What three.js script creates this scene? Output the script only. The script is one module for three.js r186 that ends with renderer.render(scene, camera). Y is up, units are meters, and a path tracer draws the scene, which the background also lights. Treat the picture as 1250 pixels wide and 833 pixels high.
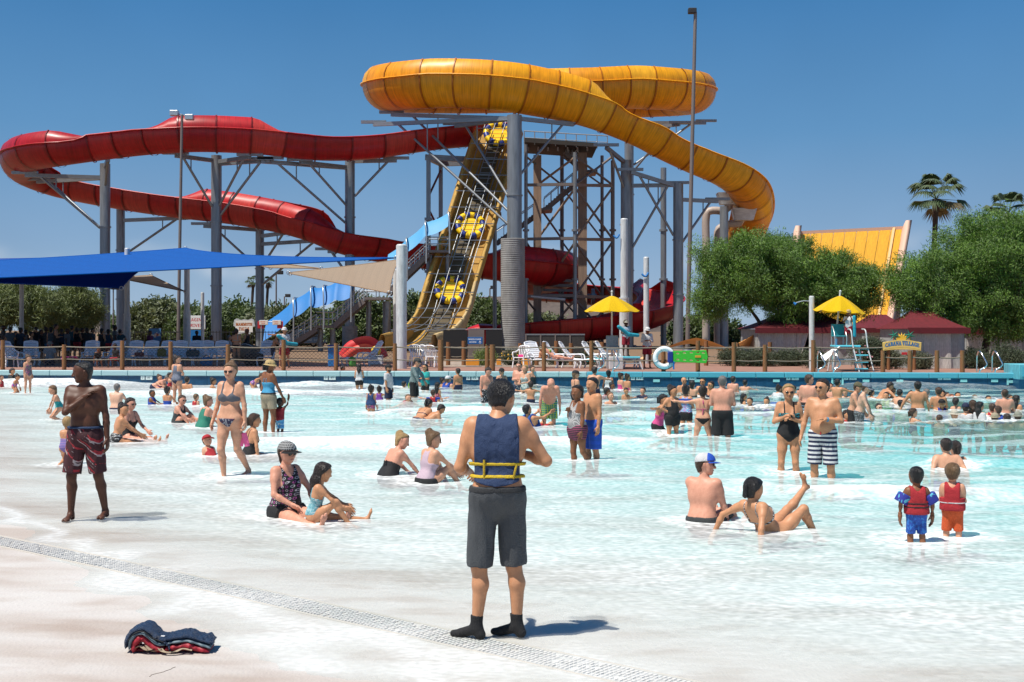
import * as THREE from 'three';
import { mergeGeometries } from 'three/addons/utils/BufferGeometryUtils.js';
import { RoundedBoxGeometry } from 'three/addons/geometries/RoundedBoxGeometry.js';
import { createNoise2D, createNoise3D } from 'simplex-noise';

// ---------------------------------------------------------------- camera, sky, sun, exposure
const F = 1500, HORIZON = 403, EYE = 2.1;               // focal length and horizon in photograph pixels, eye height in metres
const scene = new THREE.Scene();
const camera = new THREE.PerspectiveCamera(2 * Math.atan(416.5 / F) * 180 / Math.PI, 1250 / 833, 0.1, 6000);
camera.position.set(0, EYE, 0);
camera.lookAt(0, EYE, -10);
camera.setViewOffset(1250, 833, 0, 416.5 - HORIZON, 1250, 833);
const SUN = new THREE.Vector3(-0.68, 1.72, 0.46).normalize();

function rng(seed) { let s = seed >>> 0; return () => { s = (s + 0x6D2B79F5) >>> 0; let t = Math.imul(s ^ (s >>> 15), 1 | s); t = (t + Math.imul(t ^ (t >>> 7), 61 | t)) ^ t; return ((t ^ (t >>> 14)) >>> 0) / 4294967296; }; }
const n2 = createNoise2D(rng(11)), n3 = createNoise3D(rng(12));
const fbm2 = (x, y, o = 4) => { let a = 0, w = 0.5, t = 0; for (let i = 0; i < o; i++) { a += w * n2(x, y); t += w; x = x * 2.03 + 7.1; y = y * 2.03 - 3.7; w *= 0.5; } return a / t; };
const clamp = (x, a, b) => Math.min(b, Math.max(a, x)), lerp = (a, b, t) => a + (b - a) * t, smooth = (a, b, x) => { const t = clamp((x - a) / (b - a), 0, 1); return t * t * (3 - 2 * t); };

function skyTexture() {
  const w = 1024, h = 512, data = new Float32Array(w * h * 4);
  const stops = [[-90, .30, .36, .42], [-4, .24, .31, .38], [0, .27, .36, .46], [4, .175, .285, .43], [9, .09, .22, .40], [16, .037, .148, .335], [30, .028, .115, .275], [90, .02, .07, .19]];
  for (let j = 0; j < h; j++) {
    const el = (j + .5) / h * 180 - 90; let k = 0; while (k < stops.length - 2 && el > stops[k + 1][0]) k++;
    const t = clamp((el - stops[k][0]) / (stops[k + 1][0] - stops[k][0]), 0, 1);
    for (let i = 0; i < w; i++) {
      const az = i / w * Math.PI * 2, c = [1, 2, 3].map(m => lerp(stops[k][m], stops[k + 1][m], t));
      const cl = smooth(.22, .62, fbm2(Math.cos(az) * 7 + 3, Math.sin(az) * 7 + el * .35, 5) + .1 * n2(az * 9, el)) * smooth(.2, 1.4, el) * smooth(5.2, 2.2, el) * .5;
      const q = (j * w + i) * 4, hz = 1 + .05 * fbm2(Math.cos(az) * 4, Math.sin(az) * 4 + el * .07, 4); for (let m = 0; m < 3; m++) c[m] *= hz; data[q] = lerp(c[0], .55, cl); data[q + 1] = lerp(c[1], .58, cl); data[q + 2] = lerp(c[2], .62, cl); data[q + 3] = 1;
    }
  }
  const tx = new THREE.DataTexture(data, w, h, THREE.RGBAFormat, THREE.FloatType);
  tx.mapping = THREE.EquirectangularReflectionMapping; tx.magFilter = tx.minFilter = THREE.LinearFilter; tx.colorSpace = THREE.LinearSRGBColorSpace; tx.needsUpdate = true;
  return tx;
}
scene.background = skyTexture(); scene.environment = scene.background;
const sun = new THREE.DirectionalLight(new THREE.Color().setRGB(1, .95, .86), 4.6);
sun.position.copy(SUN).multiplyScalar(180).add(new THREE.Vector3(0, 0, -60)); sun.target.position.set(0, 0, -60);
sun.castShadow = true; sun.shadow.mapSize.set(4096, 4096);
Object.assign(sun.shadow.camera, { left: -80, right: 80, top: 80, bottom: -80, near: 1, far: 400 });
scene.add(sun, sun.target);
const renderer = new THREE.WebGLRenderer({ antialias: true });
renderer.toneMapping = THREE.LinearToneMapping; renderer.toneMappingExposure = 1.37; renderer.shadowMap.enabled = true;
renderer.setSize(1024, 682);

// ---------------------------------------------------------------- helpers
const V = (x, y, z) => new THREE.Vector3(x, y, z);
const at = (px, py, d) => V((px - 625) * d / F, EYE - (py - HORIZON) * d / F, -d);      // a point of the photograph at a real distance
const onG = (px, d, y) => V((px - 625) * d / F, y, -d);                                   // the same column on a level of known height
const rgb = (r, g, b) => new THREE.Color().setRGB(r, g, b);
const taken = {};
const numbered = n => { const k = taken[n] = (taken[n] ?? -1) + 1; return k ? `${n}_${String(k).padStart(3, '0')}` : n; };
function tag(o, label, category, group, kind) { if (label) o.userData.label = label; if (category) o.userData.category = category; if (group) o.userData.group = group; if (kind) o.userData.kind = kind; return o; }
function thing(name, label, category, pos = V(0, 0, 0), turn = 0, group) { const g = new THREE.Group(); g.name = numbered(name); g.position.copy(pos); g.rotation.y = turn; scene.add(g); return tag(g, label, category, group); }
function part(parent, name, geo, mat, label) { const m = new THREE.Mesh(geo, mat); m.name = parent === scene ? numbered(name) : name; m.castShadow = m.receiveShadow = true; parent.add(m); if (label) m.userData.label = label; return m; }
function copyOf(o, pos, turn, label, group) { const c = o.clone(); c.userData = { ...o.userData }; c.name = numbered(o.name.replace(/_\d{3}$/, '')); scene.add(c); if (pos) c.position.copy(pos); if (turn !== undefined) c.rotation.y = turn; if (label) c.userData.label = label; if (group) c.userData.group = group; return c; }
const structure = (name, geo, mat) => tag(part(scene, name, geo, mat), null, null, null, 'structure');
const merge = a => mergeGeometries(a.map(g => { const q = g.index ? g.toNonIndexed() : g; for (const k of Object.keys(q.attributes)) if (!['position', 'normal', 'uv'].includes(k)) q.deleteAttribute(k); if (!q.attributes.uv) q.setAttribute('uv', new THREE.BufferAttribute(new Float32Array(q.attributes.position.count * 2), 2)); return q; }));
const box = (w, h, d, x = 0, y = 0, z = 0) => new THREE.BoxGeometry(w, h, d).translate(x, y, z);
const rbox = (w, h, d, r, x = 0, y = 0, z = 0) => new RoundedBoxGeometry(w, h, d, 2, r).translate(x, y, z);
function rod(a, b, r0, r1 = r0, seg = 12) { const d = b.clone().sub(a), l = d.length(), g = new THREE.CylinderGeometry(r1, r0, l, seg); g.translate(0, l / 2, 0); g.applyQuaternion(new THREE.Quaternion().setFromUnitVectors(V(0, 1, 0), d.normalize())); return g.translate(a.x, a.y, a.z); }
function beam(a, b, w, h) { const d = b.clone().sub(a), l = d.length(), m = new THREE.Matrix4().lookAt(a, b, Math.abs(d.y) > .98 * l ? V(1, 0, 0) : V(0, 1, 0)); const g = new THREE.BoxGeometry(w, h, l).translate(0, 0, -l / 2); g.applyMatrix4(m); return g.translate(a.x, a.y, a.z); }
const tube = (pts, r, seg = 24, rad = 8, closed = false) => new THREE.TubeGeometry(new THREE.CatmullRomCurve3(pts, closed), seg, r, rad, closed);
function gridGeo(nx, ny, fn) { const p = [], uv = [], ix = []; for (let j = 0; j <= ny; j++) for (let i = 0; i <= nx; i++) { const q = fn(i / nx, j / ny); p.push(q[0], q[1], q[2]); uv.push(q[3] ?? i / nx, q[4] ?? j / ny); } for (let j = 0; j < ny; j++) for (let i = 0; i < nx; i++) { const a = j * (nx + 1) + i, b = a + 1, c = a + nx + 1, d = c + 1; ix.push(a, b, d, a, d, c); } const g = new THREE.BufferGeometry(); g.setAttribute('position', new THREE.Float32BufferAttribute(p, 3)); g.setAttribute('uv', new THREE.Float32BufferAttribute(uv, 2)); g.setIndex(ix); g.computeVertexNormals(); return g; }

// ---------------------------------------------------------------- textures: grain and stains only
function tex(w, h, fn, srgb = true, rx = 1, ry = 1) { const a = new Uint8Array(w * h * 4); for (let j = 0; j < h; j++) for (let i = 0; i < w; i++) { const c = fn(i / w, j / h, i, j), q = (j * w + i) * 4; if (typeof c === 'number') a[q] = a[q + 1] = a[q + 2] = clamp(c, 0, 1) * 255; else { a[q] = clamp(c[0], 0, 1) * 255; a[q + 1] = clamp(c[1], 0, 1) * 255; a[q + 2] = clamp(c[2], 0, 1) * 255; } a[q + 3] = 255; } const t = new THREE.DataTexture(a, w, h); t.wrapS = t.wrapT = THREE.RepeatWrapping; t.magFilter = THREE.LinearFilter; t.minFilter = THREE.LinearFilter; if (srgb) t.colorSpace = THREE.SRGBColorSpace; t.repeat.set(rx, ry); t.needsUpdate = true; return t; }
// noise that tiles over the unit square
function tileNoise(seed) { const q = createNoise3D(rng(seed)), p = createNoise3D(rng(seed + 99)); return (u, v, f) => { const a = u * 2 * Math.PI, b = v * 2 * Math.PI, r = f / (2 * Math.PI); return (q(Math.cos(a) * r, Math.sin(a) * r, Math.cos(b) * r) + p(Math.sin(b) * r, Math.cos(a) * r + 5, Math.sin(a) * r)) * .6; }; }
const tn = tileNoise(5);
const tfbm = (u, v, f, o = 4) => { let a = 0, w = .5, t = 0; for (let i = 0; i < o; i++) { a += w * tn(u, v, f); t += w; f *= 2.1; w *= .55; } return a / t; };
const grain = tex(256, 256, (u, v) => .86 + .14 * tfbm(u, v, 8, 4));
const grainBump = tex(256, 256, (u, v) => .5 + .5 * tfbm(u, v, 24, 3), false);
const streak = tex(512, 256, (u, v) => .88 + .085 * tn(u, v * .12, 46) + .05 * tn(u, v, 12));
const weave = tex(128, 128, (u, v, i, j) => .82 + .1 * ((i >> 1) + (j >> 1) & 1) + .08 * tn(u, v, 10));
const withRepeat = (t, x, y) => { const c = t.clone(); c.repeat.set(x, y); c.needsUpdate = true; return c; };
const mat = (c, rough = .7, extra = {}) => new THREE.MeshStandardMaterial({ color: Array.isArray(c) ? rgb(...c) : c, roughness: rough, side: THREE.DoubleSide, ...extra });
const phys = (c, rough, extra = {}) => new THREE.MeshPhysicalMaterial({ color: Array.isArray(c) ? rgb(...c) : c, roughness: rough, side: THREE.DoubleSide, ...extra });
const M = {
  galv: mat([.36, .38, .40], .45, { metalness: .55, map: grain }), steel: mat([.52, .54, .55], .35, { metalness: .7 }), chrome: mat([.75, .76, .77], .16, { metalness: 1 }),
  tan: mat([.40, .27, .19], .6, { map: grain }), brownSteel: mat([.20, .165, .15], .55, { metalness: .2 }), dark: mat([.025, .025, .028], .6), rust: mat([.16, .045, .028], .6),
  whitePaint: mat([.78, .79, .79], .4, { map: grain }), whitePlastic: mat([.80, .80, .80], .35), wood: mat([.33, .14, .05], .8, { map: streak, bumpMap: grainBump, bumpScale: .01 }), rope: mat([.20, .165, .125], .9),
  concrete: mat([.36, .35, .34], .85, { map: grain, bumpMap: grainBump, bumpScale: .006 }), screenPanel: mat([.055, .05, .048], .75, { map: grain }),
  blueSail: phys([.003, .105, .44], .9, { transmission: .1, map: weave, specularIntensity: .2 }), beigeSail: phys([.78, .60, .42], .95, { transmission: .68, map: weave, specularIntensity: .2 }),
  yellowFabric: phys([.95, .60, .004], .85, { transmission: .25, map: weave, specularIntensity: .3 }), orangeFabric: phys([.80, .36, .10], .8, { transmission: .2 }),
  bluePlastic: phys([.008, .17, .48], .6, { transmission: .08 }), cyanPaint: mat([.12, .55, .66], .5), yellowPlastic: mat([.85, .56, .01], .4), navyPlastic: mat([.015, .035, .22], .4),
  red: mat([.50, .02, .025], .6), orange: mat([.72, .28, .02], .6), chuteBrown: mat([.56, .31, .05], .6, { map: grain }), turquoiseTowel: mat([.03, .48, .55], .9), black: mat([.012, .012, .014], .7),
};
// ---------------------------------------------------------------- the pool: floor, beach, wall, deck, ground
const DECK = 0.55;
const wallZ = x => -47.4 + .0834 * (x + 19.75);                           // line of the far pool wall
const pmin = (a, b, k) => { const h = Math.max(k - Math.abs(a - b), 0) / k; return Math.min(a, b) - h * h * k * .25; };
function depthAt(x, z) {                                                   // water depth; negative on the beach
  const rx = x + 5.1, rz = z + 12.26, s1 = rx * .622 - rz * .782 + 1.3, s2 = rx * .903 - rz * .43;
  const s = pmin(s1 > 0 ? .008 * s1 + .03 * Math.max(0, s1 - 1.9) : s1 * .03, s2 * .03 + .01, .06);
  return s > 0 ? s + .6 * Math.max(0, s - .42) : s * .8;
}
const floorY = (x, z) => -depthAt(x, z) + .0025 * n2(x * .9, z * .9);
const crests = [[-1.5, -22.2, 5.2, .19, .02, .8], [4.9, -15.7, 2.4, .16, .16, .7], [-8.5, -39.5, 6, .20, -.03, 1.5], [15.2, -44.8, 4.2, .26, 0, 2.0], [-17.5, -46.2, 4.4, .30, 0, 1.4], [-.4, -31, 3.6, .17, .02, 1.0], [7, -29.5, 6, .13, .03, 1.1], [9.5, -21.5, 6, .11, .05, .8], [-7, -45.2, 3, .16, .08, 1], [13, -35.2, 9, .12, .02, 1.2]];
function waterY(x, z) {
  const dep = Math.max(0, depthAt(x, z)), a = smooth(.0, .45, dep);
  const wx = x + 1.2 * n2(x * .13, z * .13), wz = z + .8 * n2(x * .11 + 9, z * .2);
  let y = a * (.038 * Math.sin(wz * 1.9 + .35 * wx) + .028 * Math.sin(wz * 2.9 - .6 * wx + 1) + .02 * Math.sin(wx * 1.6 + wz * 3.7) + .05 * fbm2(x * .55, z * 1.1, 3) + .014 * fbm2(x * 2.2 + 4, z * 3.6, 3));
  y += (.2 + a) * .004 * fbm2(x * 4, z * 6, 2);
  for (const [cx, cz, hw, h, sl, w] of crests) { const lx = x - cx; if (Math.abs(lx) > hw) continue; const u = (z - cz - sl * lx - .45 * n2(x * .35, cz)) / w; y += h * Math.pow(Math.cos(lx / hw * Math.PI / 2), .8) * (u > 0 ? Math.exp(-u * u * 5) : Math.exp(-u * u * 1.3)); }
  return y;
}
{
  const stain = tex(1024, 1024, (u, v) => { const X = (u - .5) * 56, Z = -v * 56 + 6; const a = .5 + .5 * fbm2(X * .16, Z * .5, 5), b = .5 + .5 * fbm2(X * .7 + 20, Z * 1.9, 4), c = .5 + .5 * n2(X * 6, Z * 9); const s = smooth(.4, .8, a) * .14 + smooth(.45, .85, b) * .08 + .015 * c; return [.945 - s * .75, .93 - s * 1.0, .915 - s * 1.15]; });
  stain.wrapS = stain.wrapT = THREE.ClampToEdgeWrapping;
  const g = gridGeo(280, 300, (u, v) => { const x = (u - .5) * 56; let z = 6 - v * 56; return [x, floorY(x, z), Math.max(z, wallZ(x) - .05), u, v]; });
  const fl = structure('pool_floor', g, mat([.60, .592, .585], .85, { map: stain, bumpMap: withRepeat(grainBump, 60, 60), bumpScale: .004 }));
  // hair cracks in the dry beach
  const crackMat = mat([.22, .16, .13], .9), cr = rng(4);
  for (const [px, py, n, dx] of [[182, 830, 9, .006]]) {
    const gs = []; let d = EYE * F / (py - HORIZON), p = onG(px, d, 0);
    for (let i = 0; i < n; i++) { const q = V(p.x + dx * (.6 + cr()) + (cr() - .5) * .03, 0, p.z - (.006 + cr() * .035)); p.y = floorY(p.x, p.z) + .002; q.y = floorY(q.x, q.z) + .002; gs.push(beam(p, q, .0022, .002)); p = q; }
    part(fl, 'crack', merge(gs), crackMat);
  }
}
// slotted drain grating along the water's edge: each bar is real, too small to pick apart
{
  const drain = thing('drain_grating', 'long grey slotted drain grating running across the white beach at the waterline', 'drain grating');
  const dir = V(.782, 0, .622), nor = V(.622, 0, -.782), a0 = V(-5.85, 0, -12.78), bars = [], L = 11.4;
  const put = (t, w) => { const wob = .06 * Math.sin(t * .42 + .4), p = a0.clone().addScaledVector(dir, t).addScaledVector(nor, w + wob); p.y = floorY(p.x, p.z); return p; };
  const rr = rng(8);
  for (let t = 0; t < L; t += .034) for (let k = 0; k < 6; k++) { if (rr() < .1) continue; const p = put(t, -.17 + k * .046); const q = put(t + .001, -.17 + k * .046 + .036); p.y += .001 + .004 * rr(); q.y = p.y; const b = beam(p, q, .017, .014); bars.push(b); }
  const bm = part(drain, 'grating_bars', merge(bars), mat([.58, .57, .55], .85)); bm.userData.kind = 'stuff';
  for (const w of [-.2, .13]) { const ps = []; for (let i = 0; i <= 26; i++) { const p = put(i * L / 26, w); p.y += .001; ps.push(p); } part(drain, 'edge_strip', tube(ps, .011, 80, 6), mat([.44, .41, .37], .9)); }
}
// water: an absorbing body whose colour comes from its depth, under a clear rippled surface with foam and painted caustic lines
const waders = [];                                                         // where people stand or sit in the water: churned foam
let finishWater;
{
  const X0 = -27, X1 = 24, Z0 = -5.6, nx = 400, nz = 420;
  const surf = (dy) => (u, v) => { const x = lerp(X0, X1, u), z = Math.max(lerp(Z0, -48.2, Math.pow(v, 1.15)), wallZ(x) + .01); return [x, waterY(x, z) + dy, z, (x - X0) / (X1 - X0), (Z0 - z) / 42.6]; };
  const near = new Map();
  const foamAndCaustics = (x, z) => {
    const dep = depthAt(x, z); if (dep < -.05) return 0;
    let f = 0;
    const sx = x + .5 * n2(x * .5, z * .5), causticLace = 1 - Math.abs(fbm2(sx * 1.1, z * 2.6, 4)) * 2.6, fine = .5 + .5 * n2(x * 9, z * 13);  // web of foam lines that also paints the bright network of sunlit caustics
    const shallow = smooth(.85, .08, dep), film = smooth(.004, .09, dep), mist = .012 + .44 * shallow * film;
    f += mist * (.55 + .45 * fine + .25 * fbm2(x * 3.1, z * 5.2, 3)) + smooth(.62, 1, causticLace) * (.05 + .11 * shallow) * (.35 + .65 * film) + smooth(.0, .7, fbm2(x * .45 + 3, z * 1.1, 4)) * (.03 + .15 * shallow) * (.5 + .5 * fine) * (.25 + .75 * film);
    for (const [cx, cz, hw, h, sl, w] of crests) { const lx = x - cx; if (Math.abs(lx) > hw || h < .115) continue; const u = (z - cz - sl * lx - .45 * n2(x * .35, cz)) / w, e = Math.cos(lx / hw * Math.PI / 2); f += e * (u > -.15 ? Math.exp(-u * u * 2.6) : Math.exp(-u * u * 30)) * (.55 + .6 * fbm2(x * 2.4, z * 3.4, 3)) * (Math.min(h, .19) / .17) * .8 * (cx > 12 ? .45 : 1); }
    const edge = dep - .005 - .004 * n2(x * .9, z * .9); f += Math.exp(-edge * edge / .000012) * (.5 + .5 * fine) * .6;
    const cellOf = near.get(Math.floor(x) + ',' + Math.floor(z)); if (cellOf) for (const w of cellOf) { const dx = x - w.x, dz = z - w.z, r = Math.hypot(dx, dz), k = Math.exp(-((r - .16) ** 2) / .02) + .5 * Math.exp(-((r - .42 - .06 * n2(x * 5, z * 5)) ** 2) / .006); f += k * (.35 + .4 * n2(x * 7, z * 7) + .25 * fine); }
    return clamp(f, 0, .94) * (.72 + .28 * fine);
  };
  const rip = tex(512, 512, (u, v) => .5 + .3 * tfbm(u, v, 13, 4) + .2 * (1 - 2 * Math.abs(tn(u, v, 21))), false, 51 / 3.1, 42.6 / 2.7);
  const waterMat = phys([.95, .975, .97], .34, { transmission: 1, ior: 1.333, thickness: 0, bumpMap: rip, bumpScale: .009, specularIntensity: .2 });
  structure('pool_water', gridGeo(nx, nz, surf(0)), waterMat);
  finishWater = () => { for (const w of waders) for (let i = -1; i <= 1; i++) for (let k = -1; k <= 1; k++) { const q = (Math.floor(w.x) + i) + ',' + (Math.floor(w.z) + k); if (!near.has(q)) near.set(q, []); near.get(q).push(w); } const ft = tex(2048, 2048, (u, v) => 1 - foamAndCaustics(lerp(X0, X1, u), Z0 - v * 42.6), false); ft.wrapS = ft.wrapT = THREE.ClampToEdgeWrapping; waterMat.transmissionMap = ft; };
  const top = gridGeo(150, 150, surf(-.02)), low = gridGeo(1, 1, (u, v) => [lerp(X0, X1, u), -3.2, lerp(Z0, -48.2, v)]);
  const side = (fn) => gridGeo(150, 1, (u, v) => { const p = fn(u); return v ? [p[0], -3.2, p[2]] : p; });
  const body = merge([top, low, side(u => surf(-.02)(u, 0)), side(u => surf(-.02)(u, 1)), side(u => surf(-.02)(0, u)), side(u => surf(-.02)(1, u))]);
  structure('pool_water_depth', body, phys([1, 1, 1], 1, { transparent: true, opacity: .004, transmission: 1, thickness: 1, ior: 1, attenuationColor: rgb(.13, .905, .95), attenuationDistance: 5 }));
}
// ---------------------------------------------------------------- pool wall, deck, desert ground, hills
const wallP = (x, y, off = 0) => V(x, y, wallZ(x) - off);                    // off: metres behind the wall's face
{
  const XL = -27, XR = 18.2, tileMat = mat([.012, .085, .19], .3, { map: withRepeat(grain, 40, 2) }), copMat = mat([.50, .74, .77], .6, { map: withRepeat(grain, 60, 1) }), copBlue = mat([.12, .52, .66], .6, { map: withRepeat(grain, 30, 1) });
  const wall = thing('pool_wall', 'long dark blue tiled pool wall with pale coping along the water', 'pool wall');
  const seg = 44, w = (XR - XL) / seg;
  for (let i = 0; i < seg; i++) {                                            // wall panels between the movement joints
    const a = XL + i * w + .004, b = a + w - .008;
    part(wall, 'wall_panel', gridGeo(1, 1, (u, v) => { const p = wallP(lerp(a, b, u), lerp(-1.9, DECK - .2, v)); return [p.x, p.y, p.z, lerp(a, b, u) / 44, v]; }), tileMat);
    const blue = a > 2; const mid = wallP((a + b) / 2, DECK - .1, .13), g = rbox(w - .006, .2, .36, .03); g.rotateY(-Math.atan(.0834)); g.translate(mid.x, mid.y, mid.z);
    part(wall, 'coping_stone', g, blue ? copBlue : copMat);
  }
  part(wall, 'wall_backing', gridGeo(1, 1, (u, v) => { const p = wallP(lerp(XL, XR, u), lerp(-1.9, DECK - .2, v), .02); return [p.x, p.y, p.z]; }), M.dark);
  // depth plates and lettering
  const plate = (txt) => { const c = document.createElement('canvas'); c.width = 128; c.height = 64; const x = c.getContext('2d'); x.fillStyle = '#dfe8e6'; x.fillRect(0, 0, 128, 64); x.fillStyle = '#26343c'; x.font = 'bold 50px sans-serif'; x.textAlign = 'center'; x.fillText(txt, 64, 50); const t = new THREE.CanvasTexture(c); t.colorSpace = THREE.SRGBColorSpace; return mat([.9, .9, .9], .5, { map: t }); };
  const mats = {}; const put = (px, py, wd, ht, txt, name) => { const x = (px - 625) * 46.2 / F, p = wallP(x, EYE - (py - HORIZON) * -wallZ(x) / F, -.012); const g = new THREE.BoxGeometry(wd, ht, .02); g.rotateY(-Math.atan(.0834)); g.translate(p.x, p.y, p.z); part(wall, name, g, txt ? (mats[txt] ??= plate(txt)) : mat([.30, .62, .62], .5)); };
  for (const [px, a, b] of [[167, '2', 'FT'], [397, '3', 'FT'], [572, '3', 'FT'], [770, '4', 'FT'], [833, '4', 'FT'], [953, '4', 'FT'], [1020, '5', 'FT'], [1128, '5', 'FT']]) { put(px, 461.5, .15, .15, a, 'depth_plate'); put(px + 8, 461.5, .26, .15, b, 'depth_plate'); }
  for (const px of [798, 847, 939, 1043, 1082, 1155, 1190]) put(px, 465, .24, .1, null, 'outlet_plate');
  for (const px of [754, 764, 1004, 1016, 1205, 1215]) put(px, 463, .07, .42, null, 'ladder_rail_recess');
  for (const px of [759, 1010, 1210]) for (const y of [460, 466]) put(px, y, .24, .1, null, 'ladder_step_recess');
  // raised end block at the corner of the pool
  const blk = thing('pool_end_block', 'raised turquoise concrete block at the corner of the pool wall', 'pool wall', V(21.9, 0, -44.4));
  const t6 = document.createElement('canvas'); t6.width = 512; t6.height = 64; const cx = t6.getContext('2d'); cx.fillStyle = '#59aec4'; cx.fillRect(0, 0, 512, 64); cx.fillStyle = '#101820'; cx.font = 'bold 40px sans-serif'; cx.fillText('5  FT', 96, 48); const tt = new THREE.CanvasTexture(t6); tt.colorSpace = THREE.SRGBColorSpace;
  part(blk, 'block_body', rbox(8, 2.75, 1.4, .03, .15, -.5, 0), mat([.16, .55, .66], .6, { map: grain }));
  part(blk, 'lower_tiles', box(8.02, 2, 1.44, .15, -.66, 0), tileMat);
  part(blk, 'depth_lettering', new THREE.BoxGeometry(4, .36, .02).translate(-1.75, .62, .71), mat([.9, .9, .9], .6, { map: tt }));
}
{
  const paver = tex(512, 512, (u, v) => { const s = .5 + .5 * tfbm(u, v, 7, 4); return [.66 + .1 * s, .50 + .09 * s, .44 + .08 * s]; }, true, 24, 3);
  structure('pool_deck', gridGeo(60, 4, (u, v) => { const x = lerp(-40, 34, u), z = wallZ(x) - lerp(.3, 12, v); return [x, DECK - .004, z, u, v]; }), mat([.62, .58, .56], .9, { map: paver, bumpMap: withRepeat(grainBump, 60, 10), bumpScale: .004 }));
  const soil = tex(512, 512, (u, v) => { const s = .5 + .5 * tfbm(u, v, 9, 5); return [.58 + .12 * s, .48 + .1 * s, .38 + .08 * s]; }, true, 160, 160);
  structure('ground', gridGeo(60, 60, (u, v) => { const x = lerp(-1500, 1500, u), z = lerp(-52.5, -3000, v * v); return [x, DECK - .012, z]; }), mat([.52, .48, .44], .95, { map: soil }));
  structure('ground_side', gridGeo(2, 2, (u, v) => [lerp(-200, -27.6, u), -.02, lerp(60, -58, v)]), mat([.5, .47, .44], .95));
  structure('ground_side', gridGeo(2, 2, (u, v) => [lerp(25.2, 200, u), DECK - .02, lerp(60, -58, v)]), mat([.5, .47, .44], .95));
  // brown desert hills
  const hill = (px, topPx, w, d, seed) => structure('hill', gridGeo(60, 16, (u, v) => { const c = onG(px, d, 0), x = c.x + (u - .5) * w * 2, r = Math.hypot((u - .5) * 2, (v - .5) * 2), h = (HORIZON - topPx) * d / F * Math.pow(Math.max(0, 1 - r), .8) * (1 + .25 * fbm2(u * 6 + seed, v * 6, 4)); return [x, DECK - 2 + h + (r < 1 ? 2 : 0), -d - (v - .5) * w]; }), mat([.13, .10, .085], .95, { map: withRepeat(grain, 6, 6) }));
  hill(665, 348, 160, 1100, 3); hill(210, 378, 120, 1200, 8);
}
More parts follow.
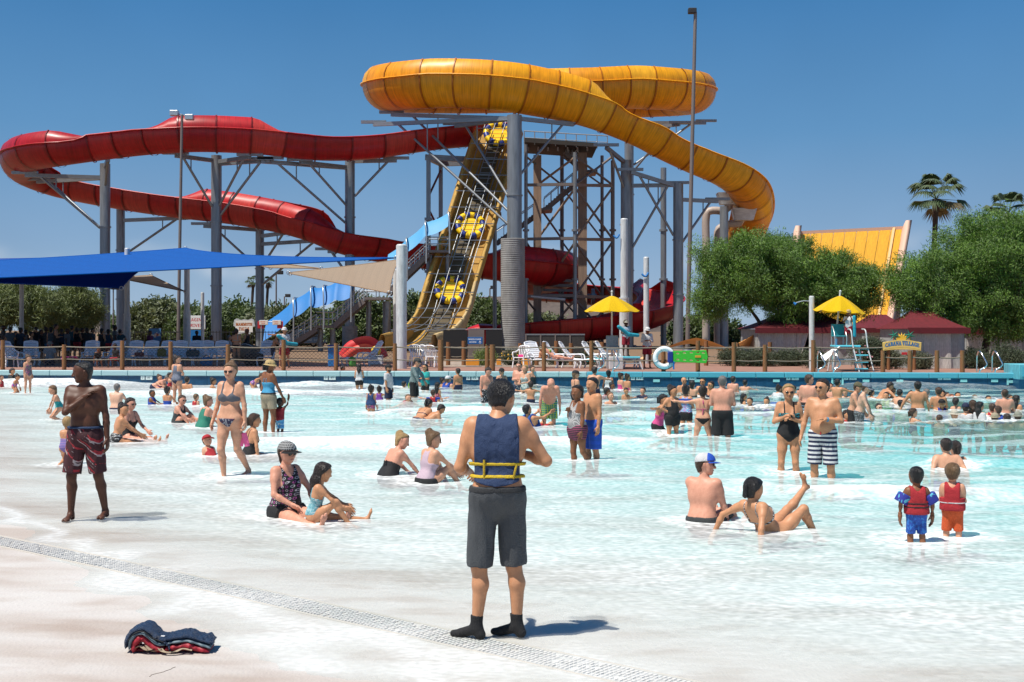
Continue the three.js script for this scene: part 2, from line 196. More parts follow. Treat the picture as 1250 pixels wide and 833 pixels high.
// ---------------------------------------------------------------- water slides
// A chute follows a line of points: lower half-pipe panels with lips, joint flanges, and raised side walls over parts of its length.
function chute(name, label, pts, R, wallH, covers, mats, segLen, girth = () => 1) {
  const g = thing(name, label, 'water slide');
  const curve = new THREE.CatmullRomCurve3(pts.map(p => at(...p)), false, 'centripetal'); curve.arcLengthDivisions = 600;
  const L = curve.getLength(), n = Math.round(L / segLen), sub = 4, frames = [];
  for (let i = 0; i <= n * sub; i++) {
    const u = i / (n * sub), p = curve.getPointAt(u), t = curve.getTangentAt(u), t2 = curve.getTangentAt(Math.min(1, u + .004)), t1 = curve.getTangentAt(Math.max(0, u - .004));
    const k = t2.clone().sub(t1).cross(t).y, roll = clamp(k * -.5 * L * .002, -.42, .42);
    const side = V(0, 1, 0).cross(t).normalize(), up = t.clone().cross(side).normalize();
    const s2 = side.clone().multiplyScalar(Math.cos(roll)).addScaledVector(up, Math.sin(roll)), u2 = up.clone().multiplyScalar(Math.cos(roll)).addScaledVector(side, -Math.sin(roll));
    frames.push({ p, t, s: s2, u: u2, a: u, k: girth(u) });
  }
  const total = pts.length - 1, uOf = q => { const P = curve.getPoint(q / total); let b = 0, bd = 1e9; frames.forEach(f => { const dd = f.p.distanceToSquared(P); if (dd < bd) { bd = dd; b = f.a; } }); return b; };
  covers = covers.map(([a, b]) => [uOf(a), uOf(b)]);
  const pt = (f, x, y, dz = 0) => f.p.clone().addScaledVector(f.s, x * f.k).addScaledVector(f.u, y * f.k).addScaledVector(f.t, dz);
  const sweep = (i0, i1, prof, d0 = 0, d1 = 0, closed = false) => { const m = prof.length - 1; return gridGeo(m, i1 - i0, (u, v) => { const i = Math.round(v * (i1 - i0)), f = frames[i0 + i], [x, y] = prof[Math.round(u * m)], dz = i === 0 ? d0 : i0 + i === i1 ? d1 : 0, q = pt(f, x, y, dz); return [q.x, q.y, q.z, (i0 + i) * segLen / sub / 6, u * 1.4]; }); };
  const arc = (r, a0, a1, k) => Array.from({ length: k + 1 }, (_, i) => { const a = lerp(a0, a1, i / k); return [-Math.cos(a) * r, -Math.sin(a) * r]; });
  const th = .07, pipe = [...arc(R, 0, Math.PI, 16), ...arc(R - th, Math.PI, 0, 16), [-R, 0]], rib = [...arc(R + .1, 0, Math.PI, 16), ...arc(R + .001, Math.PI, 0, 16), [-R - .1, 0]];
  const side = s => { const o = [[R, .06], [R - .03, wallH * .3], [R - .2, wallH * .66], [R - .6, wallH], [R - .66, wallH * .96], [R - .27, wallH * .62], [R - .1, wallH * .3], [R - .07, .06], [R, .06]]; return o.map(([x, y]) => [x * s, y]); };
  const rr = rng(name.length * 7);
  for (let i = 0; i < n; i++) {
    const a = i * sub, b = a + sub, m = mats[Math.floor(rr() * (mats.length - 1))];
    part(g, 'trough_panel', sweep(a, b, pipe, .02, -.02), m);
    part(g, 'joint_flange', (() => { const f = frames[a]; const k = rib.length - 1; return gridGeo(k, 1, (u, v) => { const [x, y] = rib[Math.round(u * k)], q = pt(f, x, y, v ? .06 : -.06); return [q.x, q.y, q.z, u, v]; }); })(), mats[mats.length - 1]);
    for (const s of [-1, 1]) {
      part(g, 'edge_lip', sweep(a, b, [[s * (R - .02), -.05], [s * (R + .17), -.05], [s * (R + .17), .05], [s * (R - .02), .05], [s * (R - .02), -.05]]), m);
      const cov = covers.find(c => frames[a].a >= c[0] - 1e-6 && frames[b].a <= c[1] + 1e-6);
      if (cov) {
        const first = !covers.some(c => frames[a].a - 1 / n >= c[0] - 1e-6 && frames[a].a <= c[1] + 1e-6), last = !covers.some(c => frames[b].a >= c[0] - 1e-6 && frames[b].a + 1 / n <= c[1] + 1e-6), P = side(s), k = P.length - 1;
        part(g, 'side_wall', gridGeo(k, sub, (u, v) => { const i2 = Math.round(v * sub), f = frames[a + i2], e = (first ? smooth(0, 1, v) : 1) * (last ? smooth(0, 1, 1 - v) : 1), [x, y] = P[Math.round(u * k)], q = pt(f, x, .06 + (y - .06) * (.04 + .96 * e), i2 === 0 ? .02 : i2 === sub ? -.02 : 0); return [q.x, q.y, q.z, (a + i2) * segLen / sub / 6, u * .5]; }), m);
        if (!first) part(g, 'wall_rib', gridGeo(k, 1, (u, v) => { const [x, y] = P[Math.round(u * k)], q = pt(frames[a], x + s * .05, y + (y > .5 * wallH ? .05 : 0), v ? .05 : -.05); return [q.x, q.y, q.z]; }), mats[mats.length - 1]);
      }
    }
  }
  return { g, frames, curve };
}
const redMats = [[.54, .013, .018], [.58, .017, .022], [.50, .012, .016], [.62, .05, .04], [.56, .03, .025], [.44, .01, .014], [.24, .008, .01]].map(c => phys(c, .42, { clearcoat: .15, clearcoatRoughness: .25, map: streak, specularIntensity: .6 }));
const yelMats = [[.95, .385, .005], [.97, .41, .006], [.93, .36, .005], [.97, .46, .02], [.88, .33, .004], [.50, .15, .005]].map(c => phys(c, .45, { clearcoat: .12, clearcoatRoughness: .3, map: streak, specularIntensity: .6 }));
chute('red_water_slide', 'long winding glossy red water slide on steel columns beside the yellow one', [
  [612, 150, 104], [589, 153.5, 102], [530, 158.6, 99], [489, 164, 97.5], [454, 169, 96.5], [410, 171, 95.5], [369, 169, 95], [320, 163, 94], [246, 159.5, 93], [205, 161, 93], [164, 164.5, 93.5], [113, 171, 94], [77, 176, 93.5], [45, 181, 94.5], [27, 188, 97], [33, 203, 101.5], [69, 217, 104], [138, 231, 104], [212, 242, 103], [289, 251, 101.5], [345, 261, 100], [385, 272, 98.5], [420, 286, 98.5], [470, 296, 100.5], [525, 303, 102], [594, 313, 102], [643, 319, 102], [672, 323, 103.5], [683, 327, 107], [668, 332, 111], [640, 337, 115], [640, 342, 119], [703, 347, 119], [771, 353, 115], [800, 358, 111.5], [806, 367, 107], [780, 378, 103.5], [741, 386, 102], [690, 391, 101], [642, 395, 100.5], [600, 399, 100], [568, 404, 100]],
  1.62, 1.0, [[6, 9.6], [11, 15.5], [18.2, 22], [24.8, 29], [32.9, 35.8], [39.6, 41]], redMats, 2.5, u => lerp(1, 1.18, smooth(.5, .6, u)));
chute('yellow_water_slide', 'huge golden yellow water slide looping high above the tower', [
  [722, 118, 120], [770, 117, 123], [815, 115, 122], [842, 112, 118], [842, 108, 113.5], [807, 104, 110], [767, 102.5, 109], [715, 105, 108], [640, 107, 108], [560, 108, 108], [505, 107, 106.5], [477, 105, 103], [480, 102, 99], [505, 99, 96.5], [540, 97, 95.5], [571, 97.5, 95], [617, 101, 95], [652, 107, 95.5], [686, 114, 96], [721, 124, 96.5], [753, 137, 97], [787, 153, 97], [813, 168, 97.5], [848, 185, 98], [882, 200, 99], [905, 216, 101], [917, 236, 104.5], [918, 262, 109], [905, 295, 113]],
  2.18, 1.3, [[0, 20.2]], yelMats, 2.45, u => lerp(1, .8, smooth(.66, .80, u)));

// ---------------------------------------------------------------- columns that carry the slides: pole, collars, arms with braces
function column(px, topPx, d, r, label, arms = [], base) {
  const b = onG(px, d, DECK - .02), top = at(px, topPx, d), h = top.y - b.y, g = thing('support_column', label, 'column', b, 0, 'slide support columns');
  part(g, 'pole', new THREE.CylinderGeometry(r, r, h, 24).translate(0, h / 2, 0), M.galv);
  for (const f of [.33, .66]) part(g, 'collar', new THREE.CylinderGeometry(r + .07, r + .07, .1, 24).translate(0, h * f, 0), M.galv);
  part(g, 'base_plate', new THREE.CylinderGeometry(r + .25, r + .28, .14, 24).translate(0, .07, 0), M.concrete);
  if (base) part(g, 'concrete_pedestal', new THREE.CylinderGeometry(base[0], base[0], base[1], 24).translate(0, base[1] / 2, 0), M.concrete);
  for (const [ax, ay, ad, drop = 2.6] of arms) {
    const e = at(ax, ay, ad).sub(b), s = V(0, Math.min(e.y, h - .2), 0), dir = e.clone().sub(s).setY(0).normalize();
    s.addScaledVector(dir, r * .6);
    part(g, 'arm', beam(s, e, .26, .3), M.galv);
    const m = s.clone().lerp(e, .82), q = V(dir.x * r, Math.max(.5, s.y - drop), dir.z * r);
    part(g, 'brace', rod(q, m, .1), M.galv);
    part(g, 'hanger', rod(m.clone().lerp(q, .28), m.clone().lerp(q, .28).setY(s.clone().lerp(e, .6).y), .05), M.galv);
    part(g, 'saddle', beam(e.clone().add(V(-1, .2, 0)), e.clone().add(V(1, .2, 0)), .3, .22), M.galv);
  }
  return g;
}
column(128, 200, 97.5, .40, 'tall grey steel column carrying the outer turn of the red slide', [[30, 214, 96, 4], [45, 222, 100, 4], [132, 195, 94, 1.5]]);
column(147, 244, 106, .36, 'shorter grey steel column standing right behind a taller one under the red slide', [[232, 266, 103.5, 3]]);
column(264, 190, 96.5, .41, 'grey steel column with arms on both sides under the upper red run', [[214, 190, 93.5, 3.6], [305, 192, 93.8, 3.4], [330, 196, 94.5, 4]]);
column(317, 278, 104, .36, 'grey steel column ending under the lower red run beside the orange lettered sign', [[248, 276, 102.5, 3], [352, 284, 100, 2.6], [400, 293, 99, 3.4]]);
column(427, 182, 98.5, .40, 'grey steel column on a thick concrete pedestal behind the blue stair canopy', [[318, 197, 94.5, 4.4], [366, 198, 95.2, 3], [484, 196, 98, 2.8], [400, 307, 98.6, 1.6]], [.62, 1.9]);
column(628, 141, 93, .56, 'thick pale steel column rising from a ribbed concrete base beside the raft lift', [[456, 152, 98, 8], [478, 140, 99.5, 7], [556, 154, 97, 6], [700, 152, 96, 4.2]]);
column(765, 196, 99.5, .48, 'steel column behind the white pole under the yellow slide', [[826, 226, 99, 5], [740, 180, 97, 2]]);
column(828, 224, 99, .41, 'blue grey steel column under the falling yellow run beside the lamp post', [[876, 246, 100.5, 3.4], [770, 210, 98, 4]]);
column(884, 252, 103, .36, 'steel column with bent white pipes rising out of the green trees', []);
column(768, 142, 117, .44, 'steel column reaching up behind the front tube to the rear yellow loop', [[830, 152, 114, 4], [862, 150, 117, 4]]);
{ // ribbed concrete base of the thick column
  const d = 93, b = onG(626, d, DECK), h = at(626, 293, d).y - DECK, pr = [[.001, 0]]; for (let y = 0; y <= h; y += .16) { pr.push([.9, y], [.92, y + .04], [.92, y + .1], [.9, y + .14]); } pr.push([.9, h], [.001, h]);
  tag(part(scene, 'concrete_column_base', new THREE.LatheGeometry(pr.map(p => new THREE.Vector2(...p)), 40).translate(b.x, b.y, b.z), M.concrete), 'wide ribbed concrete column base with horizontal bands behind the fence', 'column base');
  // gantry that carries the start of the red slide
  const g = thing('slide_gantry', 'square steel gantry under the start of the red slide beside the raft lift', 'gantry', onG(530, 101, DECK));
  const o = g.position, P = (px, py, dd) => at(px, py, dd).sub(o), G = (px, dd) => onG(px, dd, DECK).sub(o);
  for (const [px, dd] of [[523, 99], [538, 104]]) { part(g, 'post', beam(G(px, dd), P(px, 192, dd), .34, .34), M.galv); for (const py of [266, 330]) part(g, 'splice_plate', beam(P(px, py, dd), P(px, py + 3, dd), .6, .6), M.galv); }
  part(g, 'top_beam', beam(P(519, 192, 99), P(597, 196, 100), .36, .44), M.galv); part(g, 'top_beam', beam(P(538, 200, 104), P(597, 198, 103), .36, .44), M.galv); part(g, 'cross_beam', beam(P(523, 193, 99.2), P(538, 200, 103.8), .3, .4), M.galv);
  part(g, 'brace', rod(P(523, 240, 99), P(538, 208, 104), .09), M.rust); part(g, 'brace', rod(P(523, 255, 99), P(538, 285, 104), .09), M.rust);
}
// ---------------------------------------------------------------- stair tower, raft lift, stairs, canopies
{
  const D = 104, g = thing('slide_tower', 'open brown steel stair tower with cross braces under the yellow slide', 'tower', onG(700, D, DECK));
  const o = g.position, P = (px, py, d) => at(px, py, d).sub(o), G = (px, d) => onG(px, d, DECK).sub(o);
  const posts = [[642, 176, 101, .15, M.galv], [656, 190, 103, .33, M.tan], [686, 190, 108, .17, M.brownSteel], [702, 186, 101, .17, M.galv], [711, 187, 103, .36, M.tan], [748, 196, 104, .17, M.brownSteel], [810, 205, 108, .26, M.galv], [735, 190, 109, .15, M.brownSteel]];
  for (const [px, py, d, r, m] of posts) { part(g, 'post', m === M.tan ? beam(G(px, d), P(px, py, d), r * 2, r * 2) : rod(G(px, d), P(px, py, d), r), m); if (m !== M.tan) for (const y of [280, 340]) part(g, 'splice_collar', rod(P(px, y, d), P(px, y + 2.5, d), r + .12), m); }
  const br = (a, b, r = .1, m = M.brownSteel) => part(g, 'brace', rod(P(...a), P(...b), r), m);
  const lv = [188, 226, 292, 362, 420];
  for (let i = 0; i < 4; i++) {
    const y0 = lv[i], y1 = lv[i + 1];
    br([642, y0 + 3, 101], [686, y1, 108], .09); br([702, y0 + 3, 101], [748, y1, 104], .1); br([748, y0 + 3, 104], [702, y1, 101], .1, i % 2 ? M.tan : M.brownSteel); br([686, y0 + 3, 108], [735, y1, 109], .08); br([656, y1, 103], [702, y0 + 4, 101], .1, M.tan);
    part(g, 'girder', beam(P(642, y1, 101), P(702, y1 - 1, 101), .2, .24), M.brownSteel); part(g, 'girder', beam(P(702, y1, 101), P(748, y1 + 1, 104), .2, .24), M.tan); part(g, 'girder', beam(P(686, y1, 108), P(748, y1, 104), .16, .2), M.brownSteel);
  }
  // platform, beams below it and railings
  part(g, 'platform', beam(P(640, 178, 104), P(726, 184, 104), 6.4, .35), M.screenPanel);
  for (let k = 0; k < 7; k++) part(g, 'platform_joist', beam(P(645 + k * 12, 182, 101), P(645 + k * 12, 181, 108), .14, .34), M.brownSteel);
  for (const d of [101, 107]) { part(g, 'railing', rod(P(640, 160, d), P(742, 166, d), .045), M.steel); part(g, 'railing', rod(P(640, 168, d), P(742, 174, d), .03), M.steel); for (let k = 0; k < 9; k++) part(g, 'railing_post', rod(P(640 + k * 12.7, 160 + k * .75, d), P(640 + k * 12.7, 176 + k * .75, d), .04), M.steel); }
  // flights inside the tower, tread by tread
  const flight = (x0, y0, d0, x1, y1, d1, n) => { for (let k = 0; k < n; k++) { const t = (k + .5) / n; part(g, 'tread', box(.42, .06, 1.5).translate(...P(lerp(x0, x1, t), lerp(y0, y1, t), lerp(d0, d1, t)).toArray()), M.brownSteel); }
    for (const s of [-.75, .75]) { const a = P(x0, y0, d0).add(V(0, -.12, s)), b = P(x1, y1, d1).add(V(0, -.12, s)); part(g, 'stringer', beam(a, b, .08, .34), M.brownSteel); part(g, 'handrail', rod(a.clone().add(V(0, 1.1, 0)), b.clone().add(V(0, 1.1, 0)), .04), M.steel); for (let k = 0; k <= 6; k++) part(g, 'baluster', rod(a.clone().lerp(b, k / 6), a.clone().lerp(b, k / 6).add(V(0, 1.1, 0)), .03), M.steel); } };
  flight(606, 296, 104.5, 660, 258, 104.5, 16); flight(664, 256, 105.5, 716, 212, 105.5, 16); flight(714, 210, 104, 690, 186, 104, 10);
  part(g, 'landing', beam(P(654, 258, 105), P(674, 257, 105), 3, .2), M.brownSteel); part(g, 'landing', beam(P(708, 212, 105), P(728, 211, 105), 3, .2), M.brownSteel);
  // lower machinery behind the braces
  part(g, 'pump_pipe', rod(P(680, 362, 104), P(728, 362, 104), .22), M.galv); part(g, 'pump_flange', rod(P(722, 362, 104), P(726, 362, 104), .65), M.galv); part(g, 'pump_pipe', rod(P(648, 362, 101), P(690, 366, 101), .12), M.whitePaint);
  for (let k = 0; k < 4; k++) part(g, 'pump_frame_bar', beam(P(662, 342 + k * 6, 103), P(702, 343 + k * 6, 103), .18, .22), M.brownSteel);
}
{ // start tubs under the yellow fall and their pipes
  const g = thing('pipe_stack', 'bent beige water pipes with two white tubs under the yellow slide', 'pipes', onG(868, 104, DECK)), o = g.position, P = (a, b, c) => at(a, b, c).sub(o), pm = mat([.40, .33, .29], .5);
  part(g, 'pipe', tube([onG(862, 104, DECK).sub(o), P(862, 300, 104), P(862, 266, 104), P(864, 259, 104), P(870, 257, 104), P(886, 257, 104), P(890, 250, 104)], .33, 40, 12), pm);
  part(g, 'pipe', tube([onG(876, 105, DECK).sub(o), P(876, 300, 105), P(877, 280, 105), P(888, 274, 105), P(904, 272, 105), P(906, 264, 105)], .3, 40, 12), pm);
  for (const [x, y] of [[890, 243], [908, 262]]) part(g, 'tub', new THREE.CylinderGeometry(1.1, .8, 1.0, 4).rotateY(Math.PI / 4).scale(1.3, 1, .9).translate(...P(x, y, 104).toArray()), M.whitePaint);
}
{ // raft lift: curved canvas-sided conveyor with a belt of rungs
  const pts = [[498, 425, 85], [522, 416, 87], [537, 396, 89.5], [551, 350, 91.5], [573, 280, 94.5], [594, 210, 97.5], [611, 156, 100]], c = new THREE.CatmullRomCurve3(pts.map(p => at(...p)), false, 'centripetal');
  const g = thing('raft_lift', 'steep raft conveyor with tan canvas sides rising to the tower', 'conveyor'), N = 46, fr = [];
  for (let i = 0; i <= N; i++) { const u = i / N, p = c.getPointAt(u), t = c.getTangentAt(u), s = t.clone().cross(V(0, 1, 0)).normalize(); s.set(.94, 0, -.12).addScaledVector(s, 0).normalize(); const n = s.clone().cross(t).normalize(); fr.push({ p, t, s, n }); }
  const q = (f, x, y) => f.p.clone().addScaledVector(f.s, x).addScaledVector(f.n, y);
  const strip = (prof, name, m, i0 = 0, i1 = N) => part(g, name, gridGeo(prof.length - 1, i1 - i0, (u, v) => { const i = i0 + Math.round(v * (i1 - i0)), [x, y] = prof[Math.round(u * (prof.length - 1))], k = q(fr[i], x, y); return [k.x, k.y, k.z, u, i / 4]; }), m);
  strip([[-1.75, -.25], [1.75, -.25], [1.75, -.15], [-1.75, -.15], [-1.75, -.25]], 'bed', M.chuteBrown);
  strip([[-.55, -.13], [.55, -.13], [.55, -.06], [-.55, -.06], [-.55, -.13]], 'belt', mat([.10, .075, .04], .8));
  const canvas = mat([.62, .37, .09], .85, { map: grain }), canvas2 = mat([.64, .46, .22], .85, { map: weave });
  for (let i = 0; i < N - 2; i += 4) for (const s of [-1, 1]) { const prof = [[1.55, -.2], [1.95, -.3], [2.05, .5], [1.9, .95], [1.7, .98], [1.6, .7], [1.6, -.1], [1.55, -.2]].map(([x, y]) => [x * s, y]); strip(prof, 'canvas_side', s > 0 && i < 16 ? canvas2 : canvas, i, Math.min(N, i + 4)); }
  for (const x of [-.75, .75]) part(g, 'guide_rail', tube(fr.map(f => q(f, x, .02)), .05, 90, 6), M.galv);
  for (const x of [-1.2, -.4, .4, 1.2]) part(g, 'guard_wire', tube(fr.map(f => q(f, x, 1.15)), .035, 90, 5), M.galv);
  for (let i = 1; i < N; i += 1) part(g, 'rung', beam(q(fr[i], -.5, .0), q(fr[i], .5, .0), .05, .05), M.galv);
  for (let i = 2; i < N; i += 3) part(g, 'guard_hoop', beam(q(fr[i], -1.85, 1.1), q(fr[i], 1.85, 1.1), .07, .07), M.galv);
  // rafts on the lift: ring of blue and yellow chambers round a yellow floor
  const raftRing = (a) => new THREE.TorusGeometry(.98, .24, 12, 6, Math.PI / 8 - .03).rotateZ(a).rotateX(-Math.PI / 2);
  const raft = (u, label) => {
    const p = c.getPointAt(u), i = Math.round(u * N), f = fr[i], r = thing('raft', label, 'raft', p.clone().addScaledVector(f.n, .22), 0, 'round rafts riding the lift');
    r.quaternion.setFromRotationMatrix(new THREE.Matrix4().makeBasis(f.s, f.n, f.s.clone().cross(f.n)));
    for (let k = 0; k < 16; k++) part(r, 'tube_chamber', raftRing(k * Math.PI / 8), k % 2 ? M.yellowPlastic : M.navyPlastic);
    part(r, 'raft_floor', new THREE.CylinderGeometry(.84, .84, .16, 28).translate(0, -.06, 0), M.yellowPlastic);
    for (const s of [-.4, 0, .4]) part(r, 'floor_seam', box(1.3, .02, .03, 0, .03, s), M.orange);
    for (let k = 0; k < 4; k++) part(r, 'handle', new THREE.TorusGeometry(.14, .025, 6, 12, Math.PI).translate(0, .25, 0).rotateY(Math.PI / 4).translate(Math.cos(k * Math.PI / 2 + .4) * .98, 0, Math.sin(k * Math.PI / 2 + .4) * .98), M.dark);
  };
  raft(.335, 'round blue and yellow raft lowest on the conveyor, just above the curve'); raft(.585, 'round blue and yellow raft halfway up the conveyor'); raft(.965, 'round blue and yellow raft at the very top of the conveyor');
}
{ // outer stairs in three flights, with landings
  const g = thing('outer_staircase', 'grey steel staircase with railings climbing beside the blue canopies', 'staircase', onG(420, 90, DECK)), o = g.position, P = (a, b, d) => at(a, b, d).sub(o);
  const flight = (x0, y0, x1, y1, d, n, back) => {
    for (let k = 0; k < n; k++) { const t = (k + .5) / n; part(g, 'tread', box(.4, .06, 1.9).translate(...P(lerp(x0, x1, t), lerp(y0, y1, t), d).toArray()), M.brownSteel); }
    for (const s of [-.95, .95]) { const a = P(x0, y0, d).add(V(0, -.1, s)), b = P(x1, y1, d).add(V(0, -.1, s)); part(g, 'stringer', beam(a, b, .1, .36), M.brownSteel); for (const h of [.55, 1.05]) part(g, 'handrail', rod(a.clone().add(V(0, h, 0)), b.clone().add(V(0, h, 0)), .04), M.steel); const m = Math.ceil(n / 2); for (let k = 0; k <= m; k++) part(g, 'baluster', rod(a.clone().lerp(b, k / m), a.clone().lerp(b, k / m).add(V(0, 1.05, 0)), .04), M.steel); }
  };
  const landing = (x0, x1, y, d) => { part(g, 'landing', beam(P(x0, y, d), P(x1, y, d), 2.2, .18), M.brownSteel); for (const s of [-1, 1]) { for (const h of [.55, 1.05]) part(g, 'handrail', rod(P(x0, y, d).add(V(0, h, s)), P(x1, y, d).add(V(0, h, s)), .04), M.steel); part(g, 'baluster', rod(P((x0 + x1) / 2, y, d).add(V(0, 0, s)), P((x0 + x1) / 2, y, d).add(V(0, 1.05, s)), .04), M.steel); } };
  flight(345, 428, 389, 400, 89, 11); landing(388, 409, 399, 89); flight(408, 398, 446, 366, 89, 12); landing(445, 477, 365, 90); flight(474, 358, 524, 310, 92, 18); landing(522, 549, 308, 92); flight(549, 306, 600, 262, 97, 16); landing(598, 612, 262, 97);
  for (const [px, py, d, r] of [[391, 402, 89, .2], [406, 402, 89, .2], [450, 368, 90, .2], [472, 368, 90, .3], [526, 311, 92, .16], [546, 311, 92, .16], [604, 265, 97, .16]]) part(g, 'leg', rod(onG(px, d, DECK).sub(o), P(px, py, d), r), M.galv);
  // stair canopies: arched frames carrying blue cloth
  const canopy = (pts, d, label, frames, w, m, drop = 1.9) => {
    const k = thing('stair_canopy', label, 'canopy', at(pts[0][0], pts[0][1], d), 0, 'blue canopies over the stairs'), oo = k.position, Q = (a, b, dz) => at(a, b, d).sub(oo).add(V(0, 0, dz)), n = pts.length - 1;
    part(k, 'cloth', gridGeo(8, n * 6, (u, v) => { const s = v * n, i = Math.min(n - 1, Math.floor(s)), t = s - i, x = lerp(pts[i][0], pts[i + 1][0], t), y = lerp(pts[i][1], pts[i + 1][1], t), sag = Math.sin(t * Math.PI) * .16, z = lerp(-1, 1, Math.pow(u, .8)), q = Q(x, y, 0); return [q.x, q.y + .1 - (z < 0 ? .5 * z * z : .95 * Math.pow(z, 1.6)) * w - sag * (.5 + .4 * u), q.z + z * w]; }), m);
    for (const i of frames) { const [x, y] = pts[i]; part(k, 'arch_frame', tube([Q(x, y, w).add(V(.1, -drop * 1.6, 0)), Q(x, y, w).add(V(.1, -.8, 0)), Q(x, y, w * .7).add(V(0, .02, 0)), Q(x, y, 0).add(V(0, .12, 0)), Q(x, y, -w * .7).add(V(0, .02, 0)), Q(x, y, -w).add(V(-.1, -1.2, 0))], .055, 30, 6), M.steel); }
  };
  canopy([[326, 394], [361, 366], [382, 352], [397, 351], [412, 344], [430, 342]], 88.5, 'bright blue cloth canopy over the lowest flight of the grey stairs', [1, 2, 3, 5], 1.5, M.bluePlastic);
  canopy([[474, 312], [497, 293], [520, 273], [548, 261]], 91.5, 'pale blue cloth canopy over the upper flight of the grey stairs', [1, 2, 3], 1.2, phys([.07, .34, .62], .6, { transmission: .15 }));
}
// ---------------------------------------------------------------- white poles, lamp posts, shade sails
const pole = (px, topPx, d, r, label, step) => { const b = onG(px, d, DECK - .02), h = at(px, topPx, d).y - b.y, g = thing('shade_pole', label, 'pole', b, 0, 'white shade poles'); part(g, 'shaft', new THREE.CylinderGeometry(r, r, h, 24).translate(0, h / 2, 0), M.whitePaint); part(g, 'cap', new THREE.CylinderGeometry(r * .8, r, .05, 24).translate(0, h + .025, 0), M.whitePaint); if (step) { part(g, 'sleeve', new THREE.CylinderGeometry(r * 1.3, r * 1.3, step, 24).translate(0, step / 2, 0), M.whitePaint); part(g, 'sleeve_rim', new THREE.CylinderGeometry(r * 1.36, r * 1.36, .08, 24).translate(0, step, 0), M.whitePaint); } return g; };
pole(490, 300, 49.4, .215, 'thick white pole standing on the deck edge beside the fence');
pole(483, 330, 60, .13, 'thin white pole half hidden behind the thick white pole'); pole(228, 306, 67, .15, 'white pole at the peak of the large blue sail', 2.6); pole(155, 304, 66, .14, 'white pole between the grey columns at the dark blue sail', 2.4); pole(26, 325, 68, .115, 'slim white pole among the crowd under the dark blue sail'); pole(247, 358, 72, .1, 'short white pole beside the red lettered sign');
pole(762, 268, 63, .19, 'tall white pole with a thick sleeve behind the lifeguard umbrella', 3.2); pole(789, 315, 57, .13, 'shorter white pole with a blue strap beside the lifeguard');
{ const p = pole(991, 363, 47.3, .1, 'white outdoor shower pole beside the pool steps under the trees'), h = at(991, 363, 47.3).y - DECK; part(p, 'shower_arm', tube([V(0, h - .15, 0), V(-.3, h - .12, 0), V(-.62, h - .2, .02)], .022, 16, 6), M.steel); part(p, 'shower_head', new THREE.CylinderGeometry(.03, .06, .1, 12).rotateZ(.9).translate(-.66, h - .22, .02), M.bluePlastic); }
for (const [px, py, d] of [[787, 335, 57], [752, 288, 63]]) { const s = part(scene, 'blue_strap', tube([at(px, py, d).add(V(-.15, 0, .16)), at(px, py + 3, d).add(V(.02, 0, .2)), at(px, py + 1, d).add(V(.16, .1, .16))], .05, 12, 6), M.bluePlastic); tag(s, px > 780 ? 'blue strap tied round the shorter white pole' : 'blue strap between the tower braces and the tall white pole', 'strap'); }
const lamp = (px, top, bx, d, r, label, heads, side = .5) => { const b = onG(bx, d, DECK - .02), t = at(px, top, d).sub(b), g = thing('lamp_post', label, 'lamp post', b); part(g, 'mast', rod(V(0, 0, 0), t, r, r * .75, 12), M.brownSteel); part(g, 'foot', new THREE.CylinderGeometry(r * 2, r * 2.2, .12, 12).translate(0, .06, 0), M.galv); for (let i = 0; i < heads; i++) { const q = t.clone().add(V((i ? 1 : heads > 1 ? -1 : .6) * side, i ? -.2 : .1, 0)); part(g, 'bracket', rod(t, q, .04), M.galv); part(g, 'lamp_head', rbox(.62, .4, .5, .06).translate(q.x, q.y, q.z), heads > 1 ? M.steel : M.dark); } };
lamp(849, 15, 839, 92, .17, 'very tall thin lamp post rising past the yellow slide', 1, -.4); lamp(222, 140, 217, 90, .13, 'tall thin mast with two floodlights above the red slide', 2, .55);
lamp(337, 334, 337, 130, .1, 'dark lamp post with a box head above the blue canopy', 1, .7); lamp(347, 362, 347, 150, .1, 'small dark lamp post beside the blue canopy', 1, .7); lamp(598, 352, 598, 140, .1, 'dark lamp post between raft lift and ribbed column', 1, .6); lamp(138, 352, 138, 90, .06, 'thin dark lamp post between the two grey columns', 1, .3);

function sail(name, label, c, m, sag, div = 26) { // four corners, concave edges, hypar surface, hems and corner rings
  const p = c.map(q => at(...q)), g = thing(name, label, 'shade sail'), f = (u, v) => { const bu = sag * 4 * u * (1 - u), bv = sag * 4 * v * (1 - v), uu = u + (.5 - u) * bv * .35, vv = v + (.5 - v) * bu * .35; const a = p[0].clone().lerp(p[1], uu), b = p[3].clone().lerp(p[2], uu), q = a.lerp(b, vv); q.y -= sag * (bu + bv) * 1.4; return q; };
  part(g, 'cloth', gridGeo(div, div, (u, v) => { const q = f(u, v); return [q.x, q.y, q.z, u * 14, v * 14]; }), m);
  const edge = Array.from({ length: 4 * 14 }, (_, i) => { const s = Math.floor(i / 14), t = (i % 14) / 14; return s === 0 ? f(t, 0) : s === 1 ? f(1, t) : s === 2 ? f(1 - t, 1) : f(0, 1 - t); });
  part(g, 'hem', new THREE.TubeGeometry(new THREE.CatmullRomCurve3(edge, true, 'catmullrom', .1), 120, .028, 6, true), m);
  for (let i = 0; i < 4; i++) part(g, 'corner_ring', new THREE.TorusGeometry(.09, .02, 6, 14).translate(p[i].x, p[i].y, p[i].z), M.steel);
}
sail('shade_sail', 'large bright blue shade sail stretched over the deck chairs', [[-150, 345, 49.5], [484, 315, 50.5], [226, 303, 67], [-230, 327, 72]], M.blueSail, .27);
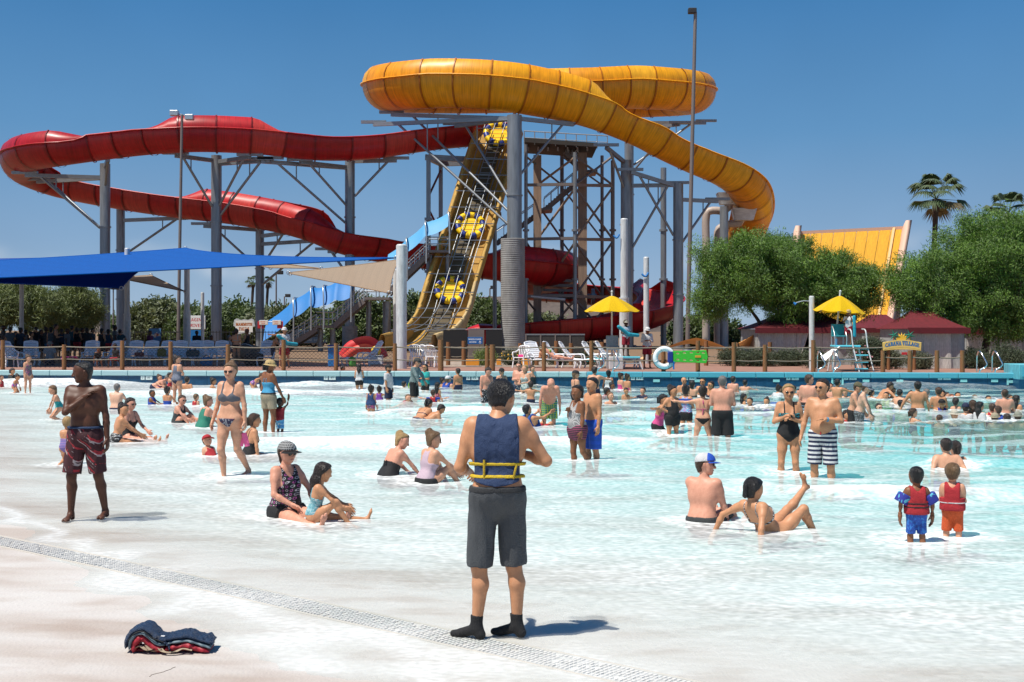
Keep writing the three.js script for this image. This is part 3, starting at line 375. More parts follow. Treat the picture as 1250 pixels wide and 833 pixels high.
sail('shade_sail', 'second blue shade sail hanging lower under the large one, coloured darker for its shaded underside', [[148, 352, 58], [214, 310, 71], [-200, 318, 74], [-180, 338, 56]], phys([.008, .075, .38], .8, { map: weave }), .2);  // darker copy of the blue cloth: shade on the underside put into its colour
sail('shade_sail', 'beige triangular shade sail spread out beside the thick white pole', [[352, 333, 61], [487, 317, 59], [475, 358, 52], [354, 334, 60.6]], M.beigeSail, .1);
sail('shade_sail', 'beige sail tip pointing down beneath the dark blue sail', [[150, 338, 72], [184, 336, 72], [226, 356, 64], [151, 341, 70]], M.beigeSail, .04);
sail('shade_sail', 'thin beige sail edge rising behind the grey columns', [[70, 327, 76], [152, 311, 70], [156, 322, 74], [72, 330, 78]], M.beigeSail, .05);
sail('shade_sail', 'narrow beige sail running from the blue peak to the grey column', [[234, 307, 68], [392, 328, 62], [330, 327, 66], [236, 311, 70]], M.beigeSail, .06);
// ---------------------------------------------------------------- fence of wooden posts and ropes along the deck
{
  const g = thing('deck_fence', 'rustic wooden post and rope fence along the pool deck', 'fence'), xs = [-70, 3, 78, 149, 208, 278, 346, 410, 482, 538, 601, 664, 722, 810, 852, 896, 934, 993, 1078, 1111, 1144, 1175];
  const base = px => { const x = (px - 625) * 46.7 / F, z = wallZ(x) - .62; return V(x * -z / 46.7, DECK, z); };
  const hgt = i => 1.08 + .1 * Math.sin(i * 2.3);
  xs.forEach((px, i) => { const p = base(px), r = .085 + .025 * (px > 530 && px < 610), h = px > 1060 ? .8 : hgt(i); part(g, 'post', new THREE.CylinderGeometry(r * .92, r, h, 10).translate(p.x, p.y + h / 2, p.z), M.wood); if (px === 601) part(g, 'post', new THREE.CylinderGeometry(.08, .09, .95, 10).translate(p.x - .2, p.y + .48, p.z - .05), M.wood); });
  for (let i = 0; i < xs.length - 1; i++) { const a = base(xs[i]), b = base(xs[i + 1]); const hs = xs[i] > 1060 ? [.55] : [.9, .42]; for (const h of hs) part(g, 'rope', tube([a.clone().setY(DECK + h), a.clone().lerp(b, .5).setY(DECK + h - .035), b.clone().setY(DECK + h)], h > .5 ? .024 : .02, 14, 6), M.rope); }
  // wire netting under the ropes over the bays beside the chairs: too fine to pick apart
  const net = []; for (let i = 1; i < 8; i++) { const a = base(xs[i]), b = base(xs[i + 1]), n = 13; for (let k = -6; k < n; k++) for (const s of [0, 1]) { const t0 = k / n, t1 = (k + 6) / n, c0 = clamp(t0, 0, 1), c1 = clamp(t1, 0, 1); if (c1 - c0 < .02) continue; const y0 = .08 + .8 * (c0 - t0) / (t1 - t0), y1 = .08 + .8 * (c1 - t0) / (t1 - t0); const f = (t, y) => a.clone().lerp(b, t).setY(DECK + (s ? .96 - y : y)); net.push(rod(f(c0, y0), f(c1, y1), .006, .006, 3)); } }
  part(g, 'netting', merge(net), M.dark).userData.kind = 'stuff';
  const g2 = thing('planter_fence', 'low rear wooden fence in front of the shrubs and screens', 'fence'); const xs2 = [526, 547, 566, 635, 655, 679, 697, 735, 862, 900, 940];
  const b2 = px => onG(px, 53.5, DECK); xs2.forEach((px, i) => { const p = b2(px); part(g2, 'post', new THREE.CylinderGeometry(.09, .1, .95 + .1 * (i % 3), 10).translate(p.x, p.y + .5, p.z), M.wood); });
  for (let i = 0; i < xs2.length - 1; i++) { if (xs2[i + 1] - xs2[i] > 70) continue; for (const h of [.4, .82]) part(g2, 'rope', tube([b2(xs2[i]).setY(DECK + h), b2(xs2[i]).lerp(b2(xs2[i + 1]), .5).setY(DECK + h - .03), b2(xs2[i + 1]).setY(DECK + h)], .02, 10, 5), M.rope); }
  // black railing far behind the deck chairs
  const g3 = thing('iron_fence', 'black iron picket fence behind the deck under the sails', 'fence'); for (let px = 100; px < 345; px += 4) { const p = onG(px, 84, DECK); part(g3, 'picket', box(.03, 1.5, .03, p.x, DECK + .75, p.z), M.black); } for (const h of [.2, 1.4]) part(g3, 'rail', beam(onG(100, 84, DECK + h), onG(344, 84, DECK + h), .05, .05), M.black);
}
const lumpy = (g, s, a) => { const p = g.attributes.position; for (let i = 0; i < p.count; i++) { const x = p.getX(i), y = p.getY(i), z = p.getZ(i), k = 1 + a * (n3(x * 2.5 + s, y * 2.5, z * 2.5) + .6 * n3(x * 6 + s, y * 6, z * 6)); p.setXYZ(i, x * k, y * k, z * k); } g.computeVertexNormals(); return g; };
// ---------------------------------------------------------------- deck furniture
function loungerProto(m) {
  const g = thing('lounger', 'white slatted plastic lounger', 'lounger');
  for (const s of [-1, 1]) { part(g, 'side_rail', tube([V(s * .3, .32, .95), V(s * .3, .35, .5), V(s * .3, .35, -.25), V(s * .29, .62, -.55), V(s * .27, 1.02, -.82)], .035, 24, 7), m); for (const z of [.78, -.2]) part(g, 'leg', tube([V(s * .3, .34, z), V(s * .32, .2, z + .07), V(s * .3, .0, z + .02)], .035, 10, 7), m); part(g, 'arm', tube([V(s * .31, .35, .15), V(s * .35, .53, .1), V(s * .35, .55, -.25), V(s * .3, .55, -.48)], .028, 12, 6), m); }
  for (let k = 0; k < 11; k++) part(g, 'seat_slat', rbox(.56, .022, .075, .008, 0, .36, .9 - k * .105), m);
  for (let k = 0; k < 8; k++) { const t = (k + .6) / 8; part(g, 'back_slat', rbox(.55 - .04 * t, .075, .022, .008).rotateX(-.62).translate(0, lerp(.4, 1.02, t), lerp(-.3, -.83, t)), m); }
  part(g, 'top_rail', tube([V(-.27, 1.02, -.82), V(0, 1.06, -.85), V(.27, 1.02, -.82)], .035, 10, 7), m);
  return g;
}
const lm = mat([.74, .76, .80], .4), lp = loungerProto(lm);
const deckPt = (px, d) => onG(px, d, DECK + .002);
{
  const spots = [[160, 'beside the fence post, under the dark blue sail'], [180, 'second in the shaded row from the fence post'], [199, 'holding a green bag in the shaded row'], [216, 'half hidden by the woman in the striped swimsuit'], [233, 'with a dark round bag on its seat'], [249, 'with a patterned towel on its seat'], [264, 'last of the shaded row beside the bare-backed sunbather']];
  spots.forEach(([px, w], i) => { const o = i ? copyOf(lp) : lp; o.position.copy(deckPt(px, 54.2)); o.rotation.y = .12 * Math.sin(i * 3); o.userData.label = 'white slatted lounger ' + w; o.userData.group = 'loungers on the deck'; });
  const more = [[38, 54, .4, 'pushed beside the white armchair under the sail'], [325, 54, .1, 'standing alone behind the lifeguard with the blue float'], [110, 54, .2, 'with a multicoloured towel beside the shaded crowd'], [136, 54, -.1, 'beneath a seated dark-clothed visitor'], [443, 53, -1.1, 'in low profile beside the red inflatable slide'], [19, 53, 1.0, 'turned sideways behind the first fence post']];
  for (const [px, d, t, w] of more) copyOf(lp, deckPt(px, d), t, 'white slatted lounger ' + w);
  const sun2 = [[659, 50.5, .5, 'with its back raised under the man in dark trunks'], [688, 50.2, 1.2, 'under the sunbather in the green bikini'], [708, 50, 1.35, 'lying flat and empty beside the turquoise towels'], [736, 50.3, 1.2, 'draped with a turquoise towel beside the ladder rails'], [752, 51.2, 1.3, 'half hidden behind the handrails with a blue towel']];
  for (const [px, d, t, w] of sun2) copyOf(lp, deckPt(px, d), t, 'white slatted lounger ' + w);
  const towel = (px, d, turn, m, label, y = .385, L = 1.2) => tag(part(scene, 'towel', gridGeo(10, 16, (u, v) => { const a = turn, x = (u - .5) * .62, z = (v - .5) * L, e = Math.abs(u - .5) > .44 ? -.12 : 0, p = deckPt(px, d); return [p.x + x * Math.cos(a) + z * Math.sin(a), p.y + y + e + .012 * n2(u * 5 + px, v * 5), p.z - x * Math.sin(a) + z * Math.cos(a), u, v]; }), m), label, 'towel');
  towel(736, 50.3, 1.2, M.turquoiseTowel, 'turquoise towel spread on a white lounger beside the handrails'); towel(752, 51.2, 1.3, M.turquoiseTowel, 'blue green towel on the lounger behind the handrails');
  const st = tex(64, 64, (u, v) => [[.9, .55, .05], [.1, .5, .3], [.85, .85, .8], [.1, .15, .5]][Math.floor(u * 8) % 4], true); towel(110, 54, .2, mat([1, 1, 1], .9, { map: st }), 'orange, green and white striped towel on a shaded lounger'); towel(84, 51.5, .6, mat([.35, .02, .2], .9), 'crumpled magenta towel beside the fence post', .42, .7);
  // plastic armchairs
  const ac = thing('armchair', 'white plastic armchair', 'chair'), m = M.whitePlastic;
  part(ac, 'seat', rbox(.5, .035, .46, .015, 0, .42, 0), m);
  for (const s of [-1, 1]) { part(ac, 'leg', rod(V(s * .26, 0, .26), V(s * .22, .42, .2), .026, .034), m); part(ac, 'leg', rod(V(s * .24, 0, -.28), V(s * .21, .42, -.2), .026, .034), m); part(ac, 'armrest', tube([V(s * .24, .42, .22), V(s * .28, .62, .2), V(s * .28, .65, -.02), V(s * .25, .72, -.24)], .026, 14, 7), m); }
  for (let k = 0; k < 6; k++) part(ac, 'back_slat', tube([V(-.19 + k * .076, .43, -.21), V(-.2 + k * .08, .65, -.25), V(-.2 + k * .08, .86, -.31)], .022, 8, 5), m);
  part(ac, 'back_rim', tube([V(-.25, .72, -.24), V(-.22, .86, -.3), V(0, .9, -.32), V(.22, .86, -.3), V(.25, .72, -.24)], .028, 16, 7), m);
  [[12, 51.3, .7, 'white plastic armchair between the fence posts under the blue sail'], [508, 52.2, .3, 'white plastic armchair beside the thick white pole'], [523, 52.6, 2.2, 'white plastic armchair between two others behind the rope fence'], [529, 51.4, 2.6, 'white plastic armchair turned sideways against the wooden post'], [636, 50.2, -.5, 'white plastic armchair with a pink cloth on the seat']].forEach(([px, d, t, l], i) => { const o = i ? copyOf(ac) : ac; o.position.copy(deckPt(px, d)); o.rotation.y = t; o.userData.label = l; o.userData.group = 'plastic armchairs'; });
  tag(part(scene, 'pink_cloth', rbox(.22, .1, .16, .04).translate(...deckPt(636, 50.15).add(V(0, .49, 0)).toArray()), mat([.8, .05, .25], .9)), 'small bright pink cloth on a white armchair seat', 'cloth');
  const bag = (px, d, y, c, label, s = [.42, .3, .3]) => { const b = thing('bag', label, 'bag', deckPt(px, d).add(V(0, y, 0)), .4, 'bags left on the deck'); part(b, 'bag_body', lumpy(rbox(1, 1, 1, .28), px, .12).scale(...s).translate(0, s[1] * .46, 0), mat(c, .85, { map: weave })); part(b, 'strap', new THREE.TorusGeometry(s[0] * .28, .018, 6, 16, Math.PI).translate(0, s[1] * .8, 0), M.dark); };
  bag(235, 53.9, .37, [.02, .07, .09], 'dark teal round bag on a shaded lounger', [.55, .32, .35]); bag(197, 53.9, .37, [.12, .14, .02], 'olive green bag on a shaded lounger', [.36, .36, .3]); bag(252, 53, 0, [.02, .18, .4], 'blue beach bag on the deck beneath the loungers', [.5, .38, .3]); bag(170, 53.9, .37, [.16, .02, .03], 'dark red folded bag on a shaded lounger', [.4, .2, .3]); bag(310, 53.5, 0, [.03, .03, .035], 'large black bag beside the fence post', [.8, .55, .5]); bag(430, 52, 0, [.1, .45, .08], 'bright green bag beneath the reclined lounger', [.3, .4, .3]);
  { const b = thing('beach_tent', 'tan folded beach tent bag slumped beside the rope fence', 'tent', deckPt(302, 55), .2); part(b, 'tent_cloth', lumpy(new THREE.SphereGeometry(.6, 24, 16), 3, .12).scale(1.15, .62, .7).translate(0, .5, 0), mat([.22, .16, .12], .9, { map: weave })); part(b, 'tent_pole', tube([V(-.7, .2, .1), V(-.2, .92, .2), V(.6, .6, .1)], .02, 14, 5), M.steel); }
}
// ---------------------------------------------------------------- lifeguard stations, umbrellas, rails
function umbrella(px, py, d, R, tilt, footPx, label) {
  const t = at(px, py, d), f = onG(footPx, d, DECK), g = thing('umbrella', label, 'umbrella', f, 0, 'yellow lifeguard umbrellas'), a = t.clone().sub(f), q = new THREE.Quaternion().setFromUnitVectors(V(0, 1, 0), V(tilt, 1, 0).normalize());
  part(g, 'pole', rod(V(0, 0, 0), a.clone().add(V(0, .18, 0)), .035), M.whitePaint);
  for (let k = 0; k < 8; k++) { const a0 = k * Math.PI / 4 + .2, a1 = a0 + Math.PI / 4, gg = gridGeo(8, 8, (u, v) => { const w = lerp(a0, a1, u), c = 1 - .075 * Math.sin(u * Math.PI) * v, y = -.62 * Math.pow(v, 1.25) - .05 * Math.sin(u * Math.PI) * v; const p = V(Math.cos(w) * R * v * c, y, Math.sin(w) * R * v * c).applyQuaternion(q).add(a); return [p.x, p.y, p.z, u * 2, v * 4]; }); part(g, 'canopy_panel', gg, M.yellowFabric); const e = V(Math.cos(a0) * R * .97, -.63, Math.sin(a0) * R * .97).applyQuaternion(q).add(a), h = V(0, -.42, 0).applyQuaternion(q).add(a), m = a.clone().lerp(e, .5).add(V(0, -.02, 0)); part(g, 'rib', rod(a.clone().add(V(0, -.03, 0)), e, .012, .012, 5), M.whitePaint); part(g, 'stretcher', rod(h, m, .012, .012, 5), M.whitePaint); }
  part(g, 'finial', new THREE.SphereGeometry(.05, 10, 8).translate(a.x, a.y + .16, a.z), M.whitePaint);
}
umbrella(747, 361, 49.5, 1.12, 0, 747, 'yellow lifeguard umbrella in front of the red slide'); umbrella(1026, 361, 47, .98, .08, 1017, 'yellow lifeguard umbrella under the dark trees');
const PLAT1 = DECK + .5, PLAT2 = DECK + .98;
{
  const mk = (px, d, y, label, w, dep) => { const g = thing('lifeguard_stand', label, 'lifeguard stand', onG(px, d, DECK)); const h = y - DECK; part(g, 'platform', rbox(w, .07, dep, .02, 0, h - .035, 0), M.cyanPaint); for (const x of [-1, 1]) for (const z of [-1, 1]) part(g, 'leg', rod(V(x * (w / 2 + .08), 0, z * dep * .5), V(x * (w / 2 - .06), h - .07, z * dep * .42), .03), M.whitePaint); for (const z of [-1, 1]) part(g, 'cross_bar', rod(V(-w / 2, h * .45, z * dep * .46), V(w / 2, h * .45, z * dep * .46), .022), M.steel); return g; };
  const a = mk(768, 48.7, PLAT1, 'low lifeguard stand with a turquoise platform under the umbrella beside the red slide', .82, .9); for (const x of [-.2]) { part(a, 'chair_seat', rbox(.5, .06, .45, .02, -.62, .78, -.35), M.galv); part(a, 'chair_back', rbox(.5, .5, .05, .02, -.62, 1.08, -.6), M.galv); for (const s of [-1, 1]) for (const z of [-.15, -.55]) part(a, 'chair_leg', rod(V(-.62 + s * .22, 0, z), V(-.62 + s * .22, .78, z), .025), M.steel); } part(a, 'equipment_box', rbox(.55, .5, .45, .03, -.55, .25, .3), M.whitePaint);
  const b = mk(1032, 46.2, PLAT2, 'tall lifeguard chair with a turquoise ladder beside the shower pole', .9, .95);
  for (let k = 0; k < 4; k++) part(b, 'ladder_step', rbox(.46, .05, .16, .015, .38 + k * -.028 + .1, PLAT2 - DECK - .12 - k * .25, .52 + k * .08), M.cyanPaint);
  for (const s of [-.27, .27]) part(b, 'ladder_rail', tube([V(.42 + s + .14, 0, .86), V(.42 + s, PLAT2 - DECK, .5), V(.38 + s, PLAT2 - DECK + .55, .38), V(.36 + s, PLAT2 - DECK + .6, .0)], .025, 20, 7), M.whitePaint);
  part(b, 'chair_back', rbox(.5, .45, .05, .03, -.2, 1.55, -.3), mat([.02, .22, .25], .5)); part(b, 'chair_seat', rbox(.5, .05, .45, .02, -.2, 1.32, -.1), mat([.02, .22, .25], .5)); for (const s of [-.42, .02]) part(b, 'chair_frame', tube([V(s, .98, .1), V(s, 1.3, .12), V(s, 1.7, -.32), V(s, .98, -.36)], .022, 20, 6), M.steel);
  part(b, 'footboard', gridGeo(1, 1, (u, v) => [lerp(-.95, -.35, u), lerp(.55, .95, u) + v * -.2 * (1 - u), lerp(.1, .6, v)]), M.whitePlastic); part(b, 'bottle', new THREE.CylinderGeometry(.045, .045, .24, 10).translate(-.42, 1.1, .3), mat([.1, .25, .4], .3));
  const rails = (px, label) => { const x = (px - 625) * 46 / F, g = thing('pool_handrail', label, 'handrail', wallP(x, DECK, .2), 0, 'pool ladder handrails'); for (const s of [-.28, .28]) part(g, 'rail_tube', tube([V(s, 0, -.55), V(s, .62, -.5), V(s, .78, -.3), V(s + .08, .5, .0), V(s + .14, .3, .06), V(s + .06, .18, .02), V(s - .08, .1, .0), V(s - .1, 0, -.02)], .026, 50, 8), M.chrome); };
  rails(741, 'chrome pool ladder handrails beside the low lifeguard stand'); rails(1003, 'curved chrome handrails beside the white shower pole'); rails(1190, 'curved chrome handrails at the pool corner beneath the tree');
  const ring = thing('life_ring', 'white life ring hung on the rope fence', 'life ring', onG(811, 45.6, DECK + .52)); part(ring, 'ring', new THREE.TorusGeometry(.33, .1, 12, 32), M.whitePlastic); for (let k = 0; k < 4; k++) part(ring, 'band', new THREE.TorusGeometry(.104, .012, 6, 14).rotateX(Math.PI / 2).rotateZ(0).translate(.33, 0, 0).rotateZ(k * Math.PI / 2 + .4), M.steel); part(ring, 'grab_line', new THREE.TorusGeometry(.44, .012, 6, 32), M.rope);
  const sb = thing('spine_board', 'bright green rescue spine board hung on the rope fence', 'spine board', onG(842, 45.5, DECK + .56)), sh = new THREE.Shape(); sh.moveTo(-.62, -.18); sh.lineTo(.6, -.23); sh.lineTo(.66, 0); sh.lineTo(.6, .23); sh.lineTo(-.62, .2); for (const [x, y] of [[-.45, .12], [-.2, .14], [.05, .15], [.3, .16], [.5, .14], [-.45, -.1], [-.2, -.12], [.05, -.13], [.3, -.14], [.52, -.12]]) { const h = new THREE.Path(); h.ellipse(x, y, .07, .035, 0, Math.PI * 2, true); sh.holes.push(h); }
  part(sb, 'board', new THREE.ExtrudeGeometry(sh, { depth: .05, bevelEnabled: true, bevelSize: .01, bevelThickness: .01, bevelSegments: 1 }), mat([.06, .48, .03], .5)); part(sb, 'orange_badge', rbox(.22, .08, .02, .01, .3, 0, .07), M.orange); part(sb, 'head_block', rbox(.2, .42, .12, .04, -.72, -.02, .03), M.navyPlastic); part(sb, 'strap', rbox(.06, .3, .03, .01, -.6, -.32, .05), M.bluePlastic);
}
// ---------------------------------------------------------------- screens, planters, signs
const print = (w, h, draw) => { const c = document.createElement('canvas'); c.width = w; c.height = h; draw(c.getContext('2d'), w, h); const t = new THREE.CanvasTexture(c); t.colorSpace = THREE.SRGBColorSpace; return mat([.92, .92, .92], .55, { map: t }); };
const face = (w, h, z = .03) => new THREE.PlaneGeometry(w, h).translate(0, 0, z);
{
  const sc = thing('equipment_screen', 'dark panelled screen wall under the red slide behind the shrubs', 'screen wall', onG(640, 62, DECK)), G = (px, d) => onG(px, d, DECK).sub(sc.position);
  for (let px = 642, i = 0; px < 714; px += 18, i++) { const a = G(px + .4, 62), b = G(px + 17.6, 62); part(sc, 'screen_panel', box(b.x - a.x, 1.28, .06, (a.x + b.x) / 2, .64, 0), M.screenPanel); part(sc, 'screen_post', box(.07, 1.34, .09, a.x - .02, .67, .02), M.brownSteel); } part(sc, 'top_rail', beam(G(641, 62).setY(1.32), G(714, 62).setY(1.32), .1, .07), M.galv);
  for (const [a0, b0, m, dz] of [[541, 571, M.black, 0], [571.5, 591, M.brownSteel, .05], [593, 613, M.black, 0]]) { const a = G(a0, 66), b = G(b0, 66); part(sc, 'screen_panel', box(b.x - a.x, 1.55, .06, (a.x + b.x) / 2, .78, -4 + dz), m); } part(sc, 'top_rail', beam(G(541, 66).setY(1.6), G(613, 66).setY(1.6), .08, .06), M.galv);
  const sg = thing('access_sign', 'small blue sign with white lettering on the dark screen', 'sign', onG(580, 65.6, DECK + .98)); part(sg, 'sign_plate', rbox(.8, .38, .03, .01), M.bluePlastic); part(sg, 'sign_print', face(.78, .36, .019), print(256, 118, (x) => { x.fillStyle = '#1f5fa6'; x.fillRect(0, 0, 256, 118); x.fillStyle = '#fff'; x.font = 'bold 35px sans-serif'; x.fillText('WHEELCHAIR', 10, 48); x.fillText('ACCESS', 26, 96); x.beginPath(); x.arc(214, 88, 16, 0, 7); x.lineWidth = 6; x.strokeStyle = '#fff'; x.stroke(); x.fillRect(208, 60, 8, 24); }));
  for (const [px, d, w, l] of [[577, 52, .56, 'orange planter block beside the yellow flowering shrub'], [609, 52.6, .2, 'narrow orange block behind the wooden post'], [642, 52.4, .38, 'orange block behind the white armchair']]) { const b = thing('planter_block', l, 'planter', onG(px, d, DECK)); part(b, 'block', rbox(w, .3, .3, .02, 0, .15, 0), M.orange); part(b, 'base', rbox(w + .04, .05, .34, .01, 0, .025, 0), M.concrete); }
  structure('gravel_bed', gridGeo(40, 4, (u, v) => { const p = onG(lerp(540, 740, u), lerp(51.5, 60, v), DECK + .01 + .05 * Math.max(0, n2(u * 30, v * 6)) * Math.sin(v * Math.PI)); return [p.x, p.y, p.z, u * 8, v * 4]; }), mat([.42, .33, .26], .95, { map: grain }));
  const falls = thing('queue_sign', 'jagged white sign with two lines of orange lettering above the queue', 'sign', onG(298, 78, DECK)), sh = new THREE.Shape(); [[-.65, .12], [-.6, .42], [-.45, .5], [-.2, .42], [0, .46], [.22, .42], [.45, .5], [.6, .42], [.66, .1], [.42, .06], [.38, -.3], [0, -.24], [-.38, -.3], [-.42, .04]].forEach(([x, y], i) => i ? sh.lineTo(x, y) : sh.moveTo(x, y)); const fy = at(298, 399, 78).y - DECK;
  part(falls, 'sign_board', new THREE.ExtrudeGeometry(sh, { depth: .06, bevelEnabled: false }).scale(1.05, 1.25, 1).translate(0, fy - .1, 0), M.whitePaint); part(falls, 'sign_print', face(1.1, .74, .064).translate(0, fy + .02, 0), print(440, 296, (x) => { x.fillStyle = '#f6f1e6'; x.fillRect(0, 0, 440, 296); x.textAlign = 'center'; x.lineWidth = 10; x.strokeStyle = '#5a2a10'; x.fillStyle = '#e07820'; x.font = 'bold 92px serif'; x.strokeText('MAMMOTH', 220, 130, 420); x.fillText('MAMMOTH', 220, 130, 420); x.font = 'bold 108px serif'; x.strokeText('FALLS', 220, 250, 260); x.fillText('FALLS', 220, 250, 260); })); for (const s of [-.25, .25]) part(falls, 'post', rod(V(s, 0, -.03), V(s, fy - .4, -.03), .05), M.brownSteel);
  const river = thing('lettered_sign', 'white sign with red lettering above a blue panel beside the white pole', 'sign', onG(240, 76, DECK)), ry = at(240, 394, 76).y - DECK; part(river, 'sign_board', rbox(1.1, .85, .08, .03, 0, ry, 0), M.whitePaint); part(river, 'sign_print', face(1.04, .8, .045).translate(0, ry, 0), print(416, 320, (x) => { x.fillStyle = '#f2f2ee'; x.fillRect(0, 0, 416, 320); x.textAlign = 'center'; x.fillStyle = '#c8202c'; x.font = 'bold 110px sans-serif'; x.fillText('RAGING', 208, 130, 400); x.fillText('RIVER', 208, 270, 330); })); part(river, 'lower_panel', rbox(.8, .7, .06, .02, 0, ry - .8, 0), M.bluePlastic); part(river, 'post', rod(V(0, 0, -.06), V(0, ry, -.06), .06), M.brownSteel);
  const board = thing('info_board', 'blue illustrated information board in front of the iron fence', 'sign', onG(189, 74, DECK)), by = at(189, 409, 74).y - DECK; part(board, 'board', rbox(.78, .82, .06, .02, 0, by, 0), M.dark); part(board, 'board_print', face(.72, .76, .035).translate(0, by, 0), print(256, 272, (x) => { x.fillStyle = '#4f86b8'; x.fillRect(0, 0, 256, 272); x.fillStyle = '#2a5f96'; x.fillRect(0, 180, 256, 92); const r = rng(3); for (let i = 0; i < 26; i++) { x.fillStyle = ['#e8e2d4', '#c46b3a', '#dcd8c0', '#9a3a2a'][i % 4]; x.fillRect(20 + r() * 190, 80 + r() * 90, 14 + r() * 34, 8 + r() * 16); } })); for (const s of [-.3, .3]) part(board, 'post', rod(V(s, 0, -.05), V(s, by + .3, -.05), .04), M.dark);
  const arrows = thing('stair_signs', 'pair of small red and white arrow signs at the foot of the stairs', 'sign', onG(329, 86, DECK)), ay = at(329, 394, 86).y - DECK; for (const [x, l] of [[-.42, 1], [.5, -1]]) { part(arrows, 'sign_plate', rbox(.62, .34, .05, .04, x, ay, 0), M.whitePaint); part(arrows, 'red_arrow', rbox(.42, .5, .04, .1, x - l * .22, ay - .16, -.05), M.red); part(arrows, 'sign_print', face(.56, .28, .028).translate(x, ay, 0), print(128, 64, (q) => { q.fillStyle = '#f4e6d4'; q.fillRect(0, 0, 128, 64); q.fillStyle = '#d4501e'; q.font = 'bold 26px sans-serif'; q.fillText(l > 0 ? 'ENTER' : 'TUBES', 12, 28); q.fillText('HERE', 26, 56); })); } part(arrows, 'post', rod(V(-.6, 0, -.06), V(-.6, ay, -.06), .05), M.steel); part(arrows, 'cross_bar', rod(V(-.6, ay + .05, -.07), V(.7, ay + .05, -.07), .03), M.steel);
  // arched arched yellow sign with a sun and palms
  const cab = thing('arched_sign', 'arched yellow sign with blue lettering, a sun and two palms', 'sign', onG(1101, 47.6, DECK)), cy = at(1101, 423, 47.6).y - DECK, cs = new THREE.Shape(); cs.moveTo(-.72, -.16); cs.quadraticCurveTo(0, -.06, .72, -.16); cs.lineTo(.74, .14); cs.quadraticCurveTo(0, .3, -.74, .14); cs.lineTo(-.72, -.16);
  part(cab, 'sign_board', new THREE.ExtrudeGeometry(cs, { depth: .05, bevelEnabled: true, bevelSize: .012, bevelThickness: .01 }).translate(0, cy, 0), mat([.80, .58, .16], .6));
  part(cab, 'sign_print', gridGeo(24, 1, (u, v) => { const x = (u - .5) * 1.38, k = 1 - (x / .72) ** 2; return [x, cy - .13 + .09 * k + v * (.26 + .04 * k), .064, u, v]; }), print(1024, 200, (x) => { x.fillStyle = '#f0cf74'; x.fillRect(0, 0, 1024, 200); x.textAlign = 'center'; x.font = 'bold 138px serif'; x.lineWidth = 16; x.strokeStyle = '#13305e'; x.strokeText('CABANA VILLAGE', 512, 142, 980); x.fillStyle = '#2a8fd0'; x.fillText('CABANA VILLAGE', 512, 142, 980); }));
  part(cab, 'sun_disc', new THREE.CylinderGeometry(.2, .2, .04, 24, 1, false, Math.PI / 2, Math.PI).rotateX(Math.PI / 2).translate(0, cy + .24, 0), mat([.85, .50, .04], .6)); for (let k = 0; k < 7; k++) part(cab, 'sun_ray', new THREE.ConeGeometry(.035, .12, 4).translate(0, .27, 0).rotateZ((k - 3) * .42).translate(0, cy + .22, 0), mat([.85, .50, .04], .6));
  for (const s of [-1, 1]) { part(cab, 'palm_trunk', rod(V(s * .33, cy + .15, .02), V(s * .3, cy + .42, .02), .025), M.wood); for (let k = 0; k < 6; k++) part(cab, 'palm_leaf', new THREE.ConeGeometry(.05, .26, 4).scale(1, 1, .4).translate(0, .13, 0).rotateZ(k / 6 * Math.PI * 2 + .3).translate(s * .3, cy + .42, .03), mat([.01, .16, .10], .7)); part(cab, 'post', new THREE.CylinderGeometry(.06, .065, cy - .1, 10).translate(s * .5, (cy - .1) / 2, -.05), M.wood); }
  part(cab, 'lower_badge', rbox(.22, .1, .03, .01, .1, cy - .28, .02), M.red);
  // small orange and white ground tents behind the fence
  const tent = (px, d, w, h, label, m) => { const t = thing('low_canopy', label, 'canopy', onG(px, d, DECK)); part(t, 'cloth', gridGeo(12, 8, (u, v) => [(u - .5) * w, h * (1 - Math.pow(Math.abs(u - .5) * 2, 1.4)) * (1 - .3 * v) + .12, -v * 2]), m); for (const s of [-.42, .42]) part(t, 'peg', rod(V(s * w, 0, -.2), V(s * w, .4, -.2), .03), M.steel); };
  tent(850, 60, 5.2, 1.05, 'long low orange canopy behind the steel columns', M.orangeFabric);
  sail('shade_sail', 'peach shade sail rising to the tree trunk behind the fence', [[886, 428, 54], [930, 404, 56], [928, 419, 57], [888, 430, 55]], M.orangeFabric, .06);
  // red inflatable slide with a ball, blue barrel
  const inf = thing('play_slide', 'small red inflatable play slide beside the wooden posts', 'play slide', onG(445, 58, DECK)); part(inf, 'slide_body', tube([V(-1.0, .25, 0), V(-.6, .75, 0), V(.2, .95, 0), V(.7, .5, 0), V(.85, .2, 0)], .3, 30, 12), M.red); part(inf, 'slide_bed', tube([V(-.9, .2, .3), V(-.4, .6, .35), V(.2, .7, .35), V(.8, .2, .3)], .2, 30, 10), mat([.55, .05, .03], .5));
  const ball = thing('beach_ball', 'striped yellow and blue beach ball beside the play slide', 'ball', onG(459, 55, DECK + .62)); for (let k = 0; k < 6; k++) part(ball, 'gore', new THREE.SphereGeometry(.22, 6, 14, k * Math.PI / 3, Math.PI / 3), k % 2 ? M.bluePlastic : M.yellowPlastic); const stn = thing('ball_crate', 'white storage crate under the beach ball', 'crate', onG(459, 55, DECK)); part(stn, 'crate_body', rbox(.6, .4, .5, .03, 0, .2, 0), M.whitePlastic); part(stn, 'crate_lid', rbox(.64, .05, .54, .02, 0, .4, 0), M.galv);
  const wet = thing('blue_bin', 'square blue bin beside the fence post near the lifeguard', 'bin', onG(407, 52, DECK)); part(wet, 'bin_body', rbox(.42, .85, .4, .03, 0, .43, 0), M.bluePlastic); part(wet, 'bin_lid', rbox(.46, .06, .44, .02, 0, .88, 0), M.navyPlastic);
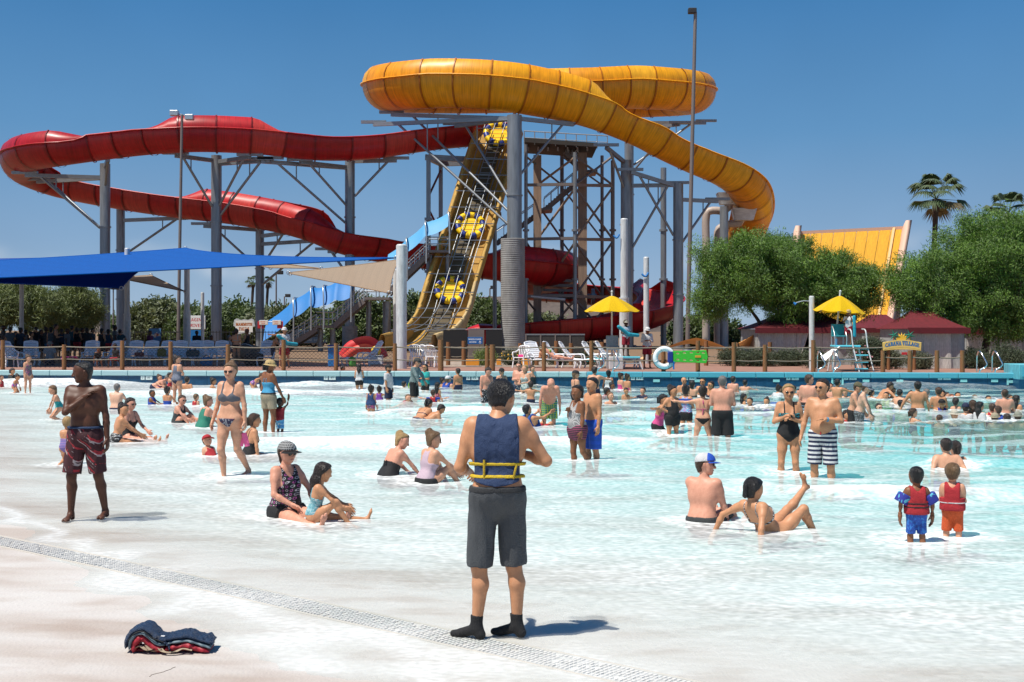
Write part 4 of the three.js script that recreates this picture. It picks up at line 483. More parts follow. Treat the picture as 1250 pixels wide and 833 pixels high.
  // parked cars glimpsed behind the stairs
  const car = (px, d, c, label) => { const g = thing('parked_car', label, 'car', onG(px, d, DECK), .1, 'cars behind the stairs'); const s = new THREE.Shape(); [[-2.2, .35], [-2.25, .75], [-1.5, .92], [-.85, 1.42], [.75, 1.45], [1.5, .98], [2.15, .85], [2.25, .4]].forEach(([x, y], i) => i ? s.lineTo(x, y) : s.moveTo(x, y)); part(g, 'body', new THREE.ExtrudeGeometry(s, { depth: 1.6, bevelEnabled: true, bevelSize: .07, bevelThickness: .08, bevelSegments: 2 }).translate(0, 0, -.8), phys(c, .3, { clearcoat: 1 })); for (const z of [.9]) part(g, 'side_window', gridGeo(1, 1, (u, v) => [lerp(lerp(-1.3, -.8, v), lerp(1.25, .72, v), u), lerp(.98, 1.36, v), z]), mat([.03, .04, .05], .1)); for (const x of [-1.4, 1.4]) for (const z of [-.82, .82]) { const w = part(g, 'wheel', new THREE.CylinderGeometry(.33, .33, .22, 20).rotateX(Math.PI / 2).translate(x, .33, z), M.black); part(w, 'rim', new THREE.CylinderGeometry(.2, .2, .24, 12).rotateX(Math.PI / 2).translate(x, .33, z), M.steel); } };
  car(372, 112, [.03, .05, .09], 'dark blue parked car glimpsed under the grey stairs'); car(402, 114, [.45, .46, .47], 'silver parked car glimpsed beside the concrete pedestal'); car(540, 118, [.3, .03, .03], 'dark red parked car behind the foot of the raft lift');
}
// ---------------------------------------------------------------- cabanas and the orange ramp behind the trees
{
  const cloth = phys([.66, .62, .57], .9, { map: weave }), cloth2 = phys([.44, .45, .44], .9, { map: weave }), roof = mat([.15, .007, .013], .8, { map: weave });  // roof red is darkened: the shade of the trees is put into its colour
  const cabana = (x0, x1, d, top, label, open) => { const a = onG(x0, d, DECK), b = onG(x1, d, DECK), w = b.x - a.x, h = at(0, top, d).y - DECK, g = thing('cabana', label, 'cabana', a.clone().lerp(b, .5), 0, 'cabanas under the trees'), n = Math.max(4, Math.round(w / .55)); for (let i = 0; i < n; i++) { if (open && i > n * .25 && i < n * .5) { part(g, 'curtain', gridGeo(6, 6, (u, v) => [-w / 2 + (i + u * (.15 + .85 * v)) * w / n, v * h, .02 + .05 * Math.sin(u * 9)]), cloth); continue; } part(g, 'canvas_panel', gridGeo(8, 4, (u, v) => [-w / 2 + (i + u) * w / n, v * h, .035 * Math.sin(u * Math.PI * 2 + v * 1.5 + i)]), i > n * .7 ? cloth2 : cloth); }
    part(g, 'side_wall', gridGeo(4, 4, (u, v) => [w / 2, v * h, -u * 4]), cloth2); part(g, 'side_wall', gridGeo(4, 4, (u, v) => [-w / 2, v * h, -u * 4]), cloth2); part(g, 'back_wall', gridGeo(2, 2, (u, v) => [(u - .5) * w, v * h, -4]), cloth2);
    const e = .15; for (const [p, q] of [[[-w / 2 - e, .2], [w / 2 + e, .2]], [[w / 2 + e, .2], [w / 2 + e, -4.2]], [[w / 2 + e, -4.2], [-w / 2 - e, -4.2]], [[-w / 2 - e, -4.2], [-w / 2 - e, .2]]]) part(g, 'roof_panel', gridGeo(6, 6, (u, v) => [lerp(lerp(p[0], q[0], u), clamp(lerp(p[0], q[0], u), -w * .2, w * .2), v), h + .02 + v * .75 - .06 * Math.sin(v * Math.PI), lerp(lerp(p[1], q[1], u), -2, v)]), roof); part(g, 'valance', box(w + .3, .24, .04, 0, h - .06, .22), roof); };
  cabana(925, 1052, 54.6, 402, 'long grey canvas cabana with an open flap and a red roof coloured darker for tree shade', true); cabana(1060, 1112, 63, 402, 'red roofed cabana behind the arched yellow sign', false); cabana(1111, 1178, 49.4, 402, 'pale grey canvas cabana with a red roof beside the pool corner', false); cabana(1180, 1262, 58, 404, 'grey cabana almost hidden behind the trees at the pool corner', true);
  const r = thing('orange_ramp', 'tall orange slide ramp with a pink frame rising behind the trees', 'slide ramp'), D = 118, yel = phys([.80, .40, .02], .45, { clearcoat: .3, map: streak }), pink = mat([.62, .40, .30], .7);
  const R = (u, v) => { const a = at(lerp(976, 1102, u), lerp(285, 279, u), D), b = at(lerp(958, 1076, u), lerp(425, 425, u), D - 14); const q = b.clone().lerp(a, v); q.z = lerp(b.z, a.z, v); return q; };
  for (let i = 0; i < 9; i++) part(r, 'ramp_panel', gridGeo(2, 12, (u, v) => { const q = R((i + .02 + u * .96) / 9, v); return [q.x, q.y, q.z, u, v * 3]; }), yel);
  for (const [u0, n] of [[-.06, 'side_frame'], [1.0, 'side_frame']]) part(r, n, gridGeo(4, 12, (u, v) => { const q = R(u0 + [0, .06, .06, 0, 0][Math.round(u * 4)], v * 1.02), f = [0, 0, 1, 1, 0][Math.round(u * 4)]; return [q.x, q.y + f * .5, q.z + f * .9]; }), pink);
  part(r, 'white_lane', gridGeo(2, 12, (u, v) => { const q = R(.90 + u * .025, v); return [q.x, q.y + .12, q.z + .14]; }), mat([.62, .42, .2], .6)); part(r, 'top_beam', beam(R(-.05, 1.005), R(1.05, 1.005), .4, .3), pink); part(r, 'back_support', gridGeo(1, 1, (u, v) => { const q = R(u, 1); return [q.x, lerp(DECK, q.y - .2, v), q.z - .6]; }), pink);
}
// ---------------------------------------------------------------- trees, palms, shrubs
const leafGeo = (n, spread, len, wid, seed) => { const r = rng(seed), a = []; for (let i = 0; i < n; i++) { const g = new THREE.PlaneGeometry(wid, len, 1, 1); g.translate(0, len / 2, 0); g.rotateX((r() - .5) * 2.6); g.rotateY(r() * 6.28); g.rotateZ((r() - .5) * 1.6); g.translate((r() - .5) * spread, (r() - .5) * spread * .8, (r() - .5) * spread); a.push(g); } return merge(a); };
const leafMat = (c, t = .45) => phys(c, .75, { transmission: t });
const woodDark = mat([.075, .055, .042], .9, { map: streak, bumpMap: grainBump, bumpScale: .02 });
const sprig = leafGeo(30, .5, .105, .02, 21), sprigFine = leafGeo(30, .55, .16, .022, 22), sprigBig = leafGeo(26, .9, .3, .09, 23);
function limbs(r, base, h, spread, levels, m, g, rad) {
  const tips = [], grow = (p, dir, len, w, lv) => { const mid = p.clone().addScaledVector(dir, len * .5).add(V((r() - .5) * len * .18, 0, (r() - .5) * len * .18)), e = p.clone().addScaledVector(dir, len); const c = new THREE.CatmullRomCurve3([p, mid, e]), N = 6, ge = gridGeo(7, N, (u, v) => { const q = c.getPoint(v), a = u * Math.PI * 2, rr = lerp(w, w * .62, v), t = c.getTangent(v), s = t.clone().cross(V(.3, .1, 1)).normalize(), b = t.clone().cross(s); q.addScaledVector(s, Math.cos(a) * rr).addScaledVector(b, Math.sin(a) * rr); return [q.x, q.y, q.z, u, v * len]; }); part(g, lv === levels ? 'trunk' : 'limb', ge, m); if (!lv) { tips.push(e); return; } const k = 2 + (r() > .45); for (let i = 0; i < k; i++) { const a = i / k * 6.28 + r() * 1.4, d = dir.clone().multiplyScalar(.75).add(V(Math.cos(a) * spread, .35 + .3 * r(), Math.sin(a) * spread)).normalize(); grow(e, d, len * (.62 + .2 * r()), w * .6, lv - 1); } };
  grow(base, V((r() - .5) * .25, 1, (r() - .5) * .2).normalize(), h, rad, levels); return tips;
}
function crown(g, geo, m, n, seed, lobes, tintA, tintB, sMin, sMax, hang = 0) { // clumps of leaves spread through uneven lobes with gaps
  const r = rng(seed), im = new THREE.InstancedMesh(geo, m, n), o = new THREE.Object3D(), c = new THREE.Color(); im.name = 'crown'; im.userData.kind = 'stuff';
  const w = lobes.map(l => l[3] * l[4] * l[5]), W = w.reduce((a, b) => a + b);
  for (let i = 0; i < n;) { let k = 0, t = r() * W; while (k < w.length - 1 && t > w[k]) t -= w[k++]; const l = lobes[k], a = r() * 6.283, z = r() * 2 - 1, q = Math.sqrt(1 - z * z), rad = Math.pow(r(), .5) * (1 + .34 * n3(q * Math.cos(a) * 3.2 + k, z * 3.2, q * Math.sin(a) * 3.2 + seed) + .1 * r() * r()); const x = l[0] + q * Math.cos(a) * l[3] * rad, y = l[1] + z * l[4] * rad, zz = l[2] + q * Math.sin(a) * l[5] * rad; if (n3(x * .8 + seed, y * .95, zz * .8) < -.16 || y < .9) { if (r() < .97) continue; } o.position.set(x, y - hang * r(), zz); o.rotation.set(r() * 6, r() * 6, r() * 6); o.scale.setScalar(lerp(sMin, sMax, r())); o.updateMatrix(); im.setMatrixAt(i, o.matrix); const f = r(); c.setRGB(lerp(tintA[0], tintB[0], f), lerp(tintA[1], tintB[1], f), lerp(tintA[2], tintB[2], f)); im.setColorAt(i, c); i++; }
  g.add(im); return im;
}
function tree(name, label, px, d, h, lobes, n, seed, geo, tA, tB, s0, s1, trunkR, lv = 3, group) {
  const g = thing(name, label, 'tree', onG(px, d, DECK - .03), 0, group), r = rng(seed); limbs(r, V(0, 0, 0), h * .3, .75, lv, woodDark, g, trunkR); const r2 = rng(seed + 5); lobes = lobes.flatMap(l => [l, ...Array.from({ length: 9 }, () => { const a = r2() * 6.283, e = r2() * 1.7 - .35, k = .12 + .26 * r2(); return [l[0] + Math.cos(a) * Math.cos(e) * l[3] * 1.08, l[1] + Math.sin(e) * l[4] * 1.14, l[2] + Math.sin(a) * Math.cos(e) * l[5] * 1.02, l[3] * k, l[4] * k * 1.1, l[5] * k]; })]); crown(g, geo, leafMat([1, 1, 1]), n, seed, lobes, tA, tB, s0, s1); return g;
}
const gA = [.05, .115, .006], gB = [.19, .35, .022];
// lobes from photograph outlines: [px, py, rx px, ry px, dz]
const lob = (px0, d, list) => list.map(([px, py, rx, ry, dz = 0, rz]) => [(px - px0) * d / F, EYE - (py - HORIZON) * d / F - DECK, dz, rx * d / F, ry * d / F, rz ?? rx * d / F * .85]);
tree('mesquite_tree', 'dense dark green mesquite tree with a forked trunk behind the peach sail', 930, 56, 5, lob(930, 56, [[900, 345, 46, 34], [950, 333, 58, 44], [1010, 342, 58, 26, -.4], [880, 320, 34, 28], [1040, 362, 40, 28, -.5], [985, 360, 52, 26], [868, 368, 28, 24], [1058, 340, 22, 16, -.6], [925, 305, 40, 18], [960, 385, 26, 12, .5], [1030, 385, 20, 10, -.3]]), 9500, 31, sprig, gA, gB, .55, 1.35, .17, 3, 'trees behind the deck');
tree('mesquite_tree', 'broad dark green mesquite tree shading the cabanas at the pool corner', 1205, 52, 5, lob(1205, 52, [[1130, 346, 40, 34], [1187, 322, 52, 40], [1235, 310, 60, 46], [1152, 370, 38, 24, .3], [1215, 368, 58, 30], [1108, 360, 26, 26], [1208, 398, 34, 16, .4], [1265, 350, 50, 56], [1166, 398, 18, 12, .8], [1250, 402, 30, 12]]), 10500, 37, sprig, gA, gB, .55, 1.35, .2, 3, 'trees behind the deck');
const pA = [.10, .14, .03], pB = [.22, .27, .07];
tree('palo_verde_tree', 'feathery olive green tree behind the crowd beneath the dark sail', 30, 92, 5, lob(30, 92, [[10, 372, 36, 26], [45, 380, 26, 22], [-20, 375, 30, 24], [30, 362, 24, 16]]), 2600, 41, sprigFine, pA, pB, 1.1, 2.1, .14, 3, 'pale trees behind the deck');
tree('palo_verde_tree', 'feathery olive green tree with thin branches beside the grey columns', 88, 94, 5, lob(88, 94, [[82, 380, 28, 24], [104, 378, 18, 24], [66, 386, 18, 16], [90, 360, 16, 12]]), 2200, 43, sprigFine, pA, pB, 1.1, 2.1, .13, 3, 'pale trees behind the deck');
const bgT = [[190, 390, 34, 22, 120, 'rounded green tree behind the information board'], [238, 396, 30, 18, 118, 'low green tree behind the red lettered sign'], [285, 396, 40, 24, 122, 'leafy green tree behind the orange lettered sign'], [338, 404, 36, 24, 118, 'green tree behind the foot of the stairs'], [378, 398, 30, 20, 125, 'green tree behind the blue stair canopy'], [440, 398, 34, 32, 108, 'brown green tree under the stair landing'], [478, 400, 26, 28, 112, 'green tree behind the thick white pole'], [515, 388, 26, 26, 116, 'green tree behind the steep conveyor'], [590, 392, 36, 24, 122, 'olive green tree between conveyor and ribbed column'], [655, 402, 34, 14, 135, 'low green tree far behind the stair tower'], [860, 410, 40, 18, 120, 'low green tree behind the steel columns'], [165, 402, 30, 14, 125, 'low green tree beside the iron fence']];
bgT.forEach(([px, py, rx, ry, d, l], i) => { const g = thing('desert_tree', l, 'tree', onG(px, d, DECK - .03), 0, 'green trees beyond the deck'), r = rng(60 + i); limbs(r, V(0, 0, 0), 1.2, .8, 2, woodDark, g, .13); crown(g, sprigBig, leafMat([1, 1, 1]), 1100, 60 + i, lob(px, d, [[px, py, rx, ry], [px - rx * .5, py + 6, rx * .6, ry * .8], [px + rx * .5, py + 5, rx * .6, ry * .85], [px + rx * .1, py - ry * .5, rx * .5, ry * .5], [px, py + 14, rx, 14]]), i % 3 ? [.05, .095, .018] : [.075, .10, .03], i % 3 ? [.13, .19, .04] : [.16, .19, .06], .8, 1.6); });
// fan palms
function palm(px, topPx, d, R, label, n, trunkR) {
  const b = onG(px, d, DECK - .03), t = at(px + 2, topPx, d).sub(b), g = thing('fan_palm', label, 'palm tree', b, 0, 'fan palms'), r = rng(Math.round(px)); const c = new THREE.CatmullRomCurve3([V(0, 0, 0), t.clone().multiplyScalar(.5).add(V(-.15, 0, 0)), t]);
  part(g, 'trunk', gridGeo(10, 30, (u, v) => { const q = c.getPoint(v), a = u * 6.283, rr = trunkR * (v > .9 ? 1.5 : 1) * (1 + .1 * ((v * 60) % 1)); return [q.x + Math.cos(a) * rr, q.y, q.z + Math.sin(a) * rr, u, v * 10]; }), woodDark);
  const pm = leafMat([.045, .085, .018], .3), pd = leafMat([.16, .12, .05], .2);
  for (let i = 0; i < n; i++) { const a = r() * 6.283, e = lerp(1.25, -.5, i / n) + (r() - .5) * .3, dir = V(Math.cos(a) * Math.cos(e), Math.sin(e), Math.sin(a) * Math.cos(e)), hub = t.clone().addScaledVector(dir, R * .58), gs = [rod(t, hub, .03, .02, 4)], s = dir.clone().cross(V(0, 1, 0)).normalize(), up = s.clone().cross(dir).normalize(); for (let k = 0; k < 23; k++) { const w = (k - 11) / 11 * 1.35, v = dir.clone().multiplyScalar(Math.cos(w)).addScaledVector(s, Math.sin(w)), tip = hub.clone().addScaledVector(v, R * .5).add(V(0, -R * .2 * (1 + .6 * r()), 0)), m = hub.clone().addScaledVector(v, R * .26); const q = v.clone().cross(up).multiplyScalar(.06 * R / 2); const ge = new THREE.BufferGeometry(); const A = hub, B = m.clone().add(q), C = m.clone().sub(q), T = tip; ge.setAttribute('position', new THREE.Float32BufferAttribute([A, B, C, B, T, C].flatMap(x => [x.x, x.y, x.z]), 3)); ge.computeVertexNormals(); gs.push(ge); } part(g, 'frond', merge(gs), i > n * .9 ? pd : pm); }
}
palm(1141, 243, 112, 3.0, 'fan palm with a bare trunk above the dark trees', 22, .24); palm(1229, 262, 118, 2.7, 'fan palm crown showing over the tree at the pool corner', 20, .26); palm(307, 345, 260, 1.9, 'tiny distant fan palm beyond the orange lettered sign', 14, .3); palm(325, 346, 270, 1.9, 'tiny distant fan palm partly behind the grey column', 14, .3); palm(335, 375, 240, 1.5, 'tiny low fan palm behind the dark lamp post', 12, .3);
// shrubs in the beds
const shrub = (px, d, w, h, label, tA, tB, n, flowers) => { const g = thing('shrub', label, 'shrub', onG(px, d, DECK - .02), 0, 'shrubs along the deck'), r = rng(Math.round(px * 3)); for (let i = 0; i < 6; i++) part(g, 'stem', rod(V(0, 0, 0), V((r() - .5) * w * .8, h * .7, (r() - .5) * w * .6), .018, .008, 5), woodDark); const im = crown(g, sprig, leafMat([1, 1, 1]), n, Math.round(px), [[0, h * .6 + .0, 0, w / 2, h * .5, w * .4], [w * .2, h * .5, 0, w * .35, h * .4, w * .3]], tA, tB, .5, .9); if (flowers) for (let i = 0; i < 14; i++) part(g, 'flower', new THREE.IcosahedronGeometry(.035, 0).translate((r() - .5) * w * .9, h * (.4 + .65 * r()), .2 + r() * w * .3), mat(flowers, .8)); return im; };
const lim = [[.10, .16, .02], [.24, .30, .05]], drk = [[.03, .05, .015], [.08, .11, .035]];
const shrubs = [[592, 53.2, .8, .62, 'rounded yellow green shrub beside the wooden post', lim, 220], [622, 53.6, .8, .55, 'thin flowering shrub at the foot of the ribbed column', drk, 150, [.7, .4, .05]], [643, 53.8, .9, .75, 'yellow flowering shrub behind the white armchair', lim, 170, [.8, .6, .05]], [680, 54, 1.1, .6, 'low shrub with pale flowers behind the sunbathers', drk, 200, [.8, .6, .08]], [715, 54.2, .9, .5, 'small dark shrub behind the empty lounger', drk, 150], [925, 52.5, 1.5, .6, 'dark green shrub under the mesquite trunk', drk, 420], [962, 53, 1.4, .6, 'dark shrub in the shade before the long cabana', drk, 420], [895, 53, 1.2, .7, 'dark low shrub behind the rope fence under the tree', drk, 300], [1060, 49, 1.5, .95, 'pink flowering oleander beside the lifeguard ladder', drk, 420, [.75, .35, .4]], [1085, 49, 1.0, .75, 'dusty green shrub before the arched yellow sign', [[.08, .09, .04], [.16, .17, .08]], 260], [1122, 48.6, .9, .6, 'grey green shrub at the corner of the pale cabana', [[.08, .09, .04], [.16, .17, .08]], 220], [1228, 48, 1.4, .8, 'dark shrub above the turquoise end block', drk, 380], [1190, 49.5, 1.1, .7, 'dark shrub beneath the tree at the pool corner', drk, 260], [200, 66, 1.6, .6, 'low yellow green ground cover below the information board', lim, 260], [222, 67, 1.4, .5, 'low green ground cover beside the white pole', lim, 220], [995, 50, 1.0, .7, 'dark shrub behind the shower pole', drk, 240]];
for (const [px, d, w, h, l, [a, b], n, fl] of shrubs) shrub(px, d, w, h, l, a, b, n, fl);
// ---------------------------------------------------------------- people: one continuous skin from a smooth union of tapered limbs
// a limb: [a, ra, b, rb, k, cuts]; a cut [point, normal] keeps the side that the normal points away from
function mesher(bones, cell, region, uvFn) {
  let lo = [1e9, 1e9, 1e9], hi = [-1e9, -1e9, -1e9];
  for (const [a, ra, b, rb] of bones) { const r = Math.max(ra, rb); for (const [p, i] of [[a.x, 0], [a.y, 1], [a.z, 2]]) { lo[i] = Math.min(lo[i], p - r); hi[i] = Math.max(hi[i], p + r); } for (const [p, i] of [[b.x, 0], [b.y, 1], [b.z, 2]]) { lo[i] = Math.min(lo[i], p - r); hi[i] = Math.max(hi[i], p + r); } }
  const M2 = cell * 2.5, n = [0, 1, 2].map(i => { lo[i] -= M2; return Math.ceil((hi[i] + M2 - lo[i]) / cell) + 1; }), [nx, ny, nz] = n, f = new Float32Array(nx * ny * nz).fill(1);
  for (const [a, ra, b, rb, k = .03, cuts] of bones) {
    const r = Math.max(ra, rb) + Math.max(k, cell * 1.8) + cell, dx = b.x - a.x, dy = b.y - a.y, dz = b.z - a.z, L2 = dx * dx + dy * dy + dz * dz || 1e-9;
    const i0 = Math.max(0, Math.floor((Math.min(a.x, b.x) - r - lo[0]) / cell)), i1 = Math.min(nx - 1, Math.ceil((Math.max(a.x, b.x) + r - lo[0]) / cell)), j0 = Math.max(0, Math.floor((Math.min(a.y, b.y) - r - lo[1]) / cell)), j1 = Math.min(ny - 1, Math.ceil((Math.max(a.y, b.y) + r - lo[1]) / cell)), k0 = Math.max(0, Math.floor((Math.min(a.z, b.z) - r - lo[2]) / cell)), k1 = Math.min(nz - 1, Math.ceil((Math.max(a.z, b.z) + r - lo[2]) / cell));
    for (let kk = k0; kk <= k1; kk++) for (let j = j0; j <= j1; j++) for (let i = i0; i <= i1; i++) {
      const px = lo[0] + i * cell - a.x, py = lo[1] + j * cell - a.y, pz = lo[2] + kk * cell - a.z; let h = (px * dx + py * dy + pz * dz) / L2; h = h < 0 ? 0 : h > 1 ? 1 : h;
      const ex = px - dx * h, ey = py - dy * h, ez = pz - dz * h; let d = Math.sqrt(ex * ex + ey * ey + ez * ez) - (ra + (rb - ra) * h);
      if (cuts) for (const [o, nn] of cuts) { const c = (px + a.x - o.x) * nn.x + (py + a.y - o.y) * nn.y + (pz + a.z - o.z) * nn.z; if (c > d) d = c; }
      const q = (kk * ny + j) * nx + i, v = f[q]; const m = k - Math.abs(v - d); f[q] = m > 0 ? Math.min(v, d) - m * m / (4 * k) : Math.min(v, d);
    }
  }
  if (region) for (let k = 0; k < nz; k++) for (let j = 0; j < ny; j++) for (let i = 0; i < nx; i++) { const q = (k * ny + j) * nx + i; if (f[q] < cell * 2.5) { if (region.add) f[q] += region.add(lo[0] + i * cell, lo[1] + j * cell, lo[2] + k * cell); const g = region(lo[0] + i * cell, lo[1] + j * cell, lo[2] + k * cell); if (g > f[q]) f[q] = g; } }
  const id = new Int32Array(nx * ny * nz).fill(-1), pos = [], uv = [], idx = [], off = [0, 1, nx, nx + 1, nx * ny, nx * ny + 1, nx * ny + nx, nx * ny + nx + 1], E = [[0, 1], [0, 2], [0, 4], [1, 3], [1, 5], [2, 3], [2, 6], [3, 7], [4, 5], [4, 6], [5, 7], [6, 7]];
  for (let k = 0; k < nz - 1; k++) for (let j = 0; j < ny - 1; j++) for (let i = 0; i < nx - 1; i++) {
    const q = (k * ny + j) * nx + i; let s = 0; for (let c = 0; c < 8; c++) if (f[q + off[c]] < 0) s |= 1 << c; if (s === 0 || s === 255) continue;
    let x = 0, y = 0, z = 0, m = 0; for (const [a, b] of E) { if (((s >> a) & 1) === ((s >> b) & 1)) continue; const fa = f[q + off[a]], fb = f[q + off[b]], t = fa / (fa - fb); x += (a & 1) + t * ((b & 1) - (a & 1)); y += ((a >> 1) & 1) + t * (((b >> 1) & 1) - ((a >> 1) & 1)); z += (a >> 2) + t * ((b >> 2) - (a >> 2)); m++; }
    id[q] = pos.length / 3; pos.push(lo[0] + (i + x / m) * cell, lo[1] + (j + y / m) * cell, lo[2] + (k + z / m) * cell);
  }
  const quad = (a, b, c, d, flip) => { if (a < 0 || b < 0 || c < 0 || d < 0) return; flip ? idx.push(a, c, b, a, d, c) : idx.push(a, b, c, a, c, d); };
  for (let k = 1; k < nz - 1; k++) for (let j = 1; j < ny - 1; j++) for (let i = 1; i < nx - 1; i++) {
    const q = (k * ny + j) * nx + i, s = f[q] < 0;
    if (s !== f[q + 1] < 0) quad(id[q], id[q - nx], id[q - nx - nx * ny], id[q - nx * ny], s); if (s !== f[q + nx] < 0) quad(id[q], id[q - nx * ny], id[q - 1 - nx * ny], id[q - 1], s); if (s !== f[q + nx * ny] < 0) quad(id[q], id[q - 1], id[q - 1 - nx], id[q - nx], s);
  }
  let vol = 0; for (let i = 0; i < idx.length; i += 3) { const a = idx[i] * 3, b = idx[i + 1] * 3, c = idx[i + 2] * 3; vol += pos[a] * (pos[b + 1] * pos[c + 2] - pos[b + 2] * pos[c + 1]) - pos[a + 1] * (pos[b] * pos[c + 2] - pos[b + 2] * pos[c]) + pos[a + 2] * (pos[b] * pos[c + 1] - pos[b + 1] * pos[c]); }
  if (vol < 0) for (let i = 0; i < idx.length; i += 3) { const t = idx[i + 1]; idx[i + 1] = idx[i + 2]; idx[i + 2] = t; }
  const g = new THREE.BufferGeometry(); g.setAttribute('position', new THREE.Float32BufferAttribute(pos, 3)); for (let i = 0; i < pos.length; i += 3) { const w = uvFn ? uvFn(pos[i], pos[i + 1], pos[i + 2]) : [pos[i] + .8 * pos[i + 2], pos[i + 1]]; uv.push(w[0], w[1]); } g.setAttribute('uv', new THREE.Float32BufferAttribute(uv, 2)); g.setIndex(idx); g.computeVertexNormals(); return g;
}
const D2 = Math.PI / 180;
// arms and legs as directions in the person's own axes: x to the person's left, y up, z ahead (mirrored for the right side)
const ARMS = { down: [[.16, -1, .02], [.06, -1, .18]], loose: [[.3, -1, -.05], [.15, -1, .3]], hip: [[.62, -.8, -.15], [-.75, -.5, .35]], front: [[.28, -.95, .12], [-.55, -.1, .9]], belly: [[.22, -1, .05], [-.7, .15, .8]], chest: [[.3, -.95, .2], [-.75, .62, .5]], up: [[.45, .55, .35], [.05, 1, .2]], out: [[1, -.15, .25], [1, .1, .35]], fwd: [[.2, -.5, .9], [.05, -.05, 1]], reach: [[.2, -.75, .55], [.05, -.85, .5]], knee: [[.2, -.55, .8], [-.2, -.45, .85]], prop: [[.35, -.8, -.55], [.1, -1, -.15]], cross: [[-.08, -.78, .6], [-.74, .62, -.26]], swim: [[.75, -.3, .7], [.3, -.1, 1]], point: [[1, .05, .1], [1, .05, .15]], face: [[.25, -.8, .5], [-.1, 1, .25]], behind: [[.4, -.95, -.2], [-.5, -.35, -.5]] };
const LEGS = { st: [[.07, -1, .03], [.02, -1, -.03]], wide: [[.2, -1, .03], [.1, -1, -.03]], stepF: [[.04, -.96, .3], [.02, -1, .05]], stepB: [[.04, -1, -.16], [.03, -.88, -.5]], sitF: [[.14, -.06, 1], [.05, -.1, 1]], sitK: [[.16, .62, .8], [.04, -.8, .5]], sitL: [[.2, .35, .9], [.05, -.62, .8]], kneel: [[.14, -.75, .65], [.05, -.3, -.95]], bend: [[.14, -.85, .5], [.05, -1, -.25]], squat: [[.25, -.2, .95], [.08, -.95, -.3]], seat: [[.14, -.05, 1], [.05, -1, .05]], cross: [[.75, .02, .65], [-.75, -.12, .4]], raise: [[.05, .55, .85], [.0, .62, .8]] };
const mir = v => [-v[0], v[1], v[2]];
function skeleton(o) {
  const s = o.H / 1.75, hs = s + (1 - s) * .6, E3 = (x, y, z) => new THREE.Quaternion().setFromEuler(new THREE.Euler(x * D2, y * D2, z * D2, 'YXZ'));
  const pq = E3(o.lean || 0, o.turn || 0, o.roll || 0), cq = pq.clone().multiply(E3(o.bend || 0, o.twist || 0, o.tilt || 0)), hq = cq.clone().multiply(E3((o.head || [0, 0])[1] - (o.lean || 0) * .4 - (o.bend || 0) * .4, (o.head || [0, 0])[0], (o.head || [0, 0, 0])[2] || 0));
  const fem = o.sex === 'f', fat = o.fat || 1, S = (q, x, y, z) => V(x * s, y * s, z * s).applyQuaternion(q);
  const pel = V(0, 0, 0), waist = S(pq, 0, .1, 0), at2 = (x, y, z) => waist.clone().add(S(cq, x, y, z)), sw = (fem ? .150 : .172) * (o.broad || 1);
  const neck = at2(0, .42, -.015), headC = neck.clone().add(V(0, .145 * hs, .025 * hs).applyQuaternion(hq)), j = { s, hs, pq, cq, hq, fem, fat, pel, waist, neck, headC };
  const lim = (key, dflt) => typeof key === 'string' ? dflt[key] : key;
  for (const [side, sg] of [['L', 1], ['R', -1]]) {
    let [u, f] = lim(o['arm' + side] || o.arm || 'down', ARMS); if (sg < 0) { u = mir(u); f = mir(f); }
    const sh = at2(sg * sw, .365, -.012), aq = o.armBody ? cq : pq.clone().slerp(cq, .5), el = sh.clone().add(V(...u).normalize().applyQuaternion(o.armFree ? new THREE.Quaternion() : aq).multiplyScalar(.285 * s)), fd = V(...f).normalize().applyQuaternion(o.armFree ? new THREE.Quaternion() : aq), wr = el.clone().addScaledVector(fd, .245 * s);
    let [t, c] = lim(o['leg' + side] || o.leg || 'st', LEGS); if (sg < 0) { t = mir(t); c = mir(c); }
    const tq = new THREE.Quaternion().setFromAxisAngle(V(0, 1, 0), (o.turn || 0) * D2), hip = pel.clone().add(S(pq, sg * .088 * (fem ? 1.05 : 1), -.03, 0)), kn = hip.clone().add(V(...t).normalize().applyQuaternion(tq).multiplyScalar(.43 * s)), cd = V(...c).normalize().applyQuaternion(tq), an = kn.clone().addScaledVector(cd, .41 * s);
    let fdir = V(0, 0, 1).applyQuaternion(tq); if (o.feet) fdir.set(Math.sin(o.feet * D2), 0, Math.cos(o.feet * D2)); let dn = V(0, -1, 0); if (cd.y > -.7) { dn = cd.clone(); fdir = (Math.abs(cd.y) < .99 ? V(0, 1, 0).addScaledVector(cd, -cd.y) : V(0, 0, -1)).normalize(); if (cd.z < -.5) { fdir = cd.clone(); dn = V(0, -1, 0); } }
    Object.assign(j, { ['sh' + side]: sh, ['el' + side]: el, ['wr' + side]: wr, ['fd' + side]: fd, ['hip' + side]: hip, ['kn' + side]: kn, ['an' + side]: an, ['ft' + side]: fdir, ['dn' + side]: dn, ['cd' + side]: cd });
  }
  let low = Math.min(-.125 * s * Math.min(1.1, fat)); for (const q of ['L', 'R']) low = Math.min(low, j['an' + q].y + j['dn' + q].y * .075 * s - .004, j['kn' + q].y - .055 * s, j['wr' + q].y - .03 * s); j.lift = -low; return j;
}
